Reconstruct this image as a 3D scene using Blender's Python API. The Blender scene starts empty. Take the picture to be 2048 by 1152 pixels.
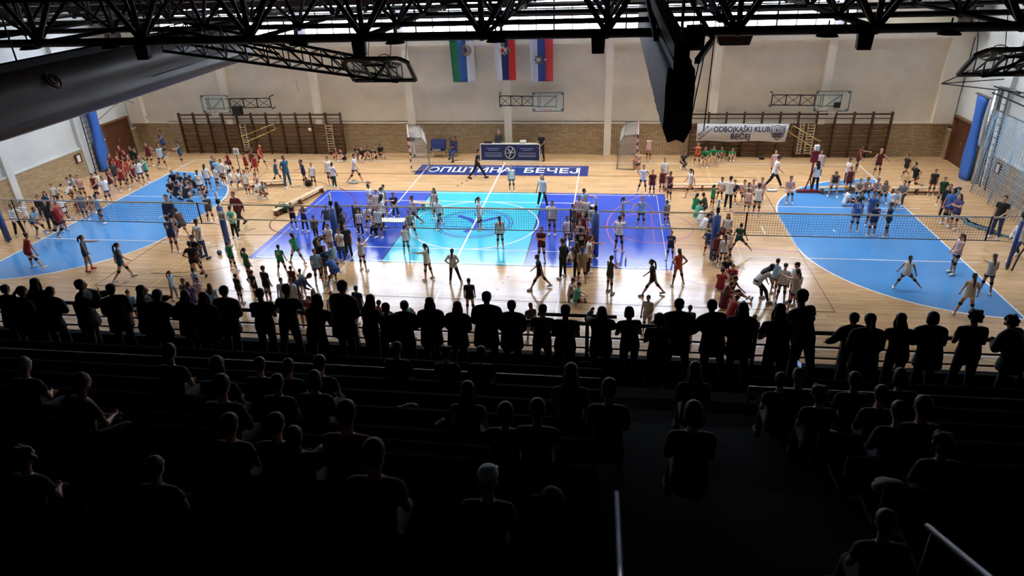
import bpy, math, random
import numpy as np
from mathutils import Vector, Matrix
PI = math.pi
random.seed(7)
SC = bpy.context.scene
COL = SC.collection

# ------------------------------------------------------------------ camera
CAM_P = (6.16055, -29.16296, 11.59933)
YAW, PITCH, ROLL, FPX = -0.15265, 0.46822, -0.03571, 1356.54
def cam_axes():
    cy, sy, cp, sp = math.cos(YAW), math.sin(YAW), math.cos(PITCH), math.sin(PITCH)
    f = Vector((sy*cp, cy*cp, -sp)); r = Vector((cy, -sy, 0)); u = r.cross(f)
    c, s = math.cos(ROLL), math.sin(ROLL)
    return c*r + s*u, -s*r + c*u, f
cd = bpy.data.cameras.new('camera'); cam = bpy.data.objects.new('camera', cd); COL.objects.link(cam)
_r, _u, _f = cam_axes()
M = Matrix((( _r.x, _u.x, -_f.x, CAM_P[0]), (_r.y, _u.y, -_f.y, CAM_P[1]), (_r.z, _u.z, -_f.z, CAM_P[2]), (0, 0, 0, 1)))
cam.matrix_world = M
cd.sensor_width = 36; cd.lens = FPX/2048*36; cd.clip_start = .05; cd.clip_end = 300
SC.camera = cam

# ------------------------------------------------------------------ world, exposure
w = bpy.data.worlds.new('world'); SC.world = w; w.use_nodes = True
w.node_tree.nodes['Background'].inputs[0].default_value = (.5, .6, .75, 1)
w.node_tree.nodes['Background'].inputs[1].default_value = 0.0
SC.view_settings.view_transform = 'Standard'; SC.view_settings.look = 'None'
SC.view_settings.gamma = 1; SC.view_settings.exposure = 0.75
SC.view_settings.use_curve_mapping = False
WINDOW_L = 12.5      # radiance of the daylight in the high windows of the far wall
ROOF_FILL_L = 31.0         # radiance of the unseen roof panels added as fill light
SIDE_L = 5.0
SC.cycles.use_denoising = True
SC.cycles.max_bounces = 6
SC.cycles.sample_clamp_indirect = 6

# ------------------------------------------------------------------ helpers
def s2l(c):
    return tuple(((v/255)/12.92 if v/255 <= .04045 else ((v/255+.055)/1.055)**2.4) for v in c)
_M = {}
def mat(name, rgb, rough=.6, metal=0, var=.12, scale=6, bump=0, emit=0, alpha=1, spec=.5, coat=0):
    if name in _M: return _M[name]
    m = bpy.data.materials.new(name); m.use_nodes = True; nt = m.node_tree
    b = nt.nodes['Principled BSDF']; L = s2l(rgb)
    b.inputs['Roughness'].default_value = rough; b.inputs['Metallic'].default_value = metal
    b.inputs['Specular IOR Level'].default_value = spec
    if coat: b.inputs['Coat Weight'].default_value = coat
    if emit:
        b.inputs['Base Color'].default_value = (0, 0, 0, 1)
        b.inputs['Emission Color'].default_value = L+(1,); b.inputs['Emission Strength'].default_value = emit
        _M[name] = m; return m
    tc = nt.nodes.new('ShaderNodeTexCoord'); n = nt.nodes.new('ShaderNodeTexNoise')
    n.inputs['Scale'].default_value = scale; n.inputs['Detail'].default_value = 4
    nt.links.new(tc.outputs['Object'], n.inputs['Vector'])
    r = nt.nodes.new('ShaderNodeValToRGB')
    r.color_ramp.elements[0].position = .3; r.color_ramp.elements[1].position = .7
    r.color_ramp.elements[0].color = tuple(v*(1-var) for v in L)+(1,)
    r.color_ramp.elements[1].color = tuple(min(1, v*(1+var)) for v in L)+(1,)
    nt.links.new(n.outputs['Fac'], r.inputs['Fac']); nt.links.new(r.outputs['Color'], b.inputs['Base Color'])
    if bump:
        bp = nt.nodes.new('ShaderNodeBump'); bp.inputs['Strength'].default_value = bump; bp.inputs['Distance'].default_value = .02
        nt.links.new(n.outputs['Fac'], bp.inputs['Height']); nt.links.new(bp.outputs['Normal'], b.inputs['Normal'])
    if alpha < 1: b.inputs['Alpha'].default_value = alpha
    _M[name] = m; return m

def tag(o, label=None, cat=None, group=None, kind=None):
    if label: o['label'] = label
    if cat: o['category'] = cat
    if group: o['group'] = group
    if kind: o['kind'] = kind
    return o
def empty(name, loc=(0, 0, 0), rz=0, label=None, cat=None, group=None):
    e = bpy.data.objects.new(name, None); COL.objects.link(e); e.location = loc; e.rotation_euler = (0, 0, rz)
    e.empty_display_size = .2
    return tag(e, label, cat, group)

class MB:
    """collects closed shapes; build() links them as one mesh object"""
    def __init__(s): s.v = []; s.f = []; s.mi = []; s.sm = []; s.cur = 0
    def add(s, vs, fs, smooth=False):
        o = len(s.v); s.v += [tuple(map(float, p)) for p in vs]
        for f in fs: s.f.append(tuple(i+o for i in f)); s.mi.append(s.cur); s.sm.append(smooth)
    def box(s, a, b):
        x0, y0, z0 = a; x1, y1, z1 = b
        s.add([(x0,y0,z0),(x1,y0,z0),(x1,y1,z0),(x0,y1,z0),(x0,y0,z1),(x1,y0,z1),(x1,y1,z1),(x0,y1,z1)],
              [(3,2,1,0),(4,5,6,7),(0,1,5,4),(1,2,6,5),(2,3,7,6),(3,0,4,7)]); return s
    def hexa(s, p):   # 8 points: bottom 4 ccw, top 4 ccw
        s.add(p, [(3,2,1,0),(4,5,6,7),(0,1,5,4),(1,2,6,5),(2,3,7,6),(3,0,4,7)]); return s
    def bar(s, p, q, w, h=None, up=(0, 0, 1)):
        h = h or w; p = Vector(p); q = Vector(q); d = (q-p).normalized(); up = Vector(up)
        if abs(d.dot(up)) > .98: up = Vector((1, 0, 0))
        a = d.cross(up).normalized()*w/2; b = a.cross(d).normalized()*h/2
        s.hexa([p-a-b, p+a-b, q+a-b, q-a-b, p-a+b, p+a+b, q+a+b, q-a+b]); return s
    def tube(s, p, q, r, r2=None, n=10):
        return s.path([p, q], [r, r if r2 is None else r2], n)
    def path(s, pts, r, n=8, closed=False):
        pts = [Vector(p) for p in pts]; k = len(pts)
        if not hasattr(r, '__len__'): r = [r]*k
        vs = []; prev = None
        for i, p in enumerate(pts):
            if closed: d = pts[(i+1) % k]-pts[i-1]
            else: d = pts[min(i+1, k-1)]-pts[max(i-1, 0)]
            d.normalize()
            if prev is None:
                a = d.cross(Vector((0, 0, 1)))
                if a.length < .05: a = d.cross(Vector((1, 0, 0)))
            else: a = prev-d*prev.dot(d)
            a.normalize(); prev = a; b = d.cross(a)
            for j in range(n):
                t = 2*PI*j/n; vs.append(p+(a*math.cos(t)+b*math.sin(t))*r[i])
        fs = []
        for i in range(k if closed else k-1):
            i2 = (i+1) % k
            for j in range(n): fs.append((i*n+j, i*n+(j+1) % n, i2*n+(j+1) % n, i2*n+j))
        if not closed: fs += [tuple(range(n))[::-1], tuple((k-1)*n+j for j in range(n))]
        s.add(vs, fs, True); return s
    def sphere(s, c, r, n=14, m=9, rot=None):
        if not hasattr(r, '__len__'): r = (r, r, r)
        vs = [(0, 0, -1)]
        for i in range(1, m):
            t = -PI/2+PI*i/m
            for j in range(n): vs.append((math.cos(t)*math.cos(2*PI*j/n), math.cos(t)*math.sin(2*PI*j/n), math.sin(t)))
        vs.append((0, 0, 1)); fs = []
        for j in range(n): fs.append((0, 1+(j+1) % n, 1+j)); fs.append((len(vs)-1, 1+(m-2)*n+j, 1+(m-2)*n+(j+1) % n))
        for i in range(m-2):
            for j in range(n): fs.append((1+i*n+j, 1+i*n+(j+1) % n, 1+(i+1)*n+(j+1) % n, 1+(i+1)*n+j))
        out = []
        for p in vs:
            q = Vector((p[0]*r[0], p[1]*r[1], p[2]*r[2]))
            if rot is not None: q = rot @ q
            out.append(q+Vector(c))
        s.add(out, fs, True); return s
    def loft(s, rings, caps=True, smooth=True):
        n = len(rings[0]); vs = [p for r in rings for p in r]; fs = []
        for i in range(len(rings)-1):
            for j in range(n): fs.append((i*n+j, i*n+(j+1) % n, (i+1)*n+(j+1) % n, (i+1)*n+j))
        if caps: fs += [tuple(range(n))[::-1], tuple((len(rings)-1)*n+j for j in range(n))]
        s.add(vs, fs, smooth); return s
    def mesh(s, name='mesh'):
        me = bpy.data.meshes.new(name); me.from_pydata(s.v, [], s.f)
        me.polygons.foreach_set('use_smooth', s.sm); me.polygons.foreach_set('material_index', s.mi); me.update(); return me
    def build(s, name, m, parent=None, loc=None):
        me = s.mesh(name)
        for x in (m if isinstance(m, (list, tuple)) else [m]): me.materials.append(x)
        o = bpy.data.objects.new(name, me); COL.objects.link(o)
        if parent is not None: o.parent = parent
        if loc is not None: o.location = loc
        return o
def text_mesh(s, size, align='CENTER', extrude=.004, bold=False, squeeze=1.0):
    c = bpy.data.curves.new('t', 'FONT'); c.body = s; c.size = size; c.align_x = align; c.align_y = 'CENTER'; c.extrude = extrude
    if bold: c.offset = size*.018
    c.space_character = 1.0
    o = bpy.data.objects.new('t', c); COL.objects.link(o)
    dg = bpy.context.evaluated_depsgraph_get(); me = bpy.data.meshes.new_from_object(o.evaluated_get(dg))
    bpy.data.objects.remove(o)
    if squeeze != 1.0:
        for v in me.vertices: v.co.x *= squeeze
    return me
def put(me, name, m, parent=None, loc=(0, 0, 0), rot=(0, 0, 0)):
    me.materials.clear(); me.materials.append(m)
    o = bpy.data.objects.new(name, me); COL.objects.link(o); o.location = loc; o.rotation_euler = rot
    if parent is not None: o.parent = parent
    return o

def RX(a): c, s = math.cos(a), math.sin(a); return Matrix(((1, 0, 0), (0, c, -s), (0, s, c)))
def RY(a): c, s = math.cos(a), math.sin(a); return Matrix(((c, 0, s), (0, 1, 0), (-s, 0, c)))
def RZ(a): c, s = math.cos(a), math.sin(a); return Matrix(((c, -s, 0), (s, c, 0), (0, 0, 1)))
# ------------------------------------------------------------------ the big materials
def floor_wood():
    m = bpy.data.materials.new('parquet'); m.use_nodes = True; nt = m.node_tree; b = nt.nodes['Principled BSDF']
    tc = nt.nodes.new('ShaderNodeTexCoord')
    mp = nt.nodes.new('ShaderNodeMapping'); mp.inputs['Scale'].default_value = (.55, 9, 1)
    nt.links.new(tc.outputs['Object'], mp.inputs['Vector'])
    n = nt.nodes.new('ShaderNodeTexNoise'); n.inputs['Scale'].default_value = 1.6; n.inputs['Detail'].default_value = 6
    nt.links.new(mp.outputs[0], n.inputs['Vector'])
    br = nt.nodes.new('ShaderNodeTexBrick'); br.inputs['Scale'].default_value = 1
    br.inputs['Brick Width'].default_value = 1.6; br.inputs['Row Height'].default_value = .11; br.inputs['Mortar Size'].default_value = .002
    br.inputs['Color1'].default_value = s2l((218, 184, 142))+(1,); br.inputs['Color2'].default_value = s2l((197, 159, 117))+(1,)
    br.inputs['Mortar'].default_value = s2l((164, 126, 90))+(1,)
    nt.links.new(tc.outputs['Object'], br.inputs['Vector'])
    mx = nt.nodes.new('ShaderNodeMix'); mx.data_type = 'RGBA'; mx.blend_type = 'MULTIPLY'; mx.inputs[0].default_value = .55
    r = nt.nodes.new('ShaderNodeValToRGB'); r.color_ramp.elements[0].color = (.72, .64, .56, 1); r.color_ramp.elements[1].color = (1, 1, 1, 1)
    r.color_ramp.elements[0].position = .35; r.color_ramp.elements[1].position = .6
    nt.links.new(n.outputs['Fac'], r.inputs['Fac']); nt.links.new(br.outputs['Color'], mx.inputs[6]); nt.links.new(r.outputs['Color'], mx.inputs[7])
    nt.links.new(mx.outputs[2], b.inputs['Base Color'])
    floor_gloss(nt, b)
    return m
def floor_gloss(nt, b, rough=.17):
    tc = nt.nodes.new('ShaderNodeTexCoord'); mp = nt.nodes.new('ShaderNodeMapping'); mp.inputs['Scale'].default_value = (.35, 3, 1)
    n = nt.nodes.new('ShaderNodeTexNoise'); n.inputs['Scale'].default_value = 2.5; n.inputs['Detail'].default_value = 3
    nt.links.new(tc.outputs['Object'], mp.inputs['Vector']); nt.links.new(mp.outputs[0], n.inputs['Vector'])
    mr = nt.nodes.new('ShaderNodeMapRange'); mr.inputs['To Min'].default_value = rough-.05; mr.inputs['To Max'].default_value = rough+.05
    nt.links.new(n.outputs['Fac'], mr.inputs['Value']); nt.links.new(mr.outputs[0], b.inputs['Roughness'])
    b.inputs['Specular IOR Level'].default_value = .62
    bp = nt.nodes.new('ShaderNodeBump'); bp.inputs['Strength'].default_value = .05; bp.inputs['Distance'].default_value = .004
    nt.links.new(n.outputs['Fac'], bp.inputs['Height']); nt.links.new(bp.outputs['Normal'], b.inputs['Normal'])
def paint(name, rgb):
    m = bpy.data.materials.new(name); m.use_nodes = True; nt = m.node_tree; b = nt.nodes['Principled BSDF']
    tc = nt.nodes.new('ShaderNodeTexCoord'); mp = nt.nodes.new('ShaderNodeMapping'); mp.inputs['Scale'].default_value = (.5, 6, 1)
    n = nt.nodes.new('ShaderNodeTexNoise'); n.inputs['Scale'].default_value = 1.5
    nt.links.new(tc.outputs['Object'], mp.inputs['Vector']); nt.links.new(mp.outputs[0], n.inputs['Vector'])
    r = nt.nodes.new('ShaderNodeValToRGB'); L = s2l(rgb)
    r.color_ramp.elements[0].color = tuple(v*.93 for v in L)+(1,); r.color_ramp.elements[1].color = tuple(min(1, v*1.05) for v in L)+(1,)
    nt.links.new(n.outputs['Fac'], r.inputs['Fac']); nt.links.new(r.outputs['Color'], b.inputs['Base Color'])
    floor_gloss(nt, b)
    return m
def brick(name, c1, c2, mortar, axis='X', bw=.30, rh=.075):
    m = bpy.data.materials.new(name); m.use_nodes = True; nt = m.node_tree; b = nt.nodes['Principled BSDF']
    tc = nt.nodes.new('ShaderNodeTexCoord'); sp = nt.nodes.new('ShaderNodeSeparateXYZ'); cb = nt.nodes.new('ShaderNodeCombineXYZ')
    nt.links.new(tc.outputs['Object'], sp.inputs[0]); nt.links.new(sp.outputs[axis], cb.inputs['X']); nt.links.new(sp.outputs['Z'], cb.inputs['Y'])
    br = nt.nodes.new('ShaderNodeTexBrick'); br.inputs['Scale'].default_value = 1
    br.inputs['Brick Width'].default_value = bw; br.inputs['Row Height'].default_value = rh; br.inputs['Mortar Size'].default_value = .012
    br.inputs['Color1'].default_value = s2l(c1)+(1,); br.inputs['Color2'].default_value = s2l(c2)+(1,); br.inputs['Mortar'].default_value = s2l(mortar)+(1,)
    nt.links.new(cb.outputs[0], br.inputs['Vector']); nt.links.new(br.outputs['Color'], b.inputs['Base Color'])
    bp = nt.nodes.new('ShaderNodeBump'); bp.inputs['Strength'].default_value = .4; bp.inputs['Distance'].default_value = .01; bp.invert = True
    nt.links.new(br.outputs['Fac'], bp.inputs['Height']); nt.links.new(bp.outputs['Normal'], b.inputs['Normal'])
    b.inputs['Roughness'].default_value = .8
    return m
WOOD = floor_wood()
BLUE = paint('light_blue_paint', (76, 146, 214)); DEEP = paint('deep_blue_paint', (46, 80, 198)); CYAN = paint('cyan_paint', (62, 196, 230))
WHITEP = paint('white_line_paint', (240, 242, 245)); REDP = paint('dark_red_line_paint', (105, 48, 42)); NAVYP = paint('navy_paint', (38, 60, 130)); BLACKP = paint('black_line_paint', (40, 45, 60)); PINKP = paint('faded_red_line_paint', (190, 110, 165)); YELP = paint('faint_yellow_line_paint', (222, 205, 130))
MIDBLUE = paint('emblem_blue_paint', (60, 130, 215))
BRICK = brick('beige_brick', (214, 192, 156), (190, 160, 122), (96, 76, 56), 'X', .32, .085)
BRICKS = brick('beige_brick_side', (206, 186, 152), (184, 158, 122), (92, 76, 58), 'Y')
PILLAR = mat('cream_side_lit', (246, 240, 224), .8, var=.03, scale=1.3)  # side light on pilasters and head beam, put into a lighter cream
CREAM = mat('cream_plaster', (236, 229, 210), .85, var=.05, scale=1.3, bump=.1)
PALE = mat('pale_plaster', (206, 212, 214), .85, var=.05, scale=1.1, bump=.1)
DARKM = mat('black_steel', (22, 23, 24), .55, .3)
# ================================================================== THE SETTING
HX, YF = 24.9, 11.8
# ---- floor with its painted courts, one mesh: each painted layer lies 1.5 mm over the one under it
def build_floor():
    mb = MB(); mats = [WOOD, BLUE, DEEP, CYAN, WHITEP, REDP, NAVYP, BLACKP, PINKP, MIDBLUE, YELP]
    mb.add([(-26, -18, 0), (26, -18, 0), (26, 12.2, 0), (-26, 12.2, 0)], [(0, 1, 2, 3)])
    def poly(pts, mi, z): mb.cur = mi; mb.add([(x, y, z) for x, y in pts], [tuple(range(len(pts)))])
    def rect(x0, y0, x1, y1, mi, z): poly([(x0, y0), (x1, y0), (x1, y1), (x0, y1)], mi, z)
    def strip(pts, wd, mi, z, closed=False):
        mb.cur = mi; n = len(pts); vs = []
        for i in range(n):
            a = pts[i-1] if (closed or i > 0) else pts[i]; b = pts[(i+1) % n] if (closed or i < n-1) else pts[i]
            dx, dy = b[0]-a[0], b[1]-a[1]; l = math.hypot(dx, dy); nx, ny = -dy/l*wd/2, dx/l*wd/2
            vs += [(pts[i][0]+nx, pts[i][1]+ny, z), (pts[i][0]-nx, pts[i][1]-ny, z)]
        fs = [(2*i+1, 2*((i+1) % n)+1, 2*((i+1) % n), 2*i) for i in range(n if closed else n-1)]
        mb.add(vs, fs)
    def circ(cx, cy, r, a0=0, a1=360, n=64): return [(cx+r*math.cos(math.radians(a0+(a1-a0)*i/n)), cy+r*math.sin(math.radians(a0+(a1-a0)*i/n))) for i in range(n+1)]
    for s in (-1, 1):
        D = circ(s*20, 1.5, 6, 90, 180 if s > 0 else 0, 24)+circ(s*20, -1.5, 6, 180 if s > 0 else 360, 270, 24)
        if s < 0: D = D[::-1]
        poly(D, 1, .0015)
        strip(D, .07, 4, .003); strip([(s*20, 10), (s*20, -10)], .07, 4, .0045)
        P9 = circ(s*20, 1.5, 9, 90 if s > 0 else 90, 180 if s > 0 else 0, 40)
        P9 += circ(s*20, -1.5, 9, 180 if s > 0 else 360, 270, 40)
        for i in range(0, len(P9)-1, 2):          # dashed free-throw arc
            strip([P9[i], P9[i+1]], .05, 10, .0045)
        strip([(s*13, -.5), (s*13, .5)], .05, 4, .0045); strip([(s*16, -.15), (s*16, .15)], .05, 4, .0045)
        # volleyball court laid across the end third, over the light blue
        strip([(s*11.6, -9), (s*11.6, 9)], .035, 10, .006)
        for y in (-3, 3): strip([(s*11.6, y), (s*20.6, y)], .05, 4, .0075)
        # basketball lane and arc
        strip([(s*14, 1.8 + .6), (s*8.2, 1.8), (s*8.2, -1.8), (s*14, -2.4)], .05, 8 if s > 0 else 5, .0045)
        strip(circ(s*8.2, 0, 1.8, 0, 360, 40), .05, 8 if s > 0 else 5, .006)
        strip(circ(s*12.4, 0, 6.25, 90 if s > 0 else -90, 270 if s > 0 else 90, 40), .05, 8 if s > 0 else 5, .0045)
        # hockey-like tick marks by the court thirds
        for k in range(5): strip([(s*10.3+.25*k*s, -1.2-.7*k), (s*10.6+.25*k*s, -1.5-.7*k)], .05, 5, .0045)
    # middle court
    rect(-9, -4.5, 9, 4.5, 2, .002); rect(-3.12, -4.5, 2.88, 4.5, 3, .0035)
    strip([(-9, -4.5), (9, -4.5), (9, 4.5), (-9, 4.5)], .05, 7, .005, True)
    strip([(-8.7, -4.35), (8.6, -4.35), (8.6, 4.3), (-8.7, 4.3)], .05, 4, .0055, True)
    strip([(-3.12, -4.5), (-3.12, 4.5)], .05, 7, .0052); strip([(2.88, -4.5), (2.88, 4.5)], .05, 7, .0052)
    # volleyball court across the middle third
    strip([(-4.5, 9), (4.5, 9), (4.5, -9), (-4.5, -9)], .06, 4, .0065, True)
    for y in (-3, 3): strip([(-4.5, y), (4.5, y)], .05, 4, .007)
    strip([(-20, 10), (20, 10), (20, -10), (-20, -10)], .06, 4, .006, True)
    strip([(0, -10), (0, 10)], .08, 4, .0085)
    strip([(-14, 7.5), (14, 7.5), (14, -7.5), (-14, -7.5)], .05, 5, .0078, True)
    strip(circ(0, 0, 3, n=72)[:-1], .06, 4, .0082, True)
    strip(circ(0, 0, 1.8, n=60)[:-1], .03, 5, .0082, True)
    for r, wd in ((1.65, .10), (1.42, .04)): strip(circ(0, 0, r, n=60)[:-1], wd, 9, .0075, True)
    # the emblem's bent figure with three arms and its three horizontal seams
    strip([(-.95, .95), (-.35, .55), (0, .1), (.2, -.4), (-.25, -1.1)], .26, 2, .0078)
    strip([(0, .1), (.5, .45), (1.0, .85)], .22, 2, .0080)
    strip([(-1.35, .15), (-.5, .12), (.4, -.1), (1.3, .1)], .05, 9, .0077); strip([(-1.3, -.45), (-.3, -.5), (1.2, -.5)], .07, 2, .0077)
    strip([(-1.1, -.85), (0, -.75), (1.05, -.9)], .06, 9, .0077); strip([(-.2, 1.35), (-.05, 1.0)], .2, 9, .0077)
    for k in range(5): strip([(-2.0+.16*k, 5.4+.45*k), (-1.9+.16*k, 5.55+.45*k)], .09, 5, .004)
    for k in range(4): strip([(2.35-.12*k, -5.5-.55*k), (2.42-.12*k, -5.6-.55*k)], .09, 5, .004)
    # navy name field by the far sideline
    rect(-4.95, 7.4, 5.0, 9.33, 6, .0062)
    for t, x, wd in (('ОПШТИНА', -1.85, 1), ('БЕЧЕЈ', 2.9, 1)):
        me = text_mesh(t, 1.08, extrude=0, bold=True, squeeze=1.0)
        xs = [v.co.x for v in me.vertices]; tw = max(xs)-min(xs); k = (4.95 if t[0] == 'О' else 3.1)/tw
        mb.cur = 4; mb.add([(v.co.x*k+x, v.co.y*1.15+8.33, .009) for v in me.vertices], [tuple(p.vertices) for p in me.polygons])
    o = mb.build('floor', mats); tag(o, kind='structure'); return o
build_floor()

# ---- walls
def S(o): return tag(o, kind='structure')
def far_wall():
    mb = MB(); B = 1.95
    mb.cur = 0; mb.box((-25.4, YF+.02, 0), (25.4, YF+.3, B))              # brick dado
    mb.cur = 1
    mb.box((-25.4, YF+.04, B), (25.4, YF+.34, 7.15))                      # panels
    mb.cur = 2; mb.box((-25.4, YF-.34, 6.5), (25.4, YF+.04, 7.15))                    # head beam
    mb.box((-25.4, YF-.03, B-.06), (25.4, YF+.04, B+.02))                 # ledge over the bricks
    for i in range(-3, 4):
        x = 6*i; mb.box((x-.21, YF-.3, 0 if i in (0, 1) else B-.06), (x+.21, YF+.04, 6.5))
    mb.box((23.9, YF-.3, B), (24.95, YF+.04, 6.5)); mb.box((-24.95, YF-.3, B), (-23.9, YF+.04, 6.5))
    mb.box((-25.4, YF+.1, 11.7), (25.4, YF+.4, 12.6)); mb.box((-25.4, YF+.1, 7.1), (-21.5, YF+.4, 11.8)); mb.box((19.0, YF+.1, 7.1), (25.4, YF+.4, 11.8))
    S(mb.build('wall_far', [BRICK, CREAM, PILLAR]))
    tag(MB().box((-22.5, YF-.02, 1.99), (10.3, YF+.01, 2.03)).build('trim_1', mat('cable_trunk', (120, 105, 90))), kind='structure')
far_wall()
FRAME = mat('dark_window_frame', (40, 42, 44), .5)
def clerestory():
    k = 0
    for x0 in [-21.5+4.05*i for i in range(10)]:
        k += 1; e = S(empty('window_%d' % k))
        f = MB(); x1 = x0+4.05
        for z in (7.15, 7.72, 8.3, 9.2, 10.3, 11.65): f.box((x0, YF+.08, z), (x1, YF+.2, z+.07))
        for j in range(5): f.box((x0+j*1.0, YF+.08, 7.15), (x0+j*1.0+.05, YF+.2, 11.7))
        f.build('window_frame', FRAME, e)
        MB().box((x0, YF+.22, 7.15), (x1, YF+.25, 11.7)).build('window_pane', mat('daylit_glass', (222, 234, 255), emit=WINDOW_L), e)
clerestory()
def side_wall(s):
    mb = MB(); B = 1.65; X = s*HX
    def bx(x0, y0, z0, x1, y1, z1): mb.box((min(x0, x1), y0, z0), (max(x0, x1), y1, z1))
    dy0, dy1 = 8.75, 11.25
    mb.cur = 0
    for a, b in ((-18, 1.0), (1.4, 6.55), (7.3, dy0), (dy1, 12.1)): bx(X, a, 0, X+s*.4, b, B)
    mb.cur = 1
    for a, b in ((-18, dy0), (dy1, 12.1)): bx(X+s*.12, a, B, X+s*.45, b, 12.6)
    bx(X+s*.12, dy0-.02, 2.5, X+s*.45, dy1+.02, 12.6)
    for a, b in ((-18, 6.55), (7.3, 8.74), (11.26, 12.1)): bx(X-s*.03, a, B-.05, X+s*.15, b, B+.02)
    for y in (-17.4, -11.3, -5.1, 1.0, 6.55): bx(X-s*.12, y, 0, X+s*.2, y+(.75 if y > 6 else .42), 12.5)
    S(mb.build('wall_right' if s > 0 else 'wall_left', [BRICKS, PALE]))
    d = S(empty('door_2' if s > 0 else 'door_1')); DW = mat('brown_door_wood', (88, 52, 34), .5, scale=3)
    m = MB()
    m.box((min(X+s*.1, X+s*.18), dy0, 0), (max(X+s*.1, X+s*.18), dy1, 2.45)); m.build('door_leaf', DW, d)
    m = MB()
    for a in (dy0-.05, dy1-.05): m.box((min(X-s*.02, X+s*.14), a, 0), (max(X-s*.02, X+s*.14), a+.1, 2.5))
    m.box((min(X-s*.02, X+s*.14), dy0, 2.42), (max(X-s*.02, X+s*.14), dy1, 2.52))
    m.build('door_frame', mat('door_frame_wood', (120, 84, 56), .5), d)
    m = MB(); m.tube((X+s*.05, 10.0, 1.05), (X+s*.05, 10.0, 1.3), .02); m.build('door_handle', mat('brushed_steel', (170, 170, 170), .3, .9), d)
side_wall(-1); side_wall(1)
# ---- roof deck with unseen fill-light panels added under it, the stand's own dark roof and the walls behind the camera
def shell():
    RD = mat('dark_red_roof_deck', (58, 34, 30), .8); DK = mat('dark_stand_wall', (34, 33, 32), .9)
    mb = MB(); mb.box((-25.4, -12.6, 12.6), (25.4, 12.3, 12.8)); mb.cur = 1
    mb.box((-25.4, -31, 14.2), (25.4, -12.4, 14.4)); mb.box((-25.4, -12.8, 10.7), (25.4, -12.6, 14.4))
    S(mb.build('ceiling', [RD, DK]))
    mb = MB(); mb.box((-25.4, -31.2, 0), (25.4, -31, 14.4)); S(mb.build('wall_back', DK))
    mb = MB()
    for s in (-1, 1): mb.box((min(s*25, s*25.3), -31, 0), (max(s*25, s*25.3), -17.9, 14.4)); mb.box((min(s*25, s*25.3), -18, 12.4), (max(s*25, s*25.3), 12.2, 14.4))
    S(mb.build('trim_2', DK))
    k = 10
    for y in (-4.5, 0, 4.2, 7.4, 10.4):
        for x0 in (-21, -9, 3, 15):
            k += 1; e = S(empty('window_%d' % k))  # added light panel, numbered on from the real windows
            MB().box((x0, y-.55, 12.5), (x0+7, y+.55, 12.56)).build('fill_light_panel', mat('fill_panel_glow', (250, 250, 246), emit=ROOF_FILL_L), e)  # unseen glowing strip added to brighten floor and walls
            m = MB()
            for i in range(8): m.box((x0+i-.03, y-.58, 12.3), (x0+i+.03, y+.58, 12.6))
            for a in (-.6, -.2, .2, .6): m.box((x0, y+a-.02, 12.02), (x0+7, y+a+.02, 12.6))  # deep fins added to keep the panel light off the stand
            m.build('light_baffle', FRAME, e)
shell()
# ---- roof space frame
def space_frame():
    e = empty('roof_space_frame', (0, 0, 0), 0, 'black steel space frame of tubes spanning under the whole hall roof', 'roof truss')
    zb, zt = 9.66, 11.95
    lo = MB(); up = MB(); dg = MB(); nd = MB()
    xs = [-24+3*i for i in range(17)]; ys = [-12+3*j for j in range(9)]
    for y in ys: lo.tube((xs[0]-.8, y, zb), (xs[-1]+.8, y, zb), .105 if y < -11 else .075, n=8)
    for x in xs: lo.tube((x, ys[0], zb), (x, ys[-1]-.4, zb), .06 if x % 6 else .085, n=8)
    xt = [-22.5+3*i for i in range(16)]; yt = [-10.5+3*j for j in range(8)]
    for y in yt: up.tube((xt[0], y, zt), (xt[-1], y, zt), .07, n=6)
    for x in xt: up.tube((x, yt[0], zt), (x, yt[-1], zt), .07, n=6)
    for i, x in enumerate(xs):
        for j, y in enumerate(ys):
            nd.sphere((x, y, zb), .13, 8, 6)
            for dx in (-1.5, 1.5):
                for dy in (-1.5, 1.5):
                    X, Y = x+dx, y+dy
                    if -23 < X < 23 and -11 < Y < 11: dg.tube((x, y, zb), (X, Y, zt), .055, n=6)
            if y == -12:
                dg.tube((x, y, zb), (x, y, 12.6), .07, n=6); dg.tube((x, y, zb), (x+1.5, y, zt), .07, n=6); dg.tube((x, y, zb), (x-1.5, y, zt), .07, n=6)
    # heavy purlins seen edge-on between the tubes
    for y in (-4.6, -.2, 3.7, 6.8, 9.6): up.box((-24.5, y-.1, 9.9), (24.5, y+.1, 10.12))
    for y, z, t in ((10.9, 7.6, .16), (10.9, 8.02, .22), (10.9, 8.5, .26)): up.box((-24.7, y-.06, z), (24.7, y+.06, z+t))
    for x in range(-24, 25, 6): up.box((x-.08, 10.2, 7.2), (x+.08, 11.5, 9.6))
    lo.build('lower_grid', DARKM, e); up.build('upper_grid', mat('dark_red_steel', (40, 26, 24), .6), e); dg.build('diagonal_web', DARKM, e); nd.build('node_ball', DARKM, e)
space_frame()
# ================================================================== THINGS OF THE HALL
STEEL = mat('grey_steel', (120, 124, 126), .4, .7); WHT = mat('white_enamel', (232, 232, 228), .45, var=.04)
NAVY = mat('navy_cloth', (34, 50, 108), .8); NETW = mat('white_net_cord', (225, 226, 224), .8, var=.03); NETD = mat('dark_net_cord', (52, 56, 60), .8)
RUBBER = mat('black_rubber', (28, 28, 29), .8)
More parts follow.
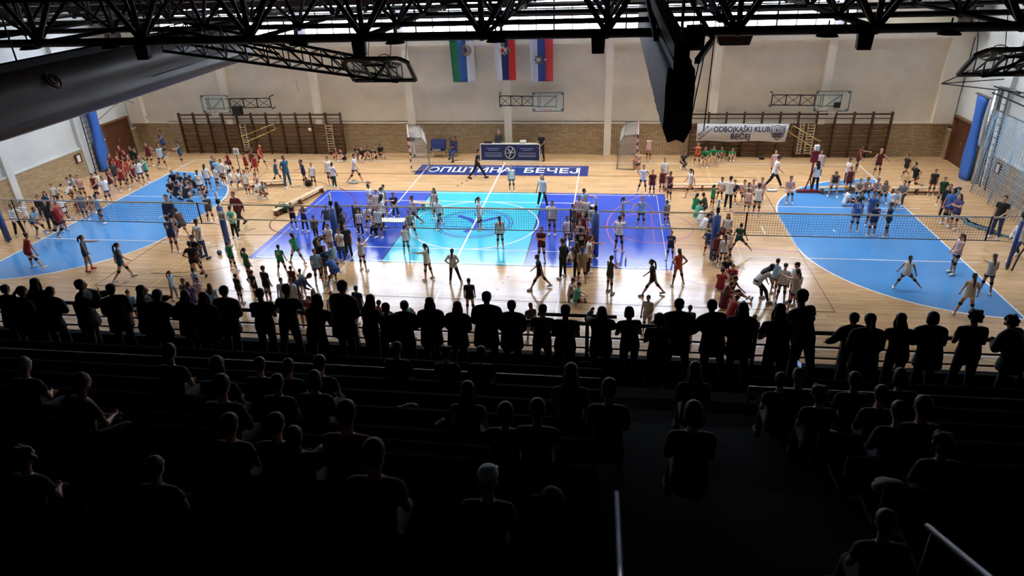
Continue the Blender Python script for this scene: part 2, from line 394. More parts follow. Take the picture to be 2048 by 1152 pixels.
# ---- raised divider curtains, gathered under the roof
def divider(name, x0, x1, y0, y1, zt, zb, label, col, rough):
    e = empty(name, ((x0+x1)/2, (y0+y1)/2, zb), 0, label, 'curtain')
    cx, cy = (x0+x1)/2, (y0+y1)/2
    mb = MB(); n = 60; rings = []
    for i in range(n+1):
        y = y0+(y1-y0)*i/n; wv = .03*math.sin(i*1.9); sag = .06*math.sin(i*PI/5)**2+.18*math.sin(i/n*PI)**2*(zt-zb > 1.2)
        w_ = (x1-x0)/2
        pr = [(-w_*.9, zt), (w_*.9, zt), (w_+wv, zt-.35), (w_*.96+wv, (zt+zb)/2), (w_+wv, zb+.28), (w_*.55, zb-sag*.4), (0, zb+.06-sag), (-w_*.6, zb-sag*.5), (-w_+wv, zb+.28), (-w_*.96+wv, (zt+zb)/2), (-w_+wv, zt-.35)]
        rings.append([(a, y-cy, z-zb) for a, z in pr])
    mb.loft(rings, True, True); mb.build('curtain_cloth', mat(name+'_cloth', col, rough, spec=.6), e)
    mb = MB(); mb.box((-.16, y0-cy-.1, zt-zb), (.16, y1-cy+.1, zt-zb+.16)); mb.build('head_beam', RUBBER, e)
    for k in range(int((y1-y0)/4)+1):
        MB().tube((0, y0-cy+.4+4*k, zt-zb+.1), (0, y0-cy+.4+4*k, zt-zb+1.6), .02).build('hanging_cable', DARKM, e)
    return e
def swag(y0, y1):
    e = empty('divider_curtain', (-7.5, -3, 8.1), 0, 'long grey gathered divider curtain hanging under the roof over the left of the hall', 'curtain')
    mb = MB(); n = 80; rings = []
    for i in range(n+1):
        y = y0+(y1-y0)*i/n; t = i/n
        w2 = .012*math.sin(i*.5); sag = .10*math.sin(t*PI*1.2)
        pr = [(-.12, 9.42), (.12, 9.42), (.22+w2, 9.05), (.30, 8.72), (.24, 8.66), (.40+w2, 8.4), (.34, 8.14-sag*.3), (.05, 8.04-sag*.4), (-.3, 8.14), (-.36, 8.6), (-.25, 9.1)]
        rings.append([(a, y+3, z-8.1) for a, z in pr])
    mb.loft(rings, True, True); mb.build('curtain_cloth', mat('taupe_tarpaulin', (70, 60, 52), .42, spec=.35, var=.05, scale=2), e)
    m = MB(); m.box((-.14, y0+3, 1.30), (.14, y1+3, 1.46)); m.build('head_beam', RUBBER, e)
    m = MB(); m.path([(.29-.12*math.sin(k*PI/8), -13.95+3+.17*math.cos(k*PI/8), .93+.17*math.sin(k*PI/8)) for k in range(16)], .03, 6, True); m.path([(.30-.05*math.sin(k*PI/4), -13.95+3+.08*math.cos(k*PI/4), .93+.08*math.sin(k*PI/4)) for k in range(8)], .03, 6, True)
    m.build('printed_roundel', mat('brown_print', (92, 62, 48), .6), e)
    MB().path([(.42, -10.4+3, .42), (.43, -8.5+3, .44), (.42, -6.5+3, .47)], .012, 5).build('pull_cord', DARKM, e)
    for k in range(3): MB().tube((0, y0+4+5*k+3-3, 1.4), (0, y0+4+5*k, 3.6), .02).build('hanging_cable', DARKM, e)
swag(-20.5, -4.2)
divider('divider_curtain', 7.13, 7.66, -16.2, .5, 9.5, 8.16, 'bulky black gathered divider curtain hanging under the roof right of the flags', (60, 60, 56), .75)
def curtain_end():
    e = empty('curtain_hoist', (7.4, -16.4, 9.4), 0, 'black hoist beam with drum and slack cables above the gathered black curtain', 'hoist')
    m = MB(); m.bar((.0, .4, .35), (-.1, 9, .75), .28, .3); m.bar((-.35, 2.5, .35), (-.45, 9.5, 1.2), .1, .1); m.bar((.35, 1.0, .12), (.95, 3.6, .18), .1, .1); m.bar((.95, 3.6, .2), (.6, 6.2, .9), .08); m.build('beam', RUBBER, e)
    m = MB(); m.path([(.25+.02, 2.6, .35), (.62, 2.6, .35)], .26, 16); m.build('drum', RUBBER, e)
    for a, b in (((.62, 2.6, .2), (.28, 1.2, -.9)), ((.75, 3.0, .2), (.38, 1.4, -1.0)), ((.95, 3.4, .15), (.75, 2.2, -1.5)), ((.2, 3.2, .5), (.2, 3.4, 1.6)), ((.45, 3.2, .5), (.5, 3.4, 1.6)), ((.95, 3.6, .25), (1.15, 4.5, 1.2))):
        MB().tube(a, b, .012).build('cable', DARKM, e)
curtain_end()
# ---- ceiling-hung folding basketball backstops over the near side
GLASS = None
def glass_mat(name, rgb, a):
    m = bpy.data.materials.new(name); m.use_nodes = True; b = m.node_tree.nodes['Principled BSDF']
    b.inputs['Base Color'].default_value = s2l(rgb)+(1,); b.inputs['Roughness'].default_value = .08; b.inputs['Alpha'].default_value = a
    return m
GLASS = glass_mat('clear_board_glass', (190, 212, 214), .22)
def hoop_parts(e, c, ax, ay, az, net=True):
    # ring in the plane (ax, ay), centre c; the net hangs along -az
    c = Vector(c); ax = Vector(ax); ay = Vector(ay); az = Vector(az)
    pts = [c+ax*.225*math.cos(t*PI/8)+ay*.225*math.sin(t*PI/8) for t in range(16)]
    MB().path(pts, .012, 6, True).build('hoop_ring', mat('dark_orange_hoop', (150, 64, 40), .5), e)
    if net:
        m = MB()
        for t in range(12):
            for sg in (1, -1):
                q = []
                for k in range(4):
                    a = t*PI/6+sg*k*PI/12; r = .225*(1-.13*k); q.append(c+ax*r*math.cos(a)+ay*r*math.sin(a)-az*.11*k)
                m.path(q, .006, 4)
        m.build('hoop_net', NETW, e)
def ceiling_backstop(cx, y, z, ang, arm, label, s=-1):
    e = empty('ceiling_backstop', (cx, y, z), 0, label, 'basketball backstop')
    ca, sa = math.cos(ang), math.sin(ang)
    X = Vector((1, 0, 0)); U = Vector((0, -sa, ca)); N = Vector((0, ca, sa))   # board up and its outward face
    m = MB(); W2, Hh = .9, 1.05; cr = .22
    out = [(-W2+cr*1.6, 0), (W2, 0), (W2, Hh*.62), (W2-cr, Hh), (-W2+cr, Hh), (-W2, Hh*.62), (-W2, cr)]
    out = [(-W2, 0), (W2, 0), (W2, Hh-.2), (W2-.2, Hh), (-W2+.2, Hh), (-W2, Hh-.2)]
    P3 = [X*a+U*b for a, b in out]
    for i in range(len(P3)): m.bar(P3[i], P3[(i+1) % len(P3)], .1, .07, N)
    m.build('board_frame', DARKM, e)
    g = MB(); g.add([p+N*.01 for p in P3]+[p-N*.01 for p in P3], [tuple(range(6)), tuple(range(6, 12))[::-1]]+[(i, (i+1) % 6, 6+(i+1) % 6, 6+i) for i in range(6)]); g.build('board_glass', GLASS, e)
    hoop_parts(e, U*.3+N*.42, X, N, U)
    m = MB()
    for a, b in (((-.3, .12), (-.3, .95)), ((.3, .12), (.3, .95)), ((-.3, .9), (.3, .9)), ((-.3, .15), (.3, .15)), ((-.3, .15), (.3, .9))):
        m.bar(X*a[0]+U*a[1]-N*.1, X*b[0]+U*b[1]-N*.1, .06)
    m.build('board_bracket', DARKM, e)
    # lattice arm rising sideways to its ceiling hinge
    L, rise = arm; m = MB(); n = 11
    A = []
    for yy in (-.45, .45):
        for zz in (-.12, .26):
            A.append((Vector((s*(-.45), yy*.55, zz+.12)), Vector((s*L, yy*1.5+.1, rise+zz*1.6))))
    for p, q in A: m.bar(p, q, .07)
    for (p, q), (p2, q2) in ((A[0], A[1]), (A[2], A[3]), (A[0], A[2]), (A[1], A[3])):
        for k in range(n+1):
            t = k/n; a = p.lerp(q, t); b = p2.lerp(q2, t); m.bar(a, b, .03)
            if k < n: m.bar(a, p2.lerp(q2, (k+1)/n), .03)
    m.build('lattice_arm', DARKM, e)
    m = MB(); m.bar((s*L*.45, -.5, rise*.45+.3), (s*L*.9, -.7, 1.55), .06); m.bar((s*L*.45, .5, rise*.45+.3), (s*L*.9, .7, 1.55), .06); m.bar((s*L*.7, -.6, rise*.7+.2), (s*L*.7, -.6, 1.6), .05); m.bar((s*L*.7, .6, rise*.7+.2), (s*L*.7, .6, 1.6), .05)
    m.build('hanger_strut', DARKM, e)
    for a in (-.5, .15, .6): MB().tube((a, .2, .5), (a-.1*s, .4, 1.5), .01).build('hoist_cable', DARKM, e)
    return e
ceiling_backstop(-.22, -10.0, 8.28, math.radians(48), (6.2, 1.15), 'folded basketball board on black lattice arm under the roof left of the flags')
ceiling_backstop(15.75, -10.0, 8.3, math.radians(48), (4.6, .9), 'folded basketball board with black frame under the roof at the right edge', 1)
# ---- speakers and lamps under the roof
def speaker(x, yaw, label, sz=(.33, .26, .33)):
    e = empty('loudspeaker', (x, -12.0, 9.28), yaw, label, 'loudspeaker', 'loudspeakers under the first roof tube')
    a, b, c = sz; m = MB(); m.hexa([(-a/2+.02, -b/2, -.06), (a/2-.02, -b/2, -.06), (a/2-.02, b/2, -.04), (-a/2+.02, b/2, -.04), (-a/2, -b/2, -.06+c), (a/2, -b/2, -.06+c), (a/2, b/2, 0+c), (-a/2, b/2, 0+c)])
    m.build('cabinet', RUBBER, e)
    m = MB(); m.tube((-a*.42, 0, .22), (-a*.42, 0, .36), .014); m.tube((a*.42, 0, .22), (a*.42, 0, .36), .014); m.bar((-a*.42, 0, .35), (a*.42, 0, .35), .03); m.build('bracket', DARKM, e)
speaker(-6.03, .25, 'black loudspeaker hanging over the grey left curtain'); speaker(-.12, .15, 'black loudspeaker just above the folded basketball board left of the flags')
speaker(5.81, 0, 'square black loudspeaker hanging right of the three flags'); speaker(11.79, -.12, 'black loudspeaker hanging right of the black gathered curtain')
for x, lb in ((-9.4, 'dark round lamp shade over the far left corner of the hall'), (-6.98, 'dark round lamp shade just left of the leftmost loudspeaker'), (-1.75, 'dark round lamp shade in front of the lattice arm'), (.78, 'dark round lamp shade between the lattice board and the green flag'), (3.33, 'dark round lamp shade over the middle red, blue and white flag'), (11.0, 'dark round lamp shade left of the rightmost loudspeaker'), (13.59, 'dark round lamp shade near the right end of the cream wall')):
    e = empty('hanging_lamp', (x, -11.9, 9.55), 0, lb, 'lamp', 'dark round hall lamps')
    m = MB(); rr = [(.06, .08), (.13, .06), (.17, .02), (.23, -.02), (.25, -.05), (.23, -.05)]
    m.loft([[(r*math.cos(2*PI*j/20), r*math.sin(2*PI*j/20), z) for j in range(20)] for r, z in rr]); m.build('lamp_shade', RUBBER, e)
    MB().tube((0, 0, .05), (0, 0, .3), .02).build('stem', DARKM, e)
# ---- projector box beside the hoist, seen against the wall
e = empty('ceiling_heater', (9.3, -9.5, 9.05), 0, 'grey sheet-metal heater box under the roof right of the black curtain', 'heater')
m = MB(); m.hexa([(-.35, -.25, 0), (.4, -.25, 0), (.4, .25, 0), (-.35, .25, 0), (-.5, -.3, .38), (.5, -.3, .38), (.5, .3, .38), (-.5, .3, .38)]); m.build('box', mat('grey_sheet', (96, 88, 84), .6), e)
m = MB(); m.box((-.2, -.32, .12), (.1, -.26, .26)); m.build('red_badge', mat('dull_red', (130, 44, 40), .6), e)

# ---- three flags on the far wall
def flag(x, z0, z1, wd, cols, label, emb):
    e = empty('flag', (x, 11.35, z0), 0, label, 'flag', 'flags hanging on the far wall')
    n, k = 36, 18; L = z1-z0; vs = []; fs = []; mi = []
    for i in range(n+1):
        for j in range(k+1):
            u = i/n-.5; v = j/k
            vs.append((u*wd*(1-.06*v)+.03*v, .05*math.sin(u*14+v*1.2)*(.3+.7*v)+.03*v, L*(1-v)))
    for i in range(n):
        for j in range(k):
            a = i*(k+1)+j; fs.append((a, a+1, a+k+2, a+k+1)); u = (i+.5)/n; mi.append(min(2, int(u*3)))
    m = MB(); m.v = vs; m.f = fs; m.mi = mi; m.sm = [True]*len(fs)
    o = m.build('cloth', [mat('flag_%d_%d_%d' % c, c, .75, var=.03) for c in cols], e)
    so = o.modifiers.new('s', 'SOLIDIFY'); so.thickness = .01
    MB().tube((-wd/2-.05, 0, L+.01), (wd/2+.05, 0, L+.01), .015).build('rod', WHT, e)
    if emb == 'gold':
        c = (.28, -.08, L-.55)
        g = MB(); g.path([(c[0]+.27*math.cos(t*PI/14), c[1], c[2]+.27*math.sin(t*PI/14)) for t in range(28)], .035, 6, True)
        g.path([(c[0]+.17*math.cos(t*PI/14), c[1], c[2]+.17*math.sin(t*PI/14)) for t in range(28)], .02, 6, True); g.build('emblem_ring', mat('gold_thread', (150, 118, 52), .6), e)
        g = MB()
        for dx, h in ((-.07, .2), (0, .26), (.07, .2)): g.box((c[0]+dx-.02, c[1]-.02, c[2]-h/2), (c[0]+dx+.02, c[1], c[2]+h/2))
        g.build('emblem_tower', mat('emblem_dark', (60, 52, 40), .7), e)
    elif emb == 'eagle':
        c = Vector((-.1, -.08, L-.72)); g = MB()
        g.sphere(c, (.13, .02, .17)); g.sphere(c+Vector((-.08, 0, .2)), (.05, .02, .06)); g.sphere(c+Vector((.08, 0, .2)), (.05, .02, .06))
        for sg in (-1, 1):
            for t in range(5): g.bar(c+Vector((sg*.08, 0, .08)), c+Vector((sg*(.32-.02*t), 0, .16-.1*t)), .03, .04, (0, 1, 0))
            g.bar(c+Vector((0, 0, -.1)), c+Vector((sg*.12, 0, -.26)), .05, .03, (0, 1, 0))
        g.build('emblem_eagle', mat('emblem_white', (222, 216, 214), .7), e)
        g = MB(); g.box((c.x-.09, c.y-.04, c.z-.12), (c.x+.09, c.y-.02, c.z+.1)); g.build('emblem_shield', mat('emblem_red', (176, 44, 44), .7), e)
        g = MB(); g.sphere(c+Vector((0, -.01, .34)), (.12, .02, .07)); g.sphere(c+Vector((.42, -.01, -.02)), (.09, .02, .14)); g.build('emblem_crown', mat('gold_thread', (150, 118, 52), .6), e)
    else:
        c = Vector((-.12, -.08, L-1.15)); g = MB()
        g.path([(c.x+.2*math.cos(t*PI/12), c.y, c.z+.2*math.sin(t*PI/12)) for t in range(24)], .03, 6, True)
        for t in range(8): g.bar(c+Vector((.2*math.cos(t*PI/4), 0, .2*math.sin(t*PI/4))), c+Vector((.3*math.cos(t*PI/4), 0, .3*math.sin(t*PI/4))), .06, .03, (0, 1, 0))
        g.build('emblem_star', mat('emblem_grey', (112, 104, 92), .7), e)
        g = MB(); g.sphere(c+Vector((0, 0, 0)), (.1, .02, .12)); g.sphere(c+Vector((.36, 0, 0)), (.08, .02, .05)); g.build('emblem_core', mat('emblem_pale', (205, 198, 190), .7), e)
flag(-2.52, 4.43, 6.78, 1.42, [(34, 120, 84), (66, 106, 182), (226, 230, 236)], 'green, blue and white flag with a gold round emblem, leftmost on the wall', 'gold')
flag(-.02, 4.52, 6.93, 1.25, [(228, 230, 236), (32, 50, 104), (206, 44, 48)], 'white, navy and red flag with an eagle emblem, middle of the three', 'eagle')
flag(2.1, 4.44, 6.82, 1.36, [(212, 220, 236), (50, 76, 150), (204, 62, 66)], 'white, blue and red flag with a grey star emblem, rightmost of three', 'star')

# ---- wall-mounted swing-away basketball boards
def wall_board(bx, z, px, label):
    e = empty('wall_backboard', (bx, 11.1, z), 0, label, 'basketball backboard', 'basketball boards folded along the far wall')
    m = MB(); m.box((-.9, -.02, 0), (.9, .01, 1.08)); m.build('board_glass', GLASS, e)
    m = MB()
    for a, b in (((-.9, 0), (.9, 0)), ((.9, 0), (.9, 1.08)), ((.9, 1.08), (-.9, 1.08)), ((-.9, 1.08), (-.9, 0))): m.bar((a[0], -.01, a[1]), (b[0], -.01, b[1]), .05, .05, (0, 1, 0))
    m.build('board_frame', STEEL, e)
    m = MB()
    for a, b in (((-.48, .15), (-.48, .95)), ((.48, .15), (.48, .95)), ((-.7, .85), (.5, .85)), ((-.7, .25), (.5, .25)), ((-.3, .25), (.45, .85)), ((-.6, .2), (-.6, .9))): m.bar((a[0], .09, a[1]), (b[0], .09, b[1]), .045)
    for a in (-.82, .82):
        for c in (.08, 1.0): m.box((a-.05, .02, c-.05), (a+.05, .06, c+.05))
    m.build('board_back_frame', DARKM, e)
    s = 1 if px > 0 else -1; m = MB(); x0, x1 = s*.9, px
    for zz in (.28, .84): m.bar((x0-s*.3, .12, zz), (x1, .2, zz+.02), .05)
    n = 3
    for k in range(n+1):
        x = x0+(x1-x0)*k/n; m.bar((x, .16, .28), (x, .16, .86), .05)
        if k < n: m.bar((x, .16, .28), (x0+(x1-x0)*(k+1)/n, .16, .86), .025); m.bar((x, .16, .86), (x0+(x1-x0)*(k+1)/n, .16, .28), .025)
    m.bar((x1, .2, .2), (x1, .68, .2), .05); m.bar((x1, .2, .95), (x1, .68, .95), .05)
    m.build('swing_arm', DARKM, e)
    hoop_parts(e, (0, -.3, .12), (1, 0, 0), (0, 1, 0), (0, 0, 1), px < -1.5 and bx > 10 or bx < -10)
    return e
e = wall_board(-18.45, 2.72, 3.6, 'leftmost glass basketball board folded beside the left wall bars')
MB().box((1.0, .0, -.2), (1.5, .45, .35)).build('control_box', RUBBER, e)
wall_board(2.5, 2.78, -2.9, 'middle glass basketball board folded below the white, blue and red flag')
e = wall_board(18.3, 2.76, -3.2, 'rightmost glass basketball board folded above the right wall bars')
MB().box((.1, -.16, .2), (.42, -.05, .5)).build('sensor_box', RUBBER, e)


# ---- wall bars
BARW = mat('dark_varnished_wood', (110, 72, 44), .5, var=.2, scale=8); BARP = mat('brown_post_wood', (78, 54, 34), .5)
def wall_bars(x0, x1, n, label):
    e = empty('wall_bars', ((x0+x1)/2, 11.6, 0), 0, label, 'wall bars'); c = (x0+x1)/2; st = (x1-x0)/(n-1)
    for i in range(n):
        x = x0+st*i-c; m = MB(); m.box((x-.045, -.16, 0), (x+.045, .02, 2.62)); m.build('upright', BARP, e)
    for i in range(n-1):
        a = x0+st*i-c+.045; b = a+st-.09; m = MB()
        for k in range(15): m.path([(a, -.1, .14+.125*k), (b, -.1, .14+.125*k)], .027, 6)
        m.build('rung_set', BARW, e)
    m = MB()
    for z in (2.5, 2.28): m.box((x0-c, -.14, z-.045), (x1-c, -.08, z+.045) if z > 2.4 else (x1-c, -.11, z+.01))
    m.build('top_rail', BARP, e)
wall_bars(-21.45, -10.55, 12, 'long rack of wooden wall bars on the left of the far wall')
wall_bars(10.8, 21.75, 12, 'long rack of wooden wall bars right of the white club banner')
# pale climbing ladders hooked on the bars
def hook_ladder(x, w_, z0, z1, label):
    e = empty('hook_ladder', (x, 11.38, z0), 0, label, 'ladder', 'pale ladders hooked on the wall bars')
    for a in (-w_/2, w_/2): MB().box((a-.03, -.05, 0), (a+.03, .02, z1-z0)).build('stile', mat('pale_wood', (190, 172, 146), .6), e)
    for k in range(int((z1-z0)/.16)): MB().box((-w_/2, -.04, .06+.16*k), (w_/2, -.01, .12+.16*k)).build('rung', mat('pale_wood', (190, 172, 146), .6), e)
hook_ladder(-17.1, .34, .2, 1.95, 'pale ladder on the left wall bars beside the yellow frame'); hook_ladder(-11.35, .4, .15, 1.95, 'pale ladder near the right end of the left wall bars')
hook_ladder(17.5, .36, .2, 2.0, 'pale ladder on the right wall bars below the glass board'); hook_ladder(17.0, .2, .2, 2.0, 'narrow pale ladder behind the slanting yellow frame')
def yellow_frame(p, label):
    e = empty('yellow_frame', p[0], 0, label, 'training frame', 'slanting yellow frames by the wall bars'); o = Vector(p[0]); m = MB(); q = [Vector(a)-o for a in p]
    m.path(q, .025, 8, True); m.build('tube_frame', mat('yellow_tube', (214, 190, 110), .5), e)
    m = MB(); m.tube(q[2], q[2]+Vector((.25, .3, .5)), .012); m.tube(q[1], q[1]+Vector((.1, .35, .0)), .012); m.build('stay', DARKM, e)
yellow_frame([(-16.75, 10.6, .95), (-16.9, 10.6, 1.35), (-14.55, 10.6, 2.15), (-14.55, 10.6, 1.8)], 'slanting yellow tube frame by the left wall bars')
yellow_frame([(17.55, 10.3, .85), (17.8, 10.3, 1.25), (16.2, 10.3, 2.15), (16.1, 10.3, 1.75)], 'slanting yellow tube frame by the right wall bars')

# ---- club banner on the right wall bars
def fit_text(t, size, width):
    me = text_mesh(t, size, bold=True); xs = [v.co.x for v in me.vertices]; k = width/(max(xs)-min(xs))
    for v in me.vertices: v.co.x *= k
    return me
def club_banner():
    e = empty('club_banner', (13.68, 11.28, .98), 0, 'white banner reading ODBOJKAŠKI KLUB BEČEJ tied to wall bars', 'banner')
    m = MB(); n = 24; A = []; B = []
    for i in range(n+1):
        u = i/n; x = -2.52+5.0*u; A.append((x, .02*math.sin(i*.8), .0+.03*math.sin(i*.5))); B.append((x-.0+.12*(u > .98), .02*math.cos(i*.6), 1.02))
    vs = A+B; m.add(vs, [(i, i+1, n+2+i, n+1+i) for i in range(n)], True)
    o = m.build('cloth', mat('white_vinyl', (226, 228, 238), .6, var=.03), e); so = o.modifiers.new('s', 'SOLIDIFY'); so.thickness = .012
    INK = mat('navy_ink', (36, 42, 74), .7)
    put(fit_text('ODBOJKAŠKI KLUB', .44, 3.15), 'lettering', INK, e, (-.02, -.05, .70), (PI/2, 0, 0))
    put(fit_text('BEČEJ', .44, 1.08), 'lettering', INK, e, (-.05, -.05, .27), (PI/2, 0, 0))
    for t, dx, dz in (('JEDAN TIM', -.08, .1), ('JEDNA STRAST', .06, -.08)):
        put(text_mesh(t, .155, bold=True), 'slogan', INK, e, (-2.07+dx, -.05, .53+dz), (PI/2, -math.radians(43), 0))
    g = MB(); c = Vector((1.99, -.05, .52))
    sh = [(-.36, .42), (-.2, .36), (0, .44), (.2, .36), (.36, .42), (.38, .1), (.3, -.2), (0, -.44), (-.3, -.2), (-.38, .1)]
    g.path([c+Vector((a, 0, b)) for a, b in sh], .022, 5, True); g.path([c+Vector((a*.8, 0, b*.78)) for a, b in sh], .012, 5, True)
    g.box((c.x-.26, c.y-.01, c.z-.12), (c.x+.26, c.y+.01, c.z-.03)); g.box((c.x-.2, c.y-.01, c.z-.24), (c.x+.2, c.y+.01, c.z-.17))
    g.path([c+Vector((.2*math.cos(t), 0, .12+.18*math.sin(t))) for t in [PI*.75+PI*.08*i for i in range(19)]], .014, 5)
    g.bar(c+Vector((-.08, 0, .2)), c+Vector((-.05, 0, .02)), .05, .02, (0, 1, 0)); g.bar(c+Vector((-.1, 0, .2)), c+Vector((.0, 0, .2)), .05, .02, (0, 1, 0)); g.bar(c+Vector((.1, 0, .22)), c+Vector((.05, 0, .02)), .04, .02, (0, 1, 0))
    g.build('club_shield', INK, e)
club_banner()
# ---- judges' table with its navy cloth
def table():
    e = empty('judges_table', (.28, 10.55, 0), 0, 'long table faced with a navy banner with white roundel and print', 'table')
    MB().box((-1.72, -.3, .93), (1.72, .2, .98)).build('table_top', WHT, e)
    for a in (-1.65, 1.65):
        for b in (-.22, .14): MB().tube((a, b, 0), (a, b, .94), .025).build('leg', STEEL, e)
    MB().box((-1.76, -.34, .06), (1.76, -.31, 1.02)).build('banner_face', mat('navy_print', (30, 46, 98), .6, var=.04), e)
    m = MB()
    for a, b in (((-1.78, .04), (1.78, .04)), ((1.78, .04), (1.78, 1.04)), ((1.78, 1.04), (-1.78, 1.04)), ((-1.78, 1.04), (-1.78, .04))): m.bar((a[0], -.33, a[1]), (b[0], -.33, b[1]), .05, .05, (0, 1, 0))
    m.build('banner_rim', WHT, e)
    m = MB(); m.path([(.3*math.cos(t*PI/14), -.36, .53+.36*math.sin(t*PI/14)) for t in range(28)], .018, 5, True)
    m.bar((-.12, -.36, .75), (.06, -.36, .5), .06, .02, (0, 1, 0)); m.bar((.18, -.36, .8), (-.08, -.36, .25), .05, .02, (0, 1, 0)); m.bar((-.25, -.36, .5), (.25, -.36, .55), .03, .02, (0, 1, 0)); m.build('white_roundel', WHT, e)
    for s in (-1, 1):
        m = MB()
        for z, w_ in ((.78, .42), (.68, .28), (.5, .52), (.38, .55), (.3, .5)): m.box((s*1.02-w_, -.355, z-.018), (s*1.02+w_, -.345, z+.018))
        m.build('printed_line', mat('pale_print', (150, 162, 196), .6), e)
    tag(MB().box((.85, 10.4, .985), (1.2, 10.7, 1.16)).build('paper_box', WHT), 'small white box on the judges table', 'box')
    m = MB(); m.box((-1.35, 10.4, .985), (-.85, 10.72, 1.1)); tag(m.build('equipment_bag', RUBBER), 'low black bag on the left of the judges table', 'bag')
table()
def chair(x, y, rz, col, label, text=None):
    e = empty('chair', (x, y, 0), rz, label, 'chair'); mm = mat('chair_%d_%d_%d' % col, col, .7)
    for a in (-.2, .2):
        for b in (-.2, .2): MB().tube((a, b, 0), (a*.95, b*.95, .45), .014).build('leg', STEEL, e)
    MB().box((-.24, -.24, .43), (.24, .24, .48)).build('seat', mm, e)
    MB().hexa([(-.23, .2, .48), (.23, .2, .48), (.23, .24, .48), (-.23, .24, .48), (-.23, .27, .92), (.23, .27, .92), (.23, .31, .92), (-.23, .31, .92)]).build('backrest', mm, e)
    return e
# two navy draped chairs: a stand-up sign box and the seated man's chair
e = empty('draped_chairs', (-4.32, 11.1, 0), 0, 'two seats under one navy cloth with white lettering by the goal', 'chair')
m = MB(); m.hexa([(-.42, -.25, .5), (.42, -.25, .5), (.42, .3, .5), (-.42, .3, .5), (-.45, .0, 1.02), (.45, .0, 1.02), (.45, .32, 1.02), (-.45, .32, 1.02)]); m.box((-.43, -.3, .42), (.43, .2, .62)); m.build('cloth', NAVY, e)
for a in (-.36, .36): MB().tube((a, -.22, 0), (a, -.2, .45), .018).build('leg', WHT, e)
put(text_mesh('Apatin', .2, bold=True), 'lettering', WHT, e, (-.05, -.32, .52), (PI/2, 0, 0))
put(MB().box((-.32, -.0, -.04), (.32, .01, .04)).mesh(), 'printed_line', mat('pale_print', (150, 162, 196)), e, (0, -.06, .84), (.3, 0, 0))
e = chair(-3.42, 11.15, 0, (60, 64, 58), 'olive-grey chair under the seated man by the far wall')
# ---- handball goals
def handball_goal(cx, y, rz, label, sc=1.0):
    e = empty('handball_goal', (cx, y, 0), rz, label, 'handball goal', 'handball goals moved to the far side'); R_ = mat('red_enamel', (150, 42, 40), .45)
    W2 = 1.5
    for s in (-1, 1):
        m = MB()
        for k in range(10): m.cur = k % 2; m.box((s*W2-.04, -.04, .2*k), (s*W2+.04, .04, .2*k+.2))
        m.build('post', [WHT, R_], e)
    m = MB()
    for k in range(15): m.cur = k % 2; m.box((-W2+.2*k, -.04, 2.0), (-W2+.2*k+.2, .04, 2.08))
    m.build('crossbar', [WHT, R_], e)
    m = MB()
    for s in (-1, 1): m.path([(s*W2, 0, 2.04), (s*W2, .75, 1.95), (s*W2, 1.0, 1.5), (s*W2, 1.1, .05), (s*W2, 0, .03)], .022, 6)
    m.tube((-W2, 1.1, .05), (W2, 1.1, .05), .022); m.tube((-W2, .75, 1.95), (W2, .75, 1.95), .02); m.build('back_frame', STEEL, e)
    m = MB(); T = .005; pr = [(0, 2.02), (.75, 1.93), (1.0, 1.5), (1.1, .05)]
    def prof(t):
        L = [0, .75, 1.25, 2.7]; t *= 2.7
        for i in range(3):
            if t <= L[i+1]: f = (t-L[i])/(L[i+1]-L[i]); return (pr[i][0]+(pr[i+1][0]-pr[i][0])*f, pr[i][1]+(pr[i+1][1]-pr[i][1])*f)
        return pr[3]
    for k in range(31): x = -W2+.1*k; m.path([(x,)+prof(t) for t in (0, .28, .46, 1)], T, 3)
    for k in range(28): p = prof(k/27); m.path([(-W2, p[0], p[1]), (W2, p[0], p[1])], T, 3)
    for s in (-1, 1):
        for k in range(1, 11): m.path([(s*W2, .1*k, .03), (s*W2, .1*k, 1.95 if k < 8 else 1.95-(k-7.5)*.2)], T, 3)
        for k in range(1, 19): m.path([(s*W2, 0, .1*k), (s*W2, 1.0 if k > 13 else 1.05, .1*k)], T, 3)
    m.build('goal_net', NETW, e)
handball_goal(-5.62, 9.3, math.radians(-83+10), 'red and white striped handball goal turned sideways left of the judges table')
handball_goal(7.75, 10.2, math.radians(88), 'red and white striped handball goal standing left of the club banner')
# ---- volleyball posts, nets and the tapes that join them
NY = -3.55
def vpost(x, pad, label, y=NY):
    e = empty('volleyball_post', (x, y, 0), 0, label, 'volleyball post')
    MB().tube((0, 0, 0), (0, 0, 2.6), .05, n=12).build('post_tube', mat('silver_post', (150, 156, 160), .35, .6), e)
    m = MB(); m.tube((0, 0, .1), (0, 0, 1.95), pad, n=14); m.build('post_padding', mat('navy_vinyl', (44, 74, 140), .5), e)
    MB().box((-.06, -.07, 2.1), (.06, .07, 2.3)).build('winch', DARKM, e)
    return e
vpost(-21.35, .13, 'leftmost volleyball post padded navy near the left wall'); vpost(-10.4, .13, 'blue padded volleyball post between the left and middle courts')
vpost(-5.33, .15, 'navy padded volleyball post amid the crowd left of centre'); vpost(5.7, .15, 'navy padded volleyball post amid the crowd right of centre')
vpost(10.4, .15, 'navy padded volleyball post left of the right-hand net'); vpost(21.25, .07, 'slim white volleyball post beside the man with a lanyard')
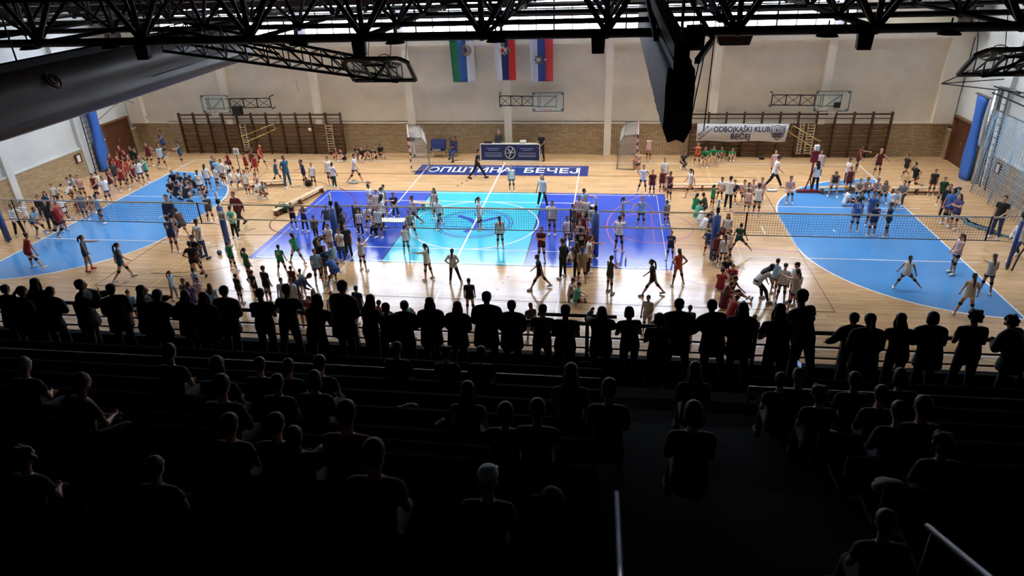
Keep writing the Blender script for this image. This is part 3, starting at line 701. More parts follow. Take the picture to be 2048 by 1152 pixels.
def vnet(x0, x1, label, zt=2.12, zb=1.14):
    e = empty('volleyball_net', ((x0+x1)/2, NY, 0), 0, label, 'volleyball net'); c = (x0+x1)/2; a, b = x0-c, x1-c
    m = MB(); m.box((a, -.008, zt-.07), (b, .008, zt)); m.build('top_tape', WHT, e)
    m = MB(); m.box((a, -.007, zb), (b, .007, zb+.04)); m.build('bottom_tape', mat('grey_tape', (120, 122, 124), .7), e)
    for x in (a+.5, b-.5): MB().box((x-.03, -.012, zb), (x+.03, .012, zt)).build('side_band', mat('black_band', (40, 40, 44), .7), e)
    m = MB(); n = int((b-a)/.1)
    for k in range(n+1): x = a+.1*k; m.add([(x-.004, -.004, zb), (x+.004, -.004, zb), (x, .005, zb), (x-.004, -.004, zt), (x+.004, -.004, zt), (x, .005, zt)], [(0, 1, 4, 3), (1, 2, 5, 4), (2, 0, 3, 5)])
    for k in range(1, 9): z = zb+.04+.1*k; m.add([(a, -.004, z-.004), (a, -.004, z+.004), (a, .005, z), (b, -.004, z-.004), (b, -.004, z+.004), (b, .005, z)], [(0, 1, 4, 3), (1, 2, 5, 4), (2, 0, 3, 5)])
    m.build('mesh', NETD, e)
    m = MB(); m.path([(a-.45, 0, zt+.02), (a, 0, zt-.02)], .008, 4); m.path([(b, 0, zt-.02), (b+.45, 0, zt+.02)], .008, 4); m.path([(a-.45, 0, zb-.05), (a, 0, zb+.02)], .008, 4); m.path([(b, 0, zb+.02), (b+.45, 0, zb-.05)], .008, 4); m.build('cord', DARKM, e)
vnet(-20.9, -10.9, 'volleyball net with white tape across the left court'); vnet(-4.9, 5.2, 'volleyball net with white tape across the centre emblem court'); vnet(11.0, 20.7, 'volleyball net with white tape across the right court')
for x0, x1, lb in ((-10.3, -5.45, 'pair of pale tapes strung between the two padded posts left of centre'), (5.85, 10.25, 'pair of white tapes strung between the two padded posts right of centre')):
    e = empty('boundary_tape', ((x0+x1)/2, NY, 0), 0, lb, 'tape'); L = (x1-x0)/2
    for z in (2.05, 1.38): MB().box((-L, -.006, z-.03), (L, .006, z+.03)).build('tape', mat('pale_yellow_tape', (226, 230, 196), .6), e)

# ---- benches
def bench(p, q, label, h=.32, red=False):
    e = empty('gym_bench', ((p[0]+q[0])/2, (p[1]+q[1])/2, 0), 0, label, 'bench', 'low wooden gym benches')
    c = Vector(((p[0]+q[0])/2, (p[1]+q[1])/2, 0)); P_ = Vector((p[0], p[1], 0))-c; Q = Vector((q[0], q[1], 0))-c; up = Vector((0, 0, 1))
    MB().bar(P_+up*h, Q+up*h, .28, .04).build('seat_board', mat('pale_bench_wood', (196, 172, 138), .5, var=.1), e)
    MB().bar(P_+up*.09, Q+up*.09, .08, .06).build('lower_rail', mat('bench_brown', (120, 78, 46), .5), e)
    d = (Q-P_).normalized(); nrm = Vector((-d.y, d.x, 0))
    for t in (.04, .5, .96):
        c2 = P_.lerp(Q, t); m = MB(); m.hexa([c2-nrm*.17-d*.03, c2+nrm*.17-d*.03, c2+nrm*.17+d*.03, c2-nrm*.17+d*.03, c2-nrm*.1-d*.03+up*(h-.02), c2+nrm*.1-d*.03+up*(h-.02), c2+nrm*.1+d*.03+up*(h-.02), c2-nrm*.1+d*.03+up*(h-.02)]); m.build('leg', mat('bench_brown', (120, 78, 46), .5), e)
    return e
bench((-10.1, .35), (-9.1, 4.2), 'low wooden bench running diagonally beside the green bag left of centre', .3)
bench((8.9, 5.2), (13.0, 5.35), 'low wooden bench carrying the seated row left of the right blue area'); bench((-13.9, 4.6), (-11.6, 5.1), 'low wooden bench under the girls at the left light blue area')
bench((16.6, 5.0), (19.9, 5.5), 'low wooden bench carrying the row on the right blue area'); bench((20.0, 5.1), (22.4, 5.2), 'low wooden bench with a reddish end by the right wall'); bench((-3.6, 1.9), (-2.2, 1.7), 'short low bench by the huddle left of the cyan field')
def score_table(x, y, w_, d_, label):
    e = empty('score_table', (x, y, 0), 0, label, 'table')
    MB().box((-w_/2, -d_/2, .68), (w_/2, d_/2, .72)).build('table_top', WHT, e)
    for a in (-1, 1):
        for b in (-1, 1): MB().tube((a*(w_/2-.05), b*(d_/2-.05), 0), (a*(w_/2-.05), b*(d_/2-.05), .68), .018).build('leg', STEEL, e)
score_table(-3.6, -1.55, 1.5, .5, 'small white scoring table beside the net left of centre')
# flip scoreboards
def scoreboard(x, y, rz, z, label, stand=True):
    e = empty('flip_scoreboard', (x, y, 0), rz, label, 'scoreboard')
    m = MB(); m.hexa([(-.16, -.02, z), (.16, -.02, z), (.16, .08, z), (-.16, .08, z), (-.15, .02, z+.36), (.15, .02, z+.36), (.15, .06, z+.36), (-.15, .06, z+.36)]); m.build('number_card', WHT, e)
    m = MB()
    for a in (-.09, -.03, .04, .1): m.box((a-.012, -.03, z+.08), (a+.012, -.015, z+.26))
    m.build('numeral', DARKM, e)
    if stand: m = MB(); m.tube((0, .03, 0), (0, .03, z), .02); m.box((-.18, -.12, 0), (.18, .18, .03)); m.build('stand', DARKM, e)
scoreboard(-10.25, -3.75, 0, 1.42, 'small white flip scoreboard on the blue post left of centre', False)
scoreboard(-15.3, 6.9, 0, 1.25, 'white flip scoreboard on a thin stand behind the girls in white'); scoreboard(5.55, -3.0, .1, 1.5, 'white flip scoreboard beside the man in the white cap')
def red_stand():
    e = empty('referee_stand', (16.1, 5.2, 0), .05, 'tall red wheeled stand with a flat red foot on the right blue area', 'stand'); R_ = mat('dark_red_enamel', (128, 28, 34), .45)
    MB().box((-.55, -.12, 0), (.55, .12, .12)).build('foot', R_, e)
    m = MB(); m.bar((-.16, 0, .1), (.02, 0, .8), .05); m.bar((.16, 0, .1), (.02, 0, .8), .05); m.bar((.02, 0, .7), (.1, 0, 2.2), .07); m.build('mast', R_, e)
    MB().box((-.1, -.08, 1.55), (.22, .1, 2.1)).build('upholstered_head', R_, e)
    MB().box((.0, -.1, 2.15), (.2, .1, 2.4)).build('white_card', WHT, e)
red_stand()
def bag(x, y, sz, col, label, rz=0, name='sports_bag'):
    e = empty(name, (x, y, 0), rz, label, 'bag'); mm = mat('bag_%d_%d_%d' % col, col, .75); a, b, c = sz
    m = MB(); n = 12; rings = []
    for i in range(n+1):
        t = i/n; k = .35+.65*math.sin(PI*min(max(t, .04), .96))**.35
        rings.append([((t-.5)*a, b/2*k*math.cos(2*PI*j/12)*(1.1), c/2+c/2*k*math.sin(2*PI*j/12)) for j in range(12)])
    m.loft(rings); m.build('bag_body', mm, e)
    m = MB(); m.path([(-a*.25, 0, c*.9), (-a*.15, -.03, c*1.25), (a*.15, -.03, c*1.25), (a*.25, 0, c*.9)], .012, 5); m.build('strap', mat('bag_strap', (50, 50, 52), .8), e)
bag(-9.95, 1.05, (.7, .4, .42), (26, 58, 44), 'dark green sports bag at the near end of the diagonal bench'); bag(-10.35, 5.15, (.42, .3, .34), (30, 30, 32), 'small black bag between the kneeling girls left of centre')
bag(-7.9, 5.7, (.5, .25, .14), (190, 196, 204), 'crumpled white plastic bag on the floor left of the deep blue field'); bag(-7.1, 5.75, (.3, .18, .08), (150, 110, 96), 'pair of small clothes lying beside the crumpled white bag')
bag(14.4, 5.3, (.5, .25, .12), (226, 230, 232), 'folded white towel on the bench end by the right blue area', 0, 'towel'); bag(17.4, 5.9, (.35, .2, .08), (150, 120, 90), 'small clothes lying right of the green shirted children')
bag(14.95, 11.0, (.3, .2, .22), (70, 60, 60), 'small dark bag on the floor beside the four green children')
def ball(x, y, z, cols, label):
    e = empty('volleyball', (x, y, z), 0, label, 'ball')
    MB().sphere((0, 0, 0), .105, 20, 14).build('ball_shell', mat('ball_%d_%d_%d' % cols[0], cols[0], .5, var=.3, scale=9), e)
    m = MB()
    for k in range(3):
        a = k*PI/3; m.path([(.106*math.cos(t)*math.cos(a), .106*math.cos(t)*math.sin(a), .106*math.sin(t)) for t in [2*PI*i/24 for i in range(24)]], .007, 4, True)
    m.build('panel_seam', mat('ball_%d_%d_%d' % cols[1], cols[1], .5), e)
ball(-14.72, 1.95, 1.35, [(196, 170, 150), (110, 80, 90)], 'volleyball in the air by the left net'); ball(-10.45, -4.25, .105, [(70, 80, 110), (40, 40, 60)], 'dark ball on the bright floor below the blue post')
ball(16.9, 2.2, 1.25, [(232, 160, 40), (50, 70, 150)], 'yellow ball held between the blue shirted players on the right'); ball(-11.2, 8.3, 2.35, [(214, 180, 160), (150, 90, 80)], 'pale ball in the air before the left wall bars')
def bottle(x, y, col, label, z=0):
    e = empty('water_bottle', (x, y, z), 0, label, 'bottle'); m = MB()
    m.loft([[(r*math.cos(2*PI*j/12), r*math.sin(2*PI*j/12), zz) for j in range(12)] for r, zz in ((.03, 0), (.037, .02), (.037, .17), (.015, .22), (.015, .24))]); m.build('bottle_body', mat('bottle_%d_%d_%d' % col, col, .3), e)
    MB().tube((0, 0, .235), (0, 0, .26), .018).build('cap', WHT, e)
bottle(-10.25, -4.05, (90, 150, 170), 'clear blue bottle on the floor beside the dark ball'); bottle(-8.55, .9, (200, 210, 215), 'clear bottle on the floor beyond the diagonal bench')
bottle(6.95, -3.9, (210, 220, 225), 'clear bottle on the floor right of the central huddle')
# ---- side wall ladders, ducts, nets and notices
def side_ladder(s, y0, lean, z1, label, w_=.55):
    e = empty('wall_ladder', (s*24.55, y0, 0), 0, label, 'ladder'); mm = mat('ladder_steel', (64, 62, 64), .4, .5)
    for k in (0, 1): MB().tube((0, k*w_, .05), (s*0, k*w_+lean, z1), .035).build('stile', mm, e)
    n = int(z1/.3)
    for i in range(1, n): t = i/n; MB().tube((0, lean*t, z1*t), (0, w_+lean*t, z1*t), .016).build('rung', mm, e)
side_ladder(1, 5.7, .35, 4.75, 'tall steel ladder with many rungs up the right side wall'); side_ladder(-1, 6.75, .2, 4.9, 'steel ladder up the left side wall beside the blue net')
e = empty('duct_pipe', (24.6, 6.95, 0), 0, 'shiny silver pipe column behind the ladder on the right wall', 'pipe')
MB().tube((0, 0, 0), (0, .2, 4.6), .15, n=16).build('pipe', mat('shiny_zinc', (176, 182, 190), .25, .8), e); MB().path([(0, .2, 4.5), (0, .1, 4.75), (.1, -.8, 4.8), (.2, -1.3, 4.75)], .07, 10).build('elbow', STEEL, e)
def net_bundle(s, y, wd, z1, label):
    e = empty('blue_net_curtain', (s*24.45, y, 0), 0, label, 'net'); m = MB(); rings = []
    for k in range(15):
        t = k/14; w2 = wd*(.5+.12*math.sin(t*7)); z = z1*t
        rings.append([((.16+.03*(j % 2))*math.cos(2*PI*j/16), (w2+.06*(j % 2))*math.sin(2*PI*j/16)+.25*t, z) for j in range(16)])
    m.loft(rings); m.build('gathered_net', mat('bright_blue_net', (52, 106, 196), .8, var=.3, scale=30), e)
    MB().box((-.1, -wd*.6, z1), (.1, wd*.6+.4, z1+.06)).build('top_bracket', STEEL, e)
net_bundle(-1, 7.55, .7, 4.3, 'bright blue gathered net hanging down the left side wall'); net_bundle(1, 7.75, .8, 4.15, 'bright blue gathered net hanging beside the right door')
def open_net():
    e = empty('grey_blue_net', (24.1, 2.0, 0), 0, 'pale blue-grey safety net hanging along the right side wall', 'net'); m = MB()
    for k in range(60): y = -3.2+8.2*k/59-1.0; m.path([(.05*math.sin(k), y, 3.9), (-.05-.12*math.sin(k*.7), y+.05, 2.0), (-.25-.2*math.sin(k*.5), y-.1, .1)], .011, 4)
    for k in range(34): z = .1+.115*k; m.path([(-.2*(1-z/4), -4.2, z), (-.15*(1-z/4), 0, z), (-.2*(1-z/4), 4.0, z)], .008, 4)
    m.build('net_mesh', mat('pale_blue_net', (150, 184, 214), .8), e)
    m = MB(); m.path([(0, -4.2, 3.95), (0, 4.1, 3.95)], .02, 6)
    m.build('top_cord', STEEL, e)
    f = MB(); rings = []
    for k in range(20):
        t = k/19; y = 4.0-7.0*t; x = -.6-1.7*math.sin(t*PI*.95)-.1*math.sin(k*2); rings.append([(x+r*math.cos(a), y, .02+abs(h*math.sin(a))) for a, r, h in [(j*PI/5, .16+.1*math.sin(k), .09) for j in range(11)]])
    f.loft(rings, True, True); f.build('net_train', mat('grey_teal_net', (92, 116, 128), .9), e)
open_net()
def notice(s, y, z, label):
    e = empty('notice_sign', (s*24.85, y, z), 0, label, 'sign', 'framed notices on the side walls')
    MB().box((-.03, 0, 0), (.03, .48, .5)).build('frame', mat('dark_red_frame', (76, 40, 38), .6), e); MB().box((-s*.035-.005, .12, .06), (-s*.035+.005, .36, .44)).build('paper', WHT, e)
notice(1, 5.45, .92, 'framed white notice on the right brick wall by the ladder'); notice(-1, 5.85, .92, 'framed white notice on the left brick wall by the blue net')
# cable over the left door
e = MB().path([(-24.7, 7.9, 2.75), (-24.7, 10.0, 3.35), (-24.6, 11.0, 3.6), (-24.3, 11.6, 3.2), (-23.8, 11.7, 2.2)], .018, 5).build('wall_cable', mat('cable_black', (60, 50, 40), .7)); tag(e, 'thin dark cable looping over the brown door at left', 'cable')
e = MB().path([(-13.1, 11.6, 4.7), (-13.02, 11.55, 3.9)], .012, 5).build('hanging_hook', STEEL); tag(e, 'thin hook rod hanging on the cream wall below the lattice arm', 'hook')
chair(22.2, -4.6, 2.0, (80, 34, 36), 'dark red chair at the right edge beside the lanyard man')
MB_ = MB(); MB_.path([(21.75, -3.4, 2.05), (21.9, -3.35, 1.3), (21.5, -3.6, .6), (21.35, -3.7, .02)], .03, 6); tag(MB_.build('net_strap', RUBBER), 'slack black strap hanging off the slim white post', 'strap')
e = empty('side_backstop', (22.6, 6.3, 4.9), 0, 'grey swing arm of a basketball frame on the right side wall', 'basketball backstop')
m = MB(); m.bar((-.9, .2, .15), (1.9, .4, .3), .04); m.bar((-.9, .2, .15), (.3, .3, .75), .04); m.bar((-.9, .2, .15), (1.9, -2.0, .1), .04); m.bar((1.5, .3, .0), (1.5, -4, .0), .05); m.bar((1.5, .3, -.3), (1.5, -4, -.35), .05); m.build('swing_arm', DARKM, e)
# ================================================================== THE STAND
DECK_Z, DECK_Y0, DECK_Y1 = 4.1, -17.75, -18.95
TR, RS = .80, .36
def stand():
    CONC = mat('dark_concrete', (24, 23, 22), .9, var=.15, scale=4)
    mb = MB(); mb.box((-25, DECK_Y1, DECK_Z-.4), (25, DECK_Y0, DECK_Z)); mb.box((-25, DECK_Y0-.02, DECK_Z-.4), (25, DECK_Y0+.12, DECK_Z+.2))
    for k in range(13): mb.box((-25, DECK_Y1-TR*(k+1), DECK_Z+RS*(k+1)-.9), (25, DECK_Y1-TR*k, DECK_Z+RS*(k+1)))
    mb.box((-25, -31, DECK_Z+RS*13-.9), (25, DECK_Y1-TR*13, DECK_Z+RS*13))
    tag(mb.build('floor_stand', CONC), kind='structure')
    st = MB()
    for k in range(13): st.box((6.3, DECK_Y1-TR*k-.4, DECK_Z+RS*k), (8.3, DECK_Y1-TR*k, DECK_Z+RS*k+.18))
    tag(st.build('trim_3', mat('reddish_steps', (50, 32, 28), .8)), kind='structure')
    tag(MB().box((-25, -17.95, 0), (25, -17.8, 3.8)).build('wall_stand', mat('stand_front', (90, 88, 84), .8)), kind='structure')
stand()
def row_z(k): return DECK_Z+RS*(k+1)
def row_y(k): return DECK_Y1-TR*(k+.5)
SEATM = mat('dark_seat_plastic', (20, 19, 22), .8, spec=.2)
def seat_row(k, x0, x1, label):
    y = row_y(k); z = row_z(k)
    e = empty('stand_bench', ((x0+x1)/2, y, z), 0, label, 'bench', 'dark bench rows of the stand'); L = (x1-x0)/2
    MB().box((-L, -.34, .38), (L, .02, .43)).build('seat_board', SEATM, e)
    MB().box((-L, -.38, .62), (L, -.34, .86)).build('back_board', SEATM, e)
    for i in range(int(2*L/2.2)+1):
        x = -L+.3+i*(2*L-.6)/max(1, int(2*L/2.2)); MB().box((x-.03, -.36, 0), (x+.03, -.0, .39)).build('leg', DARKM, e)
RWN = ['front', 'second', 'third', 'fourth', 'fifth', 'sixth', 'seventh', 'eighth', 'ninth', 'tenth', 'eleventh', 'twelfth']
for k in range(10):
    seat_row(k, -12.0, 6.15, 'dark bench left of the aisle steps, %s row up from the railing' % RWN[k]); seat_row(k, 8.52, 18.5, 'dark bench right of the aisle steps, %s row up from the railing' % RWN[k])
RAILM = mat('dark_painted_rail', (46, 40, 40), .45, .4)
def railing():
    e = empty('front_railing', (4, -17.85, 4.1), 0, 'dark steel railing with three rails along the front of the stand', 'railing')
    for z, r in ((1.0, .04), (.7, .018), (.46, .018)):
        MB().tube((-16, 0, z), (13.5, 0, z), r).build('top_rail' if z == 1 else 'middle_rail', RAILM, e)
    MB().tube((.9, 0, 1.17), (2.4, 0, 1.17), .035).build('raised_rail', RAILM, e)
    for i in range(19): MB().box((-15.2+1.55*i-.035, -.035, 0), (-15.2+1.55*i+.035, .035, 1.02)).build('rail_post', RAILM, e)
railing()
def bar_line(k, x0, x1, h, label):
    e = empty('row_rail', ((x0+x1)/2, row_y(k)-.44, row_z(k)), 0, label, 'railing', 'thin metal rails along the seat rows'); L = (x1-x0)/2
    MB().tube((-L, 0, h), (L, 0, h), .016).build('rail', mat('worn_bare_rail', (150, 146, 138), .3, .8), e)
    for i in range(4): x = -L+2*L*i/3; MB().tube((x, 0, 0), (x, 0, h), .014).build('rail_post', RAILM, e)
bar_line(1, -5.0, 6.1, .9, 'thin shiny rail behind the front bench row, left of the aisle'); bar_line(1, 8.3, 14.5, .9, 'thin shiny rail behind the front bench row, right of the aisle')
bar_line(5, -1.0, 5.2, .75, 'thin shiny rail crossing the lower left of the dark stand'); bar_line(8, 8.3, 11, .9, 'thin dull rail low on the right side of the stand')
def handrail(x, y0, y1, label):
    e = empty('stair_handrail', (x, y0, 0), 0, label, 'handrail', 'metal handrails of the aisle steps')
    f = lambda y: DECK_Z+(DECK_Y1-y)/TR*RS+.95
    MB().tube((0, 0, f(y0)), (0, y1-y0, f(y1)), .024, n=14).build('rail', mat('polished_rail', (196, 204, 214), .2, .95), e)
    for t in (.03, .5, .97): y = (y1-y0)*t; MB().tube((0, y, f(y0+y)-.95), (0, y, f(y0+y)), .02).build('rail_post', RAILM, e)
handrail(6.3, -25.24, -28.2, 'bright metal handrail rising at the bottom centre of the picture'); handrail(8.4, -25.42, -28.4, 'bright metal handrail slanting at the lower right')

# small things in the stand
def cloth_hang():
    y = row_y(1)-.44; z = row_z(1)+.92
    e = empty('hanging_towel', (3.02, y, z), 0, 'pale cloth hanging over the thin shiny rail left of centre', 'towel'); m = MB(); n, k = 12, 14; vs = []
    for j in range(k+1):
        for i in range(n+1):
            u = i/n-.5; v = j/k; vs.append((u*(.46-.14*v)+.08*v, -.04-.02*math.sin(i*1.7)-.02*v, .03-.78*v+.04*math.sin(u*6)))
    for j in range(k):
        for i in range(n): a = j*(n+1)+i; m.f.append((a, a+1, a+n+2, a+n+1)); m.sm.append(True); m.mi.append(0)
    m.v = vs; o = m.build('cloth', mat('pale_towel', (150, 142, 132), .9), e); so = o.modifiers.new('s', 'SOLIDIFY'); so.thickness = .015
cloth_hang()
def phone(x, y, z, rz, label, sc=1, tilt=-.9):
    e = empty('smartphone', (x, y, z), rz, label, 'phone'); e.rotation_euler = (tilt, 0, rz)
    MB().box((-.075*sc, -.005, -.04*sc), (.075*sc, .005, .04*sc)).build('phone_body', RUBBER, e); MB().box((-.07*sc, -.008, -.035*sc), (.07*sc, -.006, .035*sc)).build('screen', mat('lit_screen', (150, 180, 235), emit=.35), e)
phone(2.55, -22.35, 6.42, .1, 'lit phone screen held flat in the left part of the dark rows', 1.25, -.7); phone(8.75, -21.15, 6.5, 1.3, 'small bluish lit phone screen among the right seated heads', .9)
e = empty('shopping_bag', (5.83, -18.45, 4.1), 0, 'black handbag standing by the railing beside the hand-stretching woman', 'bag')
MB().hexa([(-.17, -.08, 0), (.17, -.08, 0), (.17, .08, 0), (-.17, .08, 0), (-.15, -.06, .36), (.15, -.06, .36), (.15, .06, .36), (-.15, .06, .36)]).build('bag_body', RUBBER, e)
MB().path([(-.09, 0, .34), (-.08, 0, .52), (.08, 0, .52), (.09, 0, .34)], .01, 6).build('handle', RUBBER, e)
e = empty('paper_roll', (4.45, row_y(5)-.3, row_z(5)+.9), 0, 'rolled white paper glinting in the lower centre of the stand', 'paper'); MB().path([(0, 0, 0), (.09, .02, .07)], .02, 10).build('roll', WHT, e)
e.location.z = row_z(5)+.875
def bundle(x, k, col, label, sz=.22):
    e = empty('clothes_heap', (x, row_y(k)-.02, row_z(k)+.43), 0, label, 'clothes'); random.seed(int(x*10)); m = MB()
    for i in range(5): m.sphere((random.uniform(-.1, .1), random.uniform(-.06, .06), .05+.02*i), (sz*random.uniform(.3, .6), sz*.35, .06), 10, 7, RZ(random.uniform(0, 3)))
    m.build('heap', mat('heap_%d_%d_%d' % col, col, .9), e)
bundle(8.8, 6, (140, 128, 108), 'pale brownish jacket on a bench low right of the aisle', .3); bundle(8.75, 4, (150, 148, 142), 'crumpled pale jacket on a bench right of the aisle'); bundle(5.6, 5, (90, 40, 40), 'reddish folded jacket on a bench left of the aisle'); bundle(3.7, 4, (120, 110, 100), 'pale crumpled jacket on a bench left of centre'); bundle(5.75, 7, (110, 104, 96), 'small light heap of clothes near the aisle low in the picture')
# ================================================================== PEOPLE
D2 = math.radians
# pose: ln lean, sd side lean, tw twist, hp head pitch, hy head yaw, pl pelvis tip; legs (hip flex, spread, knee); arms (flex, spread, elbow, turn-in)
A0 = (4, 9, 14, 25)
POSES = {
 'stand': dict(L=(2, 4, 3), R=(-1, 4, 2), LA=A0, RA=(0, 10, 18, 25)),
 'relax': dict(ln=-2, hp=12, L=(10, 5, 14), R=(-2, 4, 0), LA=(18, 8, 50, 55), RA=(6, 10, 22, 30)),
 'wide': dict(ln=4, L=(4, 14, 4), R=(0, 13, 4), LA=(8, 14, 20, 20), RA=(4, 16, 15, 20)),
 'hips': dict(ln=-1, hp=4, L=(2, 7, 2), R=(4, 16, 4), LA=(-32, 38, 92, 78), RA=(-32, 38, 92, 78)),
 'cross': dict(hp=10, L=(1, 4, 2), R=(0, 5, 2), LA=(28, 4, 100, 82), RA=(24, 4, 105, 82)),
 'behind': dict(hp=8, L=(0, 6, 0), R=(0, 6, 0), LA=(-22, 12, 45, 60), RA=(-22, 12, 45, 60)),
 'walk': dict(ln=6, hp=8, L=(28, 2, 8), R=(-22, 2, 22), LA=(-24, 7, 22, 15), RA=(24, 7, 32, 15)),
 'stride': dict(ln=9, hp=10, L=(32, 3, 6), R=(-28, 3, 12), LA=(-20, 8, 30, 15), RA=(20, 8, 45, 20)),
 'run': dict(ln=18, hp=5, L=(58, 3, 62), R=(-18, 4, 62), LA=(-40, 12, 85, 15), RA=(42, 10, 85, 20)),
 'lunge': dict(ln=18, sd=4, hp=5, L=(14, 18, 10), R=(6, 44, 4), LA=(26, 20, 20, 10), RA=(10, 30, 10, 10)),
 'ready': dict(ln=32, hp=6, L=(42, 16, 48), R=(40, 16, 46), LA=(48, 16, 38, 25), RA=(48, 16, 38, 25)),
 'knees': dict(ln=52, hp=25, L=(40, 10, 26), R=(40, 10, 26), LA=(70, 12, 8, 10), RA=(68, 12, 10, 10)),
 'bend': dict(ln=68, hp=50, L=(16, 6, 6), R=(10, 6, 4), LA=(85, 8, 20, 15), RA=(60, 8, 60, 20)),
 'reach': dict(ln=4, hp=6, L=(6, 6, 6), R=(-6, 6, 4), LA=(78, 16, 12, 10), RA=(12, 8, 25, 25)),
 'wings': dict(ln=2, L=(4, 6, 4), R=(0, 7, 2), LA=(18, 50, 14, 10), RA=(18, 50, 14, 10)),
 'clap': dict(ln=2, hp=14, L=(3, 5, 3), R=(0, 5, 2), LA=(48, 10, 78, 45), RA=(48, 10, 78, 45)),
 'up': dict(ln=-4, hp=-14, L=(4, 8, 3), R=(-2, 8, 3), LA=(158, 24, 45, 40), RA=(162, 24, 40, 40)),
 'headhands': dict(ln=-2, hp=-2, L=(4, 9, 4), R=(0, 12, 2), LA=(112, 52, 118, 62), RA=(112, 52, 118, 62)),
 'throw': dict(ln=6, hp=-8, L=(12, 8, 6), R=(-14, 8, 8), LA=(60, 30, 40, 20), RA=(160, 26, 30, 20)),
 'jump': dict(ln=-8, hp=-10, L=(-12, 4, 30), R=(-28, 6, 62), LA=(80, 28, 40, 20), RA=(165, 20, 30, 20)),
 'kick': dict(ln=10, hp=8, L=(6, 5, 8), R=(-24, 6, 78), LA=(24, 12, 50, 30), RA=(-18, 16, 60, 25)),
 'photo': dict(ln=-2, hp=8, L=(4, 6, 4), R=(0, 7, 2), LA=(58, 12, 95, 28), RA=(58, 12, 95, 28)),
 'sit': dict(ln=16, hp=12, L=(84, 6, 82), R=(82, 7, 80), LA=(30, 7, 66, 45), RA=(30, 7, 70, 45)),
 'sitlean': dict(ln=34, hp=16, L=(80, 12, 80), R=(80, 12, 80), LA=(60, 10, 60, 45), RA=(60, 10, 60, 45)),
 'sitback': dict(ln=-6, hp=4, L=(76, 6, 66), R=(98, 2, 96), LA=(34, 6, 70, 60), RA=(30, 6, 75, 60)),
 'floor': dict(ln=22, hp=14, L=(86, 46, 122, 84), R=(86, 48, 118, 80), LA=(46, 16, 42, 35), RA=(46, 16, 42, 35)),
 'hug': dict(ln=26, hp=16, L=(143, 8, 126), R=(139, 10, 120), LA=(66, 14, 38, 35), RA=(66, 14, 38, 35)),
 'legs': dict(ln=14, hp=12, L=(86, 12, 10), R=(120, 8, 62), LA=(52, 12, 20, 15), RA=(20, 14, 30, 20)),
 'prop': dict(ln=-24, hp=-2, L=(96, 10, 14), R=(138, 8, 110), LA=(-34, 14, 8, 0), RA=(-34, 14, 8, 0)),
 'kneel': dict(ln=10, hp=16, L=(78, 10, 158), R=(76, 10, 158), LA=(42, 10, 50, 40), RA=(42, 10, 50, 40)),
 'squat': dict(ln=26, hp=10, L=(112, 18, 130), R=(112, 18, 130), LA=(58, 12, 45, 35), RA=(58, 12, 45, 35)),
 'rail': dict(ln=22, hp=4, L=(0, 4, 0), R=(12, 4, 16), LA=(28, 12, 92, 40), RA=(26, 12, 94, 40)),
 'railwide': dict(ln=18, hp=2, L=(-4, 8, 0), R=(-6, 9, 0), LA=(26, 26, 40, 10), RA=(24, 26, 42, 10)),
 'railback': dict(ln=10, hp=6, L=(4, 3, 6), R=(-3, 3, 2), LA=(14, 9, 84, 40), RA=(10, 9, 88, 44)),
 'railphone': dict(ln=6, hp=-2, L=(2, 5, 4), R=(-2, 5, 0), LA=(66, 10, 60, 30), RA=(58, 18, 112, 30)),
 'wave': dict(ln=10, hp=4, L=(2, 5, 2), R=(0, 5, 2), LA=(70, 66, 40, -20), RA=(50, 14, 60, 45)),
 'armup': dict(ln=4, hp=2, L=(84, 8, 84), R=(84, 8, 84), LA=(40, 10, 40, 30), RA=(80, 62, 122, 62)),
}
def skel(p):
    g = lambda k, d=0: p.get(k, d)
    P = RX(-D2(g('pl'))); T = RZ(D2(g('tw'))) @ RY(D2(g('sd'))) @ RX(-D2(g('ln')))
    T0 = RZ(D2(g('tw'))*.4) @ RY(D2(g('sd'))*.5) @ RX(-D2(g('ln'))*.75)
    H = RZ(D2(g('tw')+g('hy'))) @ RX(-D2(g('hp')))
    s = dict(T=T, P=P, H=H, pel=Vector((0, 0, 0)))
    s['waist'] = T0 @ Vector((0, 0, .14)); s['chest'] = s['waist']+T @ Vector((0, 0, .22)); s['neck'] = s['chest']+T @ Vector((0, 0, .13))
    s['head'] = s['neck']+(T @ Vector((0, .0, .05)))+H @ Vector((0, .02, .125))
    for n, sg, la, aa in (('L', -1, 'L', 'LA'), ('R', 1, 'R', 'RA')):
        hf, sp, kn = p[la][:3]; Lm = P @ RY(-sg*D2(sp)) @ RX(D2(hf)) @ RZ(-sg*D2(p[la][3] if len(p[la]) > 3 else 0)); K = Lm @ RX(-D2(kn))
        hip = P @ Vector((sg*.085, 0, -.03)); knee = hip+Lm @ Vector((0, 0, -.42)); ank = knee+K @ Vector((0, 0, -.40))
        F = K
        f = K @ Vector((0, 1, 0))
        if f.z < -.35 and abs(hf) < 60: F = K @ RX(D2(min(40, math.degrees(math.asin(min(1, -f.z)))-12)))
        elif f.z > .2 and (K @ Vector((0, 0, -1))).z < -.6: F = K @ RX(-math.asin(min(1, f.z)))
        if p.get('flat'): F = Matrix.Identity(3)
        s[n+'leg'] = (hip, knee, ank, F)
        fl, ab, el, ti = p[aa]; A = T @ RY(-sg*D2(ab)) @ RX(D2(fl)); E = A @ RZ(sg*D2(ti)) @ RX(D2(el))
        sh = s['chest']+T @ Vector((sg*.165, 0, .062)); elb = sh+A @ Vector((0, 0, -.27)); wr = elb+E @ Vector((0, 0, -.235))
        s[n+'arm'] = (sh, elb, wr, E)
    return s
def ring(c, M3, rx, ry, n=14, z=0):
    return [c+M3 @ Vector((rx*math.cos(2*PI*j/n), ry*math.sin(2*PI*j/n), z)) for j in range(n)]
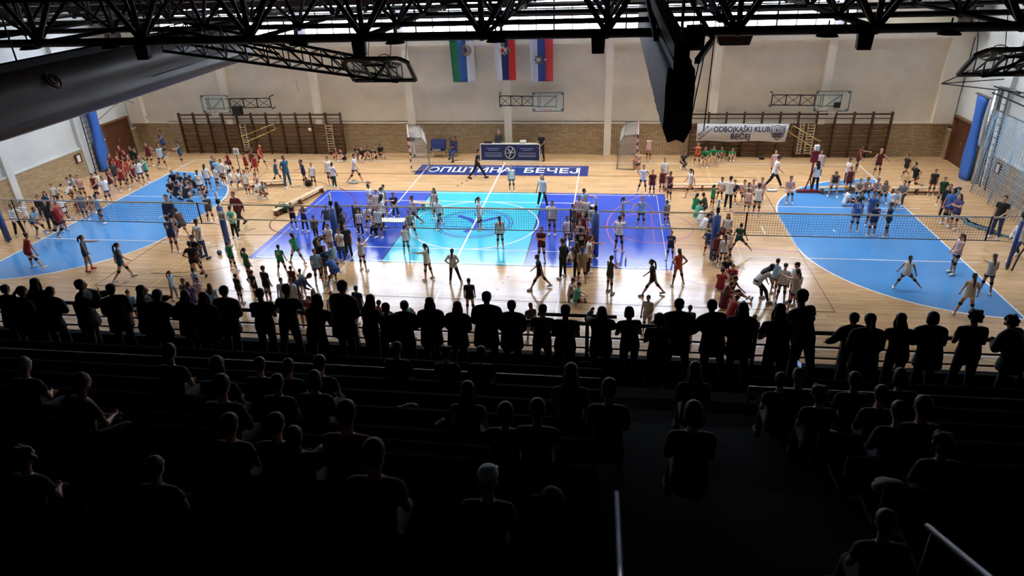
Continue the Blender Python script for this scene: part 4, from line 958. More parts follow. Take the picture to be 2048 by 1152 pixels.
TORSO = [(-.10, .15, .105), (-.02, .163, .115), (.06, .150, .108), (.14, .132, .098)]
UPPER = [(.0, .132, .098), (.10, .146, .106), (.20, .162, .110), (.27, .160, .100), (.315, .110, .080), (.345, .060, .058)]
def torso(mb, s, inf=0, bottom=None, top=None):
    rs = []
    for z, rx, ry in TORSO:
        if bottom is not None and z < bottom: continue
        t = max(0, (z+.1)/.24); c = s['pel'].lerp(s['waist'], max(0, z)/.14) if z > 0 else s['P'] @ Vector((0, 0, z))
        rs.append(ring(c, s['P'] if z < .05 else s['T'], rx+inf, ry+inf))
    for z, rx, ry in UPPER[1:]:
        if top is not None and z > top: continue
        rs.append(ring(s['waist']+s['T'] @ Vector((0, 0, z)), s['T'], rx+inf, ry+inf*.9))
    mb.loft(rs)
def cap(mb, p, q, r, r2, n=12):
    d = (q-p); L = d.length; d.normalize(); pts = []; rr = []
    for t in (-.95, -.6, 0): pts.append(p+d*r*t); rr.append(r*math.sqrt(max(.02, 1-t*t)))
    for t in (.5,): pts.append(p+d*L*t); rr.append((r+r2)/2*1.02)
    for t in (0, .6, .95): pts.append(q+d*r2*t); rr.append(r2*math.sqrt(max(.02, 1-t*t)))
    mb.path(pts, rr, n)
def hand(mb, wr, E, sg, curl=28):
    # palm, four unequal bent fingers, a thumb from the side of the palm
    X, Y, Z = E @ Vector((1, 0, 0)), E @ Vector((0, 1, 0)), E @ Vector((0, 0, -1))
    mb.loft([ring(wr+Z*t, E, a, b, 10) for t, a, b in ((-.01, .026, .02), (.03, .036, .017), (.075, .041, .015), (.09, .038, .012))])
    for i, L in enumerate((.068, .078, .073, .056)):
        o = wr+Z*.082+X*(-sg)*(.030-.020*i); a = D2(curl*(.6+.1*i)); d1 = Z*math.cos(a)+Y*math.sin(a); b = D2(curl*1.7); d2 = Z*math.cos(b)+Y*math.sin(b)
        m1 = o+d1*L*.5; mb.path([o-Z*.01, m1, m1+d2*L*.5], [.0095, .009, .0075], 7)
    o = wr+Z*.028-X*sg*.030; d = (Z*.75-X*sg*.6+Y*.35).normalized(); m1 = o+d*.034; mb.path([o, m1, m1+(Z*.9+Y*.3).normalized()*.03], [.012, .011, .009], 7)
def head(mb, s):
    H = s['H']; c = s['head']; V = lambda x, y, z: c+H @ Vector((x, y, z))
    mb.sphere(V(0, -.008, .02), (.073, .092, .092), 16, 12, H); mb.sphere(V(0, .018, -.045), (.056, .068, .068), 14, 10, H)
    mb.sphere(V(0, .045, -.085), (.028, .03, .022), 10, 8, H)                      # chin
    mb.loft([ring(V(0, .082, .012), H @ RX(-.1), .008, .006, 8), ring(V(0, .093, -.012), H, .011, .011, 8), ring(V(0, .102, -.03), H, .016, .012, 8), ring(V(0, .088, -.038), H, .014, .01, 8)])
    mb.sphere(V(0, .078, .022), (.05, .016, .012), 10, 6, H); mb.sphere(V(0, .08, -.058), (.022, .012, .008), 10, 6, H)
    for sg in (-1, 1): mb.sphere(V(sg*.074, -.005, -.01), (.01, .02, .03), 8, 6, H)
def foot(mb, ank, F, inf=0):
    for t0, t1, r0, r1, z in ((-.03, .05, .04, .038, -.035), (.05, .135, .038, .03, -.045)):
        cap(mb, ank+F @ Vector((0, t0, z)), ank+F @ Vector((0, t1, z-.006)), r0+inf, r1+inf, 10)
def body_mb(s):
    mb = MB(); torso(mb, s)
    cap(mb, s['neck']+s['T'] @ Vector((0, 0, -.04)), s['head']+s['H'] @ Vector((0, -.015, -.06)), .052, .047); head(mb, s)
    for n, sg in (('L', -1), ('R', 1)):
        sh, el, wr, E = s[n+'arm']; cap(mb, sh, el, .048, .036); cap(mb, el, wr, .037, .024); hand(mb, wr, E, sg)
        cap(mb, s['chest']+s['T'] @ Vector((sg*.07, 0, .07)), sh, .052, .05)
        h, k, a, F = s[n+'leg']; cap(mb, h, k, .083, .053); cap(mb, k, a, .054, .034); foot(mb, a, F)
        m = k.lerp(a, .3); mb.sphere(m-(F @ Vector((0, .012, 0))), (.046, .05, .08), 10, 8, F)
    return mb
def tee_mb(s, sleeve, coat=0):   # 0 none, .55 short, 2 long
    mb = MB(); loose = (.02 if sleeve != 0 else .014)+coat
    rs = [ring(s['P'] @ Vector((0, 0, -.26)), s['P'], .19+loose*.6, .138+loose)] if coat else []
    rs += [ring(s['P'] @ Vector((0, 0, -.11)), s['P'], .178+loose*.5, .128+loose)]
    for z, rx, ry in ((-.02, .175, .125), (.06, .165, .12)): rs.append(ring(s['pel'].lerp(s['waist'], max(0, z)/.14)+s['P'] @ Vector((0, 0, min(0, z))), s['P'] if z < .05 else s['T'], rx+loose*.5, ry+loose*.5))
    rs.append(ring(s['waist'], s['T'], .150+loose*.5, .113+loose*.5))
    for z, rx, ry in UPPER[1:]: rs.append(ring(s['waist']+s['T'] @ Vector((0, 0, z)), s['T'], rx+loose*(.6 if z < .3 else .5), ry+loose*.6))
    mb.loft(rs)
    for n, sg in (('L', -1), ('R', 1)):
        sh, el, wr, E = s[n+'arm']; root = s['chest']+s['T'] @ Vector((sg*.06, 0, .07))
        if coat: cap(mb, s['neck']+s['T'] @ Vector((sg*.03, 0, -.01)), sh+s['T'] @ Vector((-sg*.01, 0, .012)), .06, .062+coat*.3)
        cap(mb, root, sh, .062+coat*.5, (.060 if sleeve else .054)+coat*.5)
        if sleeve > 0:
            t = min(1, sleeve); e = sh.lerp(el, t); d = (el-sh).normalized()
            mb.path([sh-d*.03, sh, sh.lerp(e, .6), e], [.03, .06+coat*.6, .058+coat*.6, (.057 if sleeve < 1 else .047)+coat*.6], 12)
        if sleeve > 1: mb.sphere(el, .048+coat*.6, 10, 8); mb.path([el, el.lerp(wr, .5), el.lerp(wr, .95)], [.048+coat*.6, .044+coat*.6, .036+coat*.5], 12)
    return mb
def bottoms_mb(s, L):    # L along the leg: .45 shorts, 2 long
    mb = MB(); rs = [ring(s['P'] @ Vector((0, 0, z)), s['P'], rx, ry) for z, rx, ry in ((-.125, .13, .10), (-.06, .168, .122), (.0, .171, .124), (.06, .158, .116))]
    mb.loft(rs)
    for n in 'LR':
        h, k, a, F = s[n+'leg']
        if L < 1: e = h.lerp(k, L); mb.path([h+(h-k).normalized()*.05, h, e], [.05, .096, .090 if L > .3 else .088], 12)
        else:
            cap(mb, h, k, .094, .067); t = 1 if L > 1.9 else L-1
            mb.path([k, k.lerp(a, .3), k.lerp(a, .94*t)], [.067, .064, .052], 12)
    return mb
def hair_mb(s, kind):
    mb = MB(); H = s['H']; c = s['head']; V = lambda x, y, z: c+H @ Vector((x, y, z)); Tn = s['T']
    mb.sphere(V(0, -.022, .036), (.084, .092, .088), 16, 12, H)
    mb.sphere(V(0, -.045, -.02), (.078, .062, .075), 14, 10, H)
    if kind in ('pony', 'tail'):
        dn = (Vector((0, 0, -1))*.75+(Tn @ Vector((0, -.25, -.6)))).normalized(); b = V(0, -.118, .04)
        mb.sphere(b, .026, 10, 8); L = .3 if kind == 'pony' else .42
        back = H @ Vector((0, -1, 0))
        mb.path([b, b+back*.035+dn*.06, b+back*.03+dn*L*.5, b+dn*L*.8+back*.01, b+dn*L], [.02, .034, .038, .03, .008], 10)
    if kind == 'long':
        dn = Tn @ Vector((0, 0, -1)); b = V(0, -.06, -.02); bk = Tn @ Vector((0, -1, 0))
        mb.loft([ring(q, Tn, a, d, 12) for q, a, d in ((b, .078, .05), (b+dn*.1+bk*.02, .098, .042), (b+dn*.2+bk*.05, .105, .034), (b+dn*.32+bk*.055, .09, .028), (b+dn*.38+bk*.05, .05, .015))])
        for sg in (-1, 1): mb.path([V(sg*.07, .0, .0), V(sg*.085, -.01, -.09), b+dn*.17+Tn @ Vector((sg*.09, .03, 0))], [.02, .026, .022], 8)
    if kind == 'bun': mb.sphere(V(0, -.1, .09), .042, 12, 8)
    if kind == 'bob':
        mb.loft([ring(V(0, -.03, z), H, a, d, 14) for z, a, d in ((.03, .088, .085), (-.04, .096, .075), (-.1, .094, .066), (-.125, .07, .045))])
    if kind == 'curl':
        random.seed(3)
        for i in range(26):
            a = random.uniform(0, 2*PI); z = random.uniform(-.08, .12); r = .085*math.sqrt(max(.1, 1-(z/.14)**2)); mb.sphere(V(r*math.cos(a), min(.045, r*math.sin(a)-.02), z), .036, 8, 6)
    return mb
def cap_mb(s):
    mb = MB(); H = s['H']; c = s['head']; V = lambda x, y, z: c+H @ Vector((x, y, z))
    mb.loft([ring(V(0, -.012, z), H, a, b, 18) for z, a, b in ((.035, .089, .106), (.07, .086, .100), (.105, .066, .078), (.125, .03, .035))])
    mb.loft([ring(V(0, .10, .035), H, .07, .02, 12), ring(V(0, .14, .03), H, .066, .035, 12), ring(V(0, .142, .038), H, .066, .035, 12), ring(V(0, .1, .045), H, .07, .02, 12)])
    return mb
def shoe_mb(s, n):
    mb = MB(); h, k, a, F = s[n+'leg']; foot(mb, a, F, .008)
    mb.hexa([a+F @ Vector(q) for q in ((-.038, -.075, -.092), (.038, -.075, -.092), (.036, .17, -.092), (-.036, .17, -.092), (-.042, -.075, -.07), (.042, -.075, -.07), (.038, .172, -.07), (-.038, .172, -.07))])
    return mb
def pad_mb(s, n):
    mb = MB(); h, k, a, F = s[n+'leg']; u = h.lerp(k, .84); d = k.lerp(a, .17); mb.path([u, k.lerp(u, .4), k, d], [.064, .068, .068, .06], 12)
    return mb
def eyes_mb(s):
    mb = MB(); H = s['H']; c = s['head']
    for sg in (-1, 1): mb.sphere(c+H @ Vector((sg*.03, .074, .006)), (.012, .008, .007), 8, 6, H)
    return mb
def fuse(mb, vox, smooth=4):
    me = mb.mesh('part'); o = bpy.data.objects.new('tmp', me); COL.objects.link(o)
    r = o.modifiers.new('r', 'REMESH'); r.mode = 'VOXEL'; r.voxel_size = vox; r.use_smooth_shade = True
    if smooth: sm = o.modifiers.new('s', 'SMOOTH'); sm.iterations = smooth; sm.factor = .4
    dg = bpy.context.evaluated_depsgraph_get(); out = bpy.data.meshes.new_from_object(o.evaluated_get(dg))
    bpy.data.objects.remove(o); bpy.data.meshes.remove(me)
    out.materials.clear(); out.materials.append(DUMMY); return out
DUMMY = mat('cloth_default', (120, 120, 120), .8)
_S = {}; _P = {}
FLOATING = {'jump': .18}
def prep(pose):
    if pose in _S: return _S[pose]
    s = skel(POSES[pose]); b = fuse(body_mb(s), .0105, 3)
    z = np.empty(len(b.vertices)*3); b.vertices.foreach_get('co', z); z = z.reshape(-1, 3)
    mn = z[:, 2].min()-.012; top = z[:, 2].max()+.015
    s['z0'] = mn; s['top'] = top-mn
    if pose in ('sit', 'sitlean', 'sitback', 'floor', 'hug', 'legs', 'prop', 'kneel', 'squat', 'armup'): s['ox'], s['oy'] = 0, (.0 if pose not in ('sit', 'sitback', 'sitlean', 'armup') else .0)
    else: a, c = s['Lleg'][2], s['Rleg'][2]; s['ox'], s['oy'] = (a.x+c.x)/2, (a.y+c.y)/2+.03
    _S[pose] = s; _P[pose, 'body'] = shift(b, s); return s
def shift(me, s):
    me.transform(Matrix.Translation((-s['ox'], -s['oy'], -s['z0']))); return me
def piece(pose, kind):
    k = (pose, kind); s = prep(pose)
    if k not in _P:
        f = {'sleeveless': lambda: fuse(tee_mb(s, 0), .02, 3), 'tee': lambda: fuse(tee_mb(s, .55), .02, 3), 'long_top': lambda: fuse(tee_mb(s, 2), .02, 3), 'coat': lambda: fuse(tee_mb(s, 2, .045), .022, 5),
             'shorts': lambda: fuse(bottoms_mb(s, .42), .02, 3), 'mini': lambda: fuse(bottoms_mb(s, .24), .02, 3), 'pants': lambda: fuse(bottoms_mb(s, 2), .02, 3),
             'shoeL': lambda: fuse(shoe_mb(s, 'L'), .012, 1), 'shoeR': lambda: fuse(shoe_mb(s, 'R'), .012, 1), 'padL': lambda: fuse(pad_mb(s, 'L'), .015, 1), 'padR': lambda: fuse(pad_mb(s, 'R'), .015, 1),
             'cap': lambda: fuse(cap_mb(s), .012, 1), 'eyes': lambda: fuse(eyes_mb(s), .004, 0)}
        _P[k] = shift(f[kind]() if kind in f else fuse(hair_mb(s, kind[5:]), .014, 2), s)
    return _P[k]
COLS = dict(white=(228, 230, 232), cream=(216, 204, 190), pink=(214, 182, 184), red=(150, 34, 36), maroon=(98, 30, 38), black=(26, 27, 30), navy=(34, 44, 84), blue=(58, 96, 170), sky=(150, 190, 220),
            teal=(44, 92, 122), green=(28, 142, 96), dgreen=(26, 62, 46), grey=(128, 130, 134), dgrey=(62, 62, 66), jeans=(52, 70, 116), brown=(86, 60, 46), orange=(206, 92, 50), olive=(78, 78, 56), beige=(176, 158, 132), purple=(84, 74, 130), mint=(90, 176, 150), coral=(222, 96, 84), yellow=(210, 200, 70))
HAIRC = dict(dark=(34, 26, 22), brown=(72, 48, 34), blond=(160, 128, 88), black=(18, 16, 16), ginger=(110, 50, 34), grey=(120, 116, 112))
SKIN = [(202, 150, 122), (190, 138, 112), (212, 164, 136), (176, 126, 100)]
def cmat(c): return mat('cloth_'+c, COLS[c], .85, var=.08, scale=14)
def add_part(name, me, m, root):
    o = bpy.data.objects.new(name, me); COL.objects.link(o); o.parent = root
    o.material_slots[0].link = 'OBJECT'; o.material_slots[0].material = m; return o
_n = [0]
def person(x, y, z, H, pose, rot, top, bot, hair, shoe, pads, label, group, flags=''):
    _n[0] += 1; s = prep(pose); k = H/1.70
    e = empty('person', (x, y, z+FLOATING.get(pose, 0)), -math.radians(rot), label, 'person', group); e.scale = ((-k if 'm' in flags else k)*(1.14 if 'w' in flags else 1), k*(1.08 if 'w' in flags else 1), k)
    sk = SKIN[_n[0] % 4]; add_part('body', piece(pose, 'body'), mat('skin_%d' % (_n[0] % 4), sk, .55, var=.04), e)
    tk, tc = top.split(':'); TN = {'s': ('sleeveless', 'jersey'), 't': ('tee', 'shirt'), 'l': ('long_top', 'sweatshirt'), 'k': ('coat', 'coat')}[tk]
    add_part(TN[1], piece(pose, TN[0]), cmat(tc), e)
    bk, bc = bot.split(':'); BN = {'s': ('shorts', 'shorts'), 'm': ('mini', 'short_shorts'), 'p': ('pants', 'trousers')}[bk]
    add_part(BN[1], piece(pose, BN[0]), cmat(bc), e)
    hk, hc = hair.split(':')
    if hk != 'none': add_part('hair', piece(pose, 'hair_'+hk), mat('hair_'+hc, HAIRC[hc], .6, var=.2, scale=20), e)
    if 'c' in flags or 'C' in flags: add_part('cap', piece(pose, 'cap'), cmat('white' if 'c' in flags else 'black'), e)
    for q in 'LR':
        add_part('shoe', piece(pose, 'shoe'+q), cmat(shoe), e)
        if pads: add_part('knee_pad', piece(pose, 'pad'+q), cmat(pads), e)
    if 90 < rot % 360 < 270: add_part('eyes', piece(pose, 'eyes'), mat('eye_dark', (30, 24, 22), .3), e)
    for key, num in NUMBERS.items():
        if key in label:
            front = 90 < rot % 360 < 270; me = text_mesh(num, .22, extrude=.003, bold=True); T = s['T']; sg = 1 if front else -1
            R3 = T @ (RZ(PI) if front else Matrix.Identity(3)) @ RX(PI/2); p = s['chest']+T @ Vector((0, sg*.152, -.02))+Vector((-s['ox'], -s['oy'], -s['z0']))
            o = put(me, 'jersey_number', cmat('white' if key[-1] != '_' else 'white'), e); o.matrix_local = Matrix.Translation(p) @ R3.to_4x4()
    return e, s, k
NUMBERS = {'numbered 8': '8', 'numbered 13': '13', 'numbered 18': '18', 'pale number seen': '9', 'black jersey with white number': '14', 'with pale number seen': '10', 'white number shirt': '17'}
# x, y, z, height, pose, heading, top, bottoms, hair, shoes, knee pads, label, group, flags
PEOPLE = [
 (-22.41, 10.66, 0.01, 1.75, 'throw', 200, 's:blue', 's:navy', 'short:dark', 'white', 'black', 'player in blue jersey with raised arm, nearest the left wall bars', 'G1', ''),
 (-22.12, 8.45, 0.01, 1.48, 'hips', 180, 's:maroon', 's:black', 'short:brown', 'white', 'black', 'player in dark red jersey standing just right of the brown left door', 'G1', ''),
 (-20.93, 7.96, 0.01, 1.62, 'walk', 120, 's:sky', 's:black', 'short:dark', 'white', 'black', 'player in pale blue jersey walking away from the left door crowd', 'G1', ''),
 (-19.97, 8.51, 0.01, 1.58, 'clap', 230, 's:teal', 's:navy', 'short:dark', 'white', 'black', 'player in teal jersey standing before the first bars of the left rack', 'G1', ''),
 (-23.29, 7.67, 0.01, 1.5, 'stand', 150, 's:maroon', 's:black', 'short:dark', 'white', 'black', 'maroon-shirted girl in front of the left edge of the brown door', 'G1', ''),
 (-22.3, 6.73, 0.01, 1.5, 'cross', 170, 's:maroon', 's:black', 'pony:brown', 'white', 'black', 'maroon-shirted girl with ponytail before the middle of the brown door', 'G1', ''),
 (-22.49, 7.57, 0.01, 1.5, 'stand', 190, 't:black', 's:black', 'short:dark', 'white', 'black', 'black-shirted person at the right edge of the brown left door', 'G1', ''),
 (-21.9, 7.13, 0.01, 1.5, 'stand', 200, 't:black', 's:black', 'short:brown', 'white', 'black', 'black-shirted person rightmost at the brown left door', 'G1', ''),
 (-22.69, 5.93, 0.01, 1.5, 'stand', 110, 's:maroon', 's:black', 'short:dark', 'white', 'black', 'maroon-shirted player beside the foot of the blue hanging net', 'G1', ''),
 (-22.19, 5.86, 0.01, 1.5, 'walk', 140, 's:red', 's:black', 'pony:dark', 'white', 'black', 'red-shirted player second from the foot of the blue net', 'G1', ''),
 (-21.03, 5.29, 0.01, 1.5, 'hips', 20, 's:coral', 's:red', 'short:brown', 'white', 'black', 'bright red jersey seen from behind in the left door crowd', 'G1', ''),
 (-20.79, 4.46, 0.01, 1.5, 'stand', 60, 's:red', 's:black', 'short:dark', 'white', 'black', 'dark red jersey just left of the bright red one', 'G1', ''),
 (-20.22, 4.87, 0.01, 1.5, 'stand', 330, 't:white', 's:navy', 'pony:dark', 'white', 'black', 'girl in white shirt and navy shorts right of the bright red jersey', 'G1', ''),
 (-20.13, 5.33, 0.01, 1.5, 'reach', 200, 't:mint', 's:black', 'pony:brown', 'white', 'black', 'girl in pale green shirt, rightmost of the left door crowd', 'G1', ''),
 (-21.42, 4.44, 0.01, 1.5, 'stand', 130, 't:dgrey', 's:black', 'short:dark', 'white', 'black', 'dark grey shirted person between the blue net and red players', 'G1', ''),
 (-20.92, 3.29, 0.01, 1.51, 'walk', 60, 's:maroon', 's:black', 'tail:brown', 'white', 'black', 'girl in maroon jersey with lettering on the back, kicking one heel up', 'G1', ''),
 (-20.64, 3.9, 0.01, 1.32, 'wide', 160, 's:red', 's:black', 'short:dark', 'white', 'black', 'red-shirted player standing at the top tip of the left blue line', 'G1', ''),
 (-20.4, 4.53, 0.01, 1.34, 'walk', 120, 's:maroon', 's:black', 'short:dark', 'white', 'black', 'maroon-shirted player stepping wide beside the left goal line', 'G1', ''),
 (-21.33, 2.86, 0.01, 1.48, 'walk', 80, 's:cream', 's:purple', 'short:brown', 'white', 'black', 'player in cream striped jersey walking right of the white shirted row', 'G1', ''),
 (-20.02, 1.75, 0.01, 1.5, 'stand', 110, 't:white', 's:black', 'short:dark', 'white', 'black', 'small white shirt half hidden behind the cream striped player', 'G1', ''),
 (-21.9, 2.26, 0.01, 1.38, 'cross', 150, 's:pink', 's:dgrey', 'short:brown', 'white', 'black', 'player in pink jersey with folded arms at the left wall', 'G1', ''),
 (-20.97, 2.16, 0.01, 1.5, 'relax', 180, 's:maroon', 's:black', 'short:dark', 'white', 'black', 'maroon-shirted girl behind the pink folded-arms player', 'G1', ''),
 (-22.83, 2.88, 0.01, 1.2, 'stand', 40, 't:sky', 's:navy', 'short:dark', 'white', 'black', 'girl in pale blue shirt, right one of the pair under the left notice', 'G1', ''),
 (-22.59, 2.27, 0.01, 1.24, 'stand', 200, 't:white', 's:navy', 'short:dark', 'white', 'black', 'girl in white shirt directly under the left framed notice', 'G1', ''),
 (-22.31, 2.04, 0.01, 1.2, 'knees', 30, 't:white', 's:black', 'short:brown', 'white', 'black', 'white-shirted girl stooping with hands on knees by the left wall', 'G1', ''),
 (-22.79, 1.9, 0.01, 1.2, 'knees', 40, 't:cream', 's:navy', 'short:dark', 'white', 'black', 'cream-shirted girl stooping left of the other stooping girl', 'G1', ''),
 (-22.73, 1.28, 0.01, 1.2, 'stand', 160, 't:white', 's:black', 'short:dark', 'white', 'black', 'white-shirted boy standing right of the seated dark-haired woman', 'G1', ''),
 (-22.11, 0.12, 0.01, 1.6, 'sit', 150, 'l:teal', 'p:black', 'long:dark', 'white', 'black', 'long dark-haired woman in dark teal seated at the left brick wall', 'G1', ''),
 (-22.08, -0.43, 0.01, 1.6, 'sit', 140, 'l:black', 'p:black', 'short:dark', 'white', 'black', 'black-clad person seated left of the dark-haired woman', 'G1', ''),
 (-20.43, 0.78, 0.01, 1.45, 'hug', 170, 's:red', 's:black', 'short:brown', 'white', 'black', 'red-shirted girl crouching against the left wall below the pink player', 'G1', ''),
 (-20.74, 0.46, 0.01, 1.45, 'hug', 160, 's:maroon', 's:black', 'short:brown', 'white', 'black', 'maroon-shirted girl crouching left of the red crouching girl', 'G1', ''),
 (-19.82, 0.53, 0.01, 1.45, 'squat', 190, 's:maroon', 's:black', 'short:dark', 'white', 'black', 'maroon-shirted girl squatting below the cream striped player', 'G1', ''),
 (-21.37, -2.79, 0.01, 1.58, 'reach', 110, 'l:white', 'p:black', 'short:dark', 'white', None, 'woman in white and navy sweater and black trousers at the left post', 'G1', ''),
 (-21.67, -1.92, 0.01, 1.48, 'walk', 130, 't:white', 's:cream', 'short:dark', 'white', 'black', 'white-shirted child just right of the striped sweater woman', 'G1', ''),
 (-20.29, -2.73, 0.01, 1.61, 'ready', 90, 't:sky', 's:navy', 'short:brown', 'white', 'black', 'girl in pale blue shirt bending forward by the left net', 'G1', ''),
 (-18.94, -3.55, 0.01, 1.95, 'jump', 80, 's:red', 's:black', 'tail:brown', 'white', 'black', 'tall girl in red jersey jumping at the left net', 'G1', ''),
 (-19.63, -2.09, 0.01, 1.55, 'stand', 100, 's:coral', 's:red', 'short:dark', 'white', 'black', 'bright red shirted person behind the jumping girl in red', 'G1', ''),
 (-20.19, -2.12, 0.01, 1.55, 'stand', 120, 't:black', 'p:black', 'short:dark', 'white', 'black', 'black-clad person behind the bending pale blue girl', 'G1', ''),
 (-19.65, -1.74, 0.01, 1.62, 'kick', 300, 't:white', 's:black', 'short:dark', 'white', 'black', 'player in white shirt and black shorts with one heel raised', 'G1', ''),
 (-19.56, -0.64, 0.01, 1.5, 'stand', 170, 't:grey', 's:grey', 'short:brown', 'white', 'black', 'grey-clothed child behind the left net right of the heel-raised player', 'G1', ''),
 (-18.44, -0.95, 0.01, 1.48, 'wide', 30, 't:sky', 's:black', 'short:dark', 'white', 'black', 'player in pale blue shirt, feet apart, alone behind the left net', 'G1', ''),
 (-17.46, -6.3, 0.01, 1.71, 'lunge', 20, 's:red', 's:maroon', 'bun:brown', 'white', 'black', 'player in red jersey lunging sideways at the lower left', 'G1', ''),
 (-15.13, -6.23, 0.01, 1.58, 'reach', 60, 's:teal', 's:navy', 'pony:dark', 'coral', 'grey', 'player in teal jersey with arm out and coral shoes', 'G1', ''),
 (-13.08, -6.94, 0.01, 1.66, 'walk', 40, 's:teal', 's:teal', 'tail:black', 'white', 'black', 'player in teal jersey stepping near the dark red line', 'G1', ''),
 (-13.78, -2.22, 0.01, 1.95, 'relax', 170, 'l:navy', 's:black', 'short:dark', 'white', 'black', 'tall player in navy long sleeves right of the flying ball', 'G1', ''),
 (-13.13, -2.66, 0.01, 1.69, 'ready', 300, 's:brown', 's:black', 'short:brown', 'white', 'black', 'player in dark brown jersey between the two navy players', 'G1', ''),
 (-12.55, -4.16, 0.01, 1.69, 'relax', 350, 's:navy', 's:navy', 'short:dark', 'white', 'black', 'player in navy jersey numbered 8, nearest the left net', 'G1', ''),
 (-12.83, -0.7, 0.01, 1.45, 'reach', 330, 't:dgrey', 's:black', 'short:brown', 'white', 'black', 'dark-shirted player at the right end of the left net', 'G1', ''),
 (-11.02, -1.18, 0.01, 1.91, 'walk', 190, 'l:maroon', 'p:black', 'short:brown', 'black', None, 'woman in dark red top carrying a black box behind the blue post', 'G1', ''),
 (-10.61, -2.45, 0.01, 1.57, 'behind', 20, 't:mint', 'p:black', 'short:dark', 'white', None, 'man in pale green shirt and black trousers at the blue post', 'G1', ''),
 (-10.87, -4.68, 0.01, 1.8, 'behind', 20, 't:white', 'p:jeans', 'short:dark', 'navy', None, 'man in white shirt and jeans between left and centre courts', 'G1', ''),
 (-10.38, -6.05, 0.01, 1.64, 'hips', 200, 't:black', 's:black', 'short:dark', 'black', 'black', 'person in black with hands on hips in front of the jeans man', 'G1', ''),
 (-10.03, -6.55, 0.01, 1.62, 'hips', 340, 't:black', 's:black', 'short:black', 'black', 'black', 'broad person in black seen from behind below the jeans man', 'G1', ''),
 (-8.9, -8.4, 0.01, 1.35, 'stand', 20, 'l:sky', 's:navy', 'short:dark', 'white', 'black', 'child in pale blue striped top standing below the two people in black', 'G1', ''),
 (-17.89, 4.45, 0.01, 1.5, 'floor', 160, 't:black', 's:black', 'short:dark', 'black', 'black', 'leftmost black-clad sitter on the light blue floor at left', 'G1', ''),
 (-17.18, 4.11, 0.01, 1.5, 'floor', 190, 't:black', 's:black', 'short:dark', 'black', 'black', 'second black-clad sitter of the left seated cluster', 'G1', ''),
 (-17.27, 4.91, 0.01, 1.5, 'hug', 200, 't:black', 's:black', 'short:dark', 'black', 'black', 'third black-clad sitter, knees drawn up, in the left cluster', 'G1', ''),
 (-17.18, 2.87, 0.01, 1.5, 'floor', 120, 't:black', 's:black', 'short:dark', 'black', 'black', 'black-clad sitter in the front left of the seated cluster', 'G1', ''),
 (-16.48, 2.26, 0.01, 1.5, 'floor', 30, 't:black', 's:black', 'short:dark', 'black', 'black', 'black-clad sitter in the middle front of the left cluster', 'G1', ''),
 (-15.71, 1.93, 0.01, 1.5, 'floor', 10, 't:black', 's:black', 'short:dark', 'black', 'black', 'black-clad sitter nearest the net in the left seated cluster', 'G1', ''),
 (-16.1, 3.6, 0.01, 1.5, 'floor', 230, 't:black', 's:black', 'short:dark', 'black', 'black', 'black-clad sitter at the right end of the left cluster', 'G1', ''),
 (-15.44, 2.98, 0.01, 1.5, 'relax', 330, 't:white', 's:black', 'pony:dark', 'white', 'black', 'white-shirted girl leftmost of the standing group on the left blue area', 'G1', ''),
 (-15.62, 4.03, 0.01, 1.5, 'stand', 350, 't:white', 's:black', 'pony:black', 'white', 'black', 'white-shirted girl with black ponytail in the middle of that group', 'G1', ''),
 (-15.29, 4.39, 0.01, 1.29, 'stand', 20, 't:white', 's:black', 'tail:black', 'white', 'black', 'white-shirted girl with long tail right of the black ponytail girl', 'G1', ''),
 (-15.25, 5.0, 0.01, 1.5, 'stand', 200, 't:white', 's:navy', 'short:dark', 'white', 'black', 'white-shirted girl at the thin scoreboard stand', 'G1', ''),
 (-16.03, 5.52, 0.01, 1.5, 'stand', 190, 't:teal', 's:navy', 'short:dark', 'white', 'black', 'teal-shirted boy left of the thin scoreboard stand', 'G1', ''),
 (-15.73, 5.32, 0.01, 1.45, 'stand', 160, 't:sky', 's:navy', 'short:brown', 'white', 'black', 'pale blue shirted boy overlapping the teal-shirted boy', 'G1', ''),
 (-14.69, 4.63, 0.01, 1.5, 'stand', 220, 't:white', 's:black', 'short:dark', 'white', 'black', 'white-shirted girl right of the scoreboard stand', 'G1', ''),
 (-15.86, 7.03, 0.01, 1.4, 'hips', 20, 's:red', 's:black', 'short:dark', 'white', 'black', 'red-jersey player with hands on hips, leftmost of the red four', 'G1', ''),
 (-14.85, 6.96, 0.01, 1.32, 'stand', 20, 's:red', 's:black', 'short:dark', 'white', 'black', 'red-jersey player with black trim second in the red four', 'G1', ''),
 (-14.7, 7.36, 0.01, 1.5, 'walk', 30, 's:maroon', 's:black', 'short:brown', 'white', 'black', 'maroon-jersey player third in the red four', 'G1', ''),
 (-14.61, 8.27, 0.01, 1.52, 'walk', 110, 's:red', 's:black', 'tail:ginger', 'white', 'black', 'red-jersey player rightmost of the red four', 'G1', ''),
 (-14.2, 6.79, 0.01, 1.26, 'stand', 350, 's:red', 's:red', 'short:dark', 'white', 'black', 'red-clad player in front of the red four', 'G1', ''),
 (-14.45, 4.22, 0.01, 1.5, 'sit', 60, 't:white', 's:navy', 'pony:dark', 'white', 'black', 'white-shirted girl sitting on the left bench, leftmost', 'G1', ''),
 (-14.01, 4.29, 0.01, 1.5, 'sit', 80, 't:white', 's:navy', 'short:dark', 'white', 'black', 'white-shirted girl second on the left bench', 'G1', ''),
 (-12.88, 3.16, 0.01, 1.46, 'stand', 190, 't:white', 's:black', 'short:dark', 'white', 'black', 'white-shirted child standing at the right end of the left bench', 'G1', ''),
 (-12.67, 4.03, 0.01, 1.4, 'sit', 200, 's:pink', 's:black', 'short:dark', 'white', 'black', 'pink-shirted child sitting right of the standing white-shirted child', 'G1', ''),
